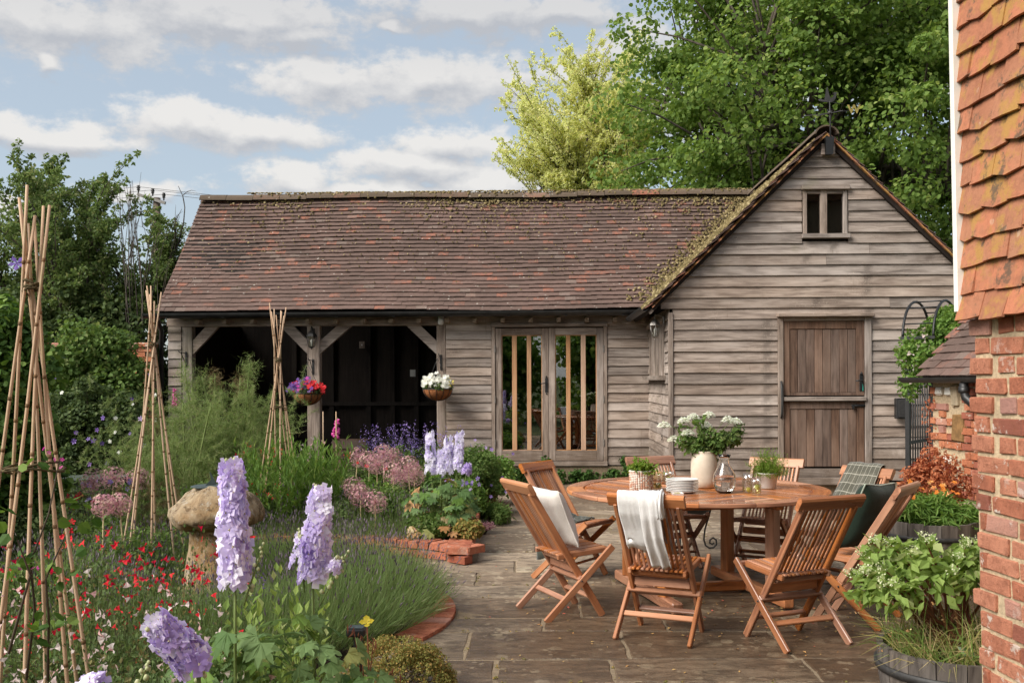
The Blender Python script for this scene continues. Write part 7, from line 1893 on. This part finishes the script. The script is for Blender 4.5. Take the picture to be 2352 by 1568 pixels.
sprinkle('red_dianthus', 'crimson flowers beside the green trough', 'flower', 190, 8.8, .22, .60, 10, FM['red'], .026, 'lf_mid', 0)
sprinkle('red_dianthus', 'single bright red flowers above the salvias by the wigwam', 'flower', 185, 4.9, .12, .98, 4, FM['red'], .018, 'lf_salvia', 0)
# foxgloves
def foxglove(x0, y0, x1, y1, d, label, n=26, mat='magenta'):
    o = Vector(base_of(x0, d, .12)); t_ = thing('foxglove', label, 'foxglove', o, 0, 'foxgloves'); a, b = rel(W(x0, y0, d), o), rel(W(x1, y1, d), o)
    stalk(t_, (0, 0, 0), b, .006); BELL = [(0, .055), (.008, .05), (.014, .02), (.020, 0)]
    for k in range(n):
        f = k/n; p = a.lerp(b, f); s_ = 1.1-.6*f; q = Vector((rng.normal()*.9, -abs(rng.normal()), -.45)).normalized()
        MB().lathe([(r_*s_, z*s_) for r_, z in BELL], 7).build('bell', M['fl_'+mat], t_, p+q*.045*s_, (-q).to_track_quat('Z', 'Y').to_euler())
foxglove(770, 1002, 776, 960, 10.9, 'magenta foxglove beside a thin cane in front of the right bay')
foxglove(404, 930, 402, 890, 12.2, 'pale pink foxglove against the leftmost post', 20)
tu = thing('red_grass', 'tuft of dark red brown grass at the path edge', 'grass', base_of(1128, 11.6))
n = 1500; s0 = np.concatenate([ring_pts(n, .08), np.zeros((n, 1))], 1); dd = rdir(n, .7); dd[:, 2] = abs(dd[:, 2]); s1 = s0+dd*rng.uniform(.12, .32, n)[:, None]
add_mesh(tu, [strands(s0, s1, .0022)], 'stem_red', 'blades', 'stuff'); bush('path_plant', 'low green plant spilling on the paving below the red grass', base_of(1130, 10.9), .20, .22, 30, 110, NARROW, (.04, .08), 'lf_mid', 'plant', clr=.4)
bush('alyssum', 'low pinkish tuft on the path beside the brick edge', base_of(1112, 10.2), .10, .10, 16, 60, LEAF, (.012, .025), 'fl_allium', 'plant', clr=.45)
iv = thing('ivy', 'ivy and weeds along the foot of the glazed doors', 'ivy', bw(-1.4, .16, 0), -AL)
C = np.array([(rng.uniform(-1.0, 1.25), rng.normal()*.08, rng.uniform(.0, .20)) for _ in range(70)]+[(1.02, .06, .30), (1.0, .07, .36), (-.85, .07, .35), (-.20, .08, .38)])
add_mesh(iv, foliage(C, np.full(len(C), .075), 34, ROUND, (.03, .06), .4), 'lf_ivy', 'leaves', 'stuff'); branches(iv, [(curve3((c[0]*.9, c[1], 0), c, (0, 0, .02)), .004, .002) for c in C[::4]], 'stems', 'stem_dark', 4)

# ------------------------------------------------------------------ right side planting
pot2 = Vector((2.05, 4.58, .295))
sh = thing('potted_shrub', 'yellow green shrub with cream flower clusters in the foreground barrel', 'shrub', pot2)
LF = [np_mesh('leaf', np.array([(0, 0, 0), (.22, .25, .05), (.27, .5, .05), (.16, .8, 0), (0, 1.05, -.08), (-.16, .8, 0), (-.27, .5, .05), (-.22, .25, .05), (0, .5, -.01)])+rng.normal(size=(9, 3))*.015, np.array([(0, 1, 8), (1, 2, 8), (2, 3, 8), (3, 4, 8), (4, 5, 8), (5, 6, 8), (6, 7, 8), (7, 0, 8)]), M['lf_yg'], True) for _ in range(4)]
tips = []; cur = []
for k in range(30):
    a = rng.random()*6.28; q = math.sqrt(rng.random()); tip = Vector((-.13+.36*q*math.cos(a), .30*q*math.sin(a), .36+.20*(1-q*q)+rng.normal()*.03))
    m_ = Vector((tip.x*.42, tip.y*.42, tip.z*.55)); root = Vector((rng.normal()*.06, rng.normal()*.06, 0)); cur.append(([root, root.lerp(m_, .5)+Vector((rng.normal()*.02, 0, .02)), m_, m_.lerp(tip, .5)+Vector((0, 0, .02)), tip], .011, .003)); tips.append((m_, tip))
branches(sh, cur, 'stems', 'stem_red', 6); cnt = 0
for m_, tip in tips:
    for j in range(10):
        f = .5+.5*j/9; p = m_.lerp(tip, f); az = j*2.4+rng.random(); el = .95-.55*f+rng.normal()*.15
        d = Vector((math.cos(az)*math.sin(el+.35), math.sin(az)*math.sin(el+.35), math.cos(el+.35))); up_ = Vector((0, 0, 1)); x_ = d.cross(up_).normalized(); z_ = x_.cross(d)
        if cnt < 300: inst('leaf', random.choice(LF), sh, Matrix.Translation(p)@Matrix((x_, d, z_)).transposed().to_4x4()@Matrix.Scale(rng.uniform(.048, .080), 4)); cnt += 1
C = np.array([tuple(t+Vector((rng.normal()*.012, rng.normal()*.012, .022))) for _, t in tips]); add_mesh(sh, foliage(np.array([tuple(m_.lerp(t, .75)) for m_, t in tips]), np.full(len(tips), .095), 34, LEAF, (.045, .075), .6), 'lf_yg', 'inner_leaves', 'stuff'); add_mesh(sh, foliage(C, np.full(len(C), .030), 46, ROUND, (.006, .011), .5, 0, .2), 'fl_cream', 'flower_clusters', 'stuff')
gr = thing('dry_grass', 'pale dry grass and seed stalks filling the foreground barrel', 'grass', pot2)
n = 1300; s0 = np.concatenate([ring_pts(n, .30), np.zeros((n, 1))], 1); dd = rdir(n, .55); dd[:, 2] = abs(dd[:, 2])+.12; s1 = s0+dd*rng.uniform(.12, .36, n)[:, None]; bd = np.zeros((n, 3)); bd[:, 2] = .05
s1[:, 2] -= .05; add_mesh(gr, [strands(s0, s1, .0022, bd)], 'lf_grass', 'blades', 'stuff')
n = 60; s0 = np.concatenate([ring_pts(n, .25), np.zeros((n, 1))], 1); dd = rdir(n, .8); dd[:, 2] = abs(dd[:, 2])+.2; s1 = s0+dd*rng.uniform(.22, .36, n)[:, None]
add_mesh(gr, [strands(s0, s1, .0016, bd[:n])], 'stem_straw', 'seed_stalks', 'stuff'); C = s1; add_mesh(gr, foliage(C, np.full(n, .014), 7, ROUND, (.005, .010), .3, 0, .2), 'lf_dead', 'seed_heads', 'stuff')
lbp = thing('plant_label', 'small plastic plant label stuck in the foreground barrel', 'label', pot2+Vector((-.03, -.16, .06)), .4)
MB().bbox((0, 0, 0), (.09, .004, .055), .001).build('card', simple('label_card', (.42, .50, .40), .5, col2=(.10, .22, .09), nscale=30), lbp, rot=(-1.0, .2, 0)); MB().box((0, .02, -.05), (.01, .003, .10)).build('stake', M['white_plastic'], lbp)
pot1 = Vector((3.42, 8.15, .36))
mg = thing('marigolds', 'orange marigolds with dense green leaves in the weathered barrel', 'flowers', pot1)
C = np.array([(x, y, rng.uniform(.02, .20)) for x, y in ring_pts(90, .34)]); add_mesh(mg, foliage(C, np.full(90, .075), 70, NARROW, (.06, .11), .7), 'lf_bright', 'leaves', 'stuff')
pp_ = [(x, y+.05, rng.uniform(.24, .36)) for x, y in ring_pts(22, .30)]; place(mg, FM['orange'], pp_, rdir(22)*.4+np.array([0, -.7, .8]), rng.uniform(.018, .03, 22)); add_mesh(mg, [strands(np.array(pp_)*np.array([.8, .8, .2]), np.array(pp_), .003)], 'stem', 'stems', 'stuff')
cp = bush('copper_shrub', 'copper red leaved shrub behind the marigold barrel', (3.72, 8.75, 0), (.36, .3), 1.02, 60, 80, LEAF, (.022, .045), 'lf_copper', clr=.34, z0=.3, stems='stem_red')
add_mesh(cp, foliage(np.array([(-.05+.02*math.sin(k), 0, 1.0+.055*k) for k in range(8)]), np.full(8, .06), 16, LEAF, (.018, .03)), 'lf_copper', 'leading_shoot', 'stuff'); stalk(cp, (-.05, 0, .6), (-.05, 0, 1.42), .004, mat='stem_red')
ca = thing('arch_clematis', 'green clematis with pale pink flowers covering the metal arch', 'climber', (4.62, 10.9, 0))
C = np.array([(rng.uniform(-.30, .62), rng.normal()*.18, 0) for _ in range(95)]); C[:, 2] = 2.32-np.abs(C[:, 0]-.25)*.75-rng.random(95)**1.3*.62
add_mesh(ca, foliage(C, rng.uniform(.08, .17, 95), 105, LEAF, (.035, .065), .4), 'lf_bright', 'leaves', 'stuff'); branches(ca, [(curve3((.3, 0, 0), c, (0, 0, .2)), .008, .003) for c in C[:14]], 'stems', 'stem_dark', 4)
pp_ = [(rng.uniform(-.35, .35), -.22+rng.normal()*.05, rng.uniform(1.45, 2.15)) for _ in range(18)]; place(ca, FM['lippink'], pp_, rdir(18)*.5+np.array([0, -1, -.3]), rng.uniform(.03, .045, 18))
# ------------------------------------------------------------------ bouquet and herbs
bq = thing('bouquet', 'loose bouquet of white lace flowers and dark green leaves in the vase', 'bouquet', vp+Vector((0, 0, .24)))
heads = [(1545, 968), (1590, 958), (1612, 950), (1648, 945), (1640, 968), (1692, 955), (1710, 960), (1568, 1000), (1600, 985)]
cur = []; dd = vp.y
for (x, y) in heads:
    p = rel(W(1176+(x-1176)*1.0-20, y, dd), bq.location); cur.append((curve3((0, 0, 0), p, (0, 0, .03)), .003, .002))
    nn = 150; a = ring_pts(nn, .050); pos = np.array(p)+np.concatenate([a, (.030-15*(a**2).sum(1)+rng.normal(size=nn)*.004)[:, None]], 1)-np.array([0, 0, .035]); add_mesh(bq, scatter(*PETALS, pos, rots(rdir(nn)*.3+np.array([1, 0, 0]), None, rdir(nn)*.3+np.array([0, -.3, 1])), .0085), 'fl_lace', 'umbel', 'stuff')
    add_mesh(bq, [strands(np.tile(np.array(p)-np.array([0, 0, .05]), (nn//4, 1)), pos[::4][:nn//4], .0008)], 'stem', 'umbel_rays', 'stuff')
tw = [rel(W(x, y, dd+rng.normal()*.06), bq.location) for (x, y) in [(1700, 985), (1690, 1000), (1670, 990), (1560, 1010), (1585, 1020), (1620, 1000), (1650, 1005), (1640, 985), (1675, 1010), (1600, 965), (1572, 985), (1630, 1020), (1610, 1025), (1655, 1028), (1590, 1005)]]
cur += [(curve3((0, 0, 0), p, (0, 0, .02)), .003, .002) for p in tw]; branches(bq, cur, 'stems', 'stem', 4)
C = np.array([tuple(Vector((0, 0, .0)).lerp(p, f)+Vector((rng.normal()*.015, rng.normal()*.02, rng.normal()*.012))) for p in tw for f in (.35, .55, .75, .95)]); add_mesh(bq, foliage(C, np.full(len(C), .045), 34, LEAF, (.025, .05), .4), 'lf_mid', 'leaves', 'stuff')
C2 = np.array([tuple(tw[k].lerp(tw[0], .3)*f) for k in (0, 1, 4, 8) for f in (.6, .8, 1.0)]); add_mesh(bq, foliage(C2, np.full(len(C2), .04), 26, NARROW, (.04, .07), .2), 'lf_dark', 'dark_leaves', 'stuff')
def herb(name, label, p, r, h, n, mat, tmpl=NARROW):
    t_ = thing(name, label, 'herb', p); s0 = np.concatenate([ring_pts(n, r*.4), np.zeros((n, 1))], 1); dd = rdir(n, .9); dd[:, 2] = abs(dd[:, 2]); s1 = s0+dd*np.array([r/h, r/h, 1])*rng.uniform(.55, 1.0, n)[:, None]*h
    add_mesh(t_, [strands(s0, s1, .0016)], mat, 'stems', 'stuff'); m_ = np.repeat(np.arange(n), 12); f = rng.uniform(.3, 1, len(m_)); pos = s0[m_]*(1-f)[:, None]+s1[m_]*f[:, None]
    add_mesh(t_, scatter(*tmpl, pos, rots(rdir(len(m_), .3)), rng.uniform(.014, .030, len(m_))), mat, 'leaves', 'stuff')
herb('potted_dill', 'bushy feathery herb growing in the white pot', hp+Vector((0, 0, .093)), .165, .225, 330, 'lf_dill'); herb('potted_rosemary', 'short green herb growing in the woven pot', wp+Vector((0, 0, .13)), .14, .12, 170, 'lf_dill', LEAF)
# hanging baskets
def basket_plants(bk, lab, specs, leaf):
    t_ = thing('basket_flowers', lab, 'flowers', bk.location, -AL, 'flowers in the hanging baskets')
    C = np.array([(x, y, .02+.10*(1-(x*x+y*y)/.045)*rng.random()) for x, y in ring_pts(50, .21)]); add_mesh(t_, foliage(C, np.full(50, .05), 26, LEAF, (.025, .045)), leaf, 'leaves', 'stuff')
    for fm, n, x0, x1, s_ in specs:
        pos = []
        for k in range(n): x = rng.uniform(x0, x1); y = -math.sqrt(max(.004, .06-x*x))*rng.uniform(.2, 1); pos.append((x, y, .02+rng.uniform(0, .19)*(1.15-(x/.31)**2)))
        place(t_, FM[fm], pos, rdir(n)*.5+np.array([0, -1, .5]), rng.uniform(s_*.8, s_*1.2, n))
basket_plants(bk1, 'purple lobelia and red petunias in the middle post basket', [('purple', 78, -.30, .12, .031), ('magenta', 8, -.28, .2, .03), ('redpet', 16, .05, .28, .048), ('redpet', 6, -.2, .05, .036)], 'lf_dark')
basket_plants(bk2, 'white petunias with a little yellow in the basket by the boards', [('white', 84, -.22, .20, .034), ('yellow', 6, .16, .24, .025)], 'lf_mid')
# ------------------------------------------------------------------ leaf litter on the paving
n = 700; xy = np.stack([rng.uniform(-.2, 3.6, n), rng.uniform(5.3, 11.5, n)], 1); cl = rng.random(n) < .5; xy[cl] = np.array([1.9, 6.75])+rng.normal(size=(cl.sum(), 2))*np.array([.75, .45])
li = thing('leaf_litter', 'fallen petals and dry leaf crumbs scattered on the paving', 'litter', (0, 0, 0)); li['kind'] = 'stuff'
nz_ = rdir(n)*.25+np.array([0, 0, 1]); add_mesh(li, scatter(*LEAF, np.concatenate([xy, np.full((n, 1), .010)], 1), rots(np.cross(nz_, rdir(n)), None, nz_), rng.uniform(.010, .032, n)), 'litter', 'crumbs', 'stuff')
wd_ = thing('joint_weeds', 'tiny green weeds and moss tufts in the paving joints', 'weeds', (0, 0, 0)); wd_['kind'] = 'stuff'
fl = [o for o in patio.children]; C = []
for o in fl:
    bb = [Vector(q) for q in o.bound_box]; x0, x1 = min(q.x for q in bb), max(q.x for q in bb); y0, y1 = min(q.y for q in bb), max(q.y for q in bb)
    for k in range(rng.integers(0, 5)):
        L_ = o.location; C.append((L_.x+rng.uniform(x0, x1), L_.y+y1+.010, .002) if rng.random() < .55 else (L_.x+x1+.010, L_.y+rng.uniform(y0, y1), .002))
C = np.array(C); C = C[(C[:, 0] > -.5) & (C[:, 1] > 4.8)]; C = np.concatenate([C, C+rng.normal(size=C.shape)*np.array([.02, .004, 0])])
add_mesh(wd_, foliage(C, rng.uniform(.006, .018, len(C)), 9, LEAF, (.006, .014), .8), 'lf_thyme', 'tufts', 'stuff')
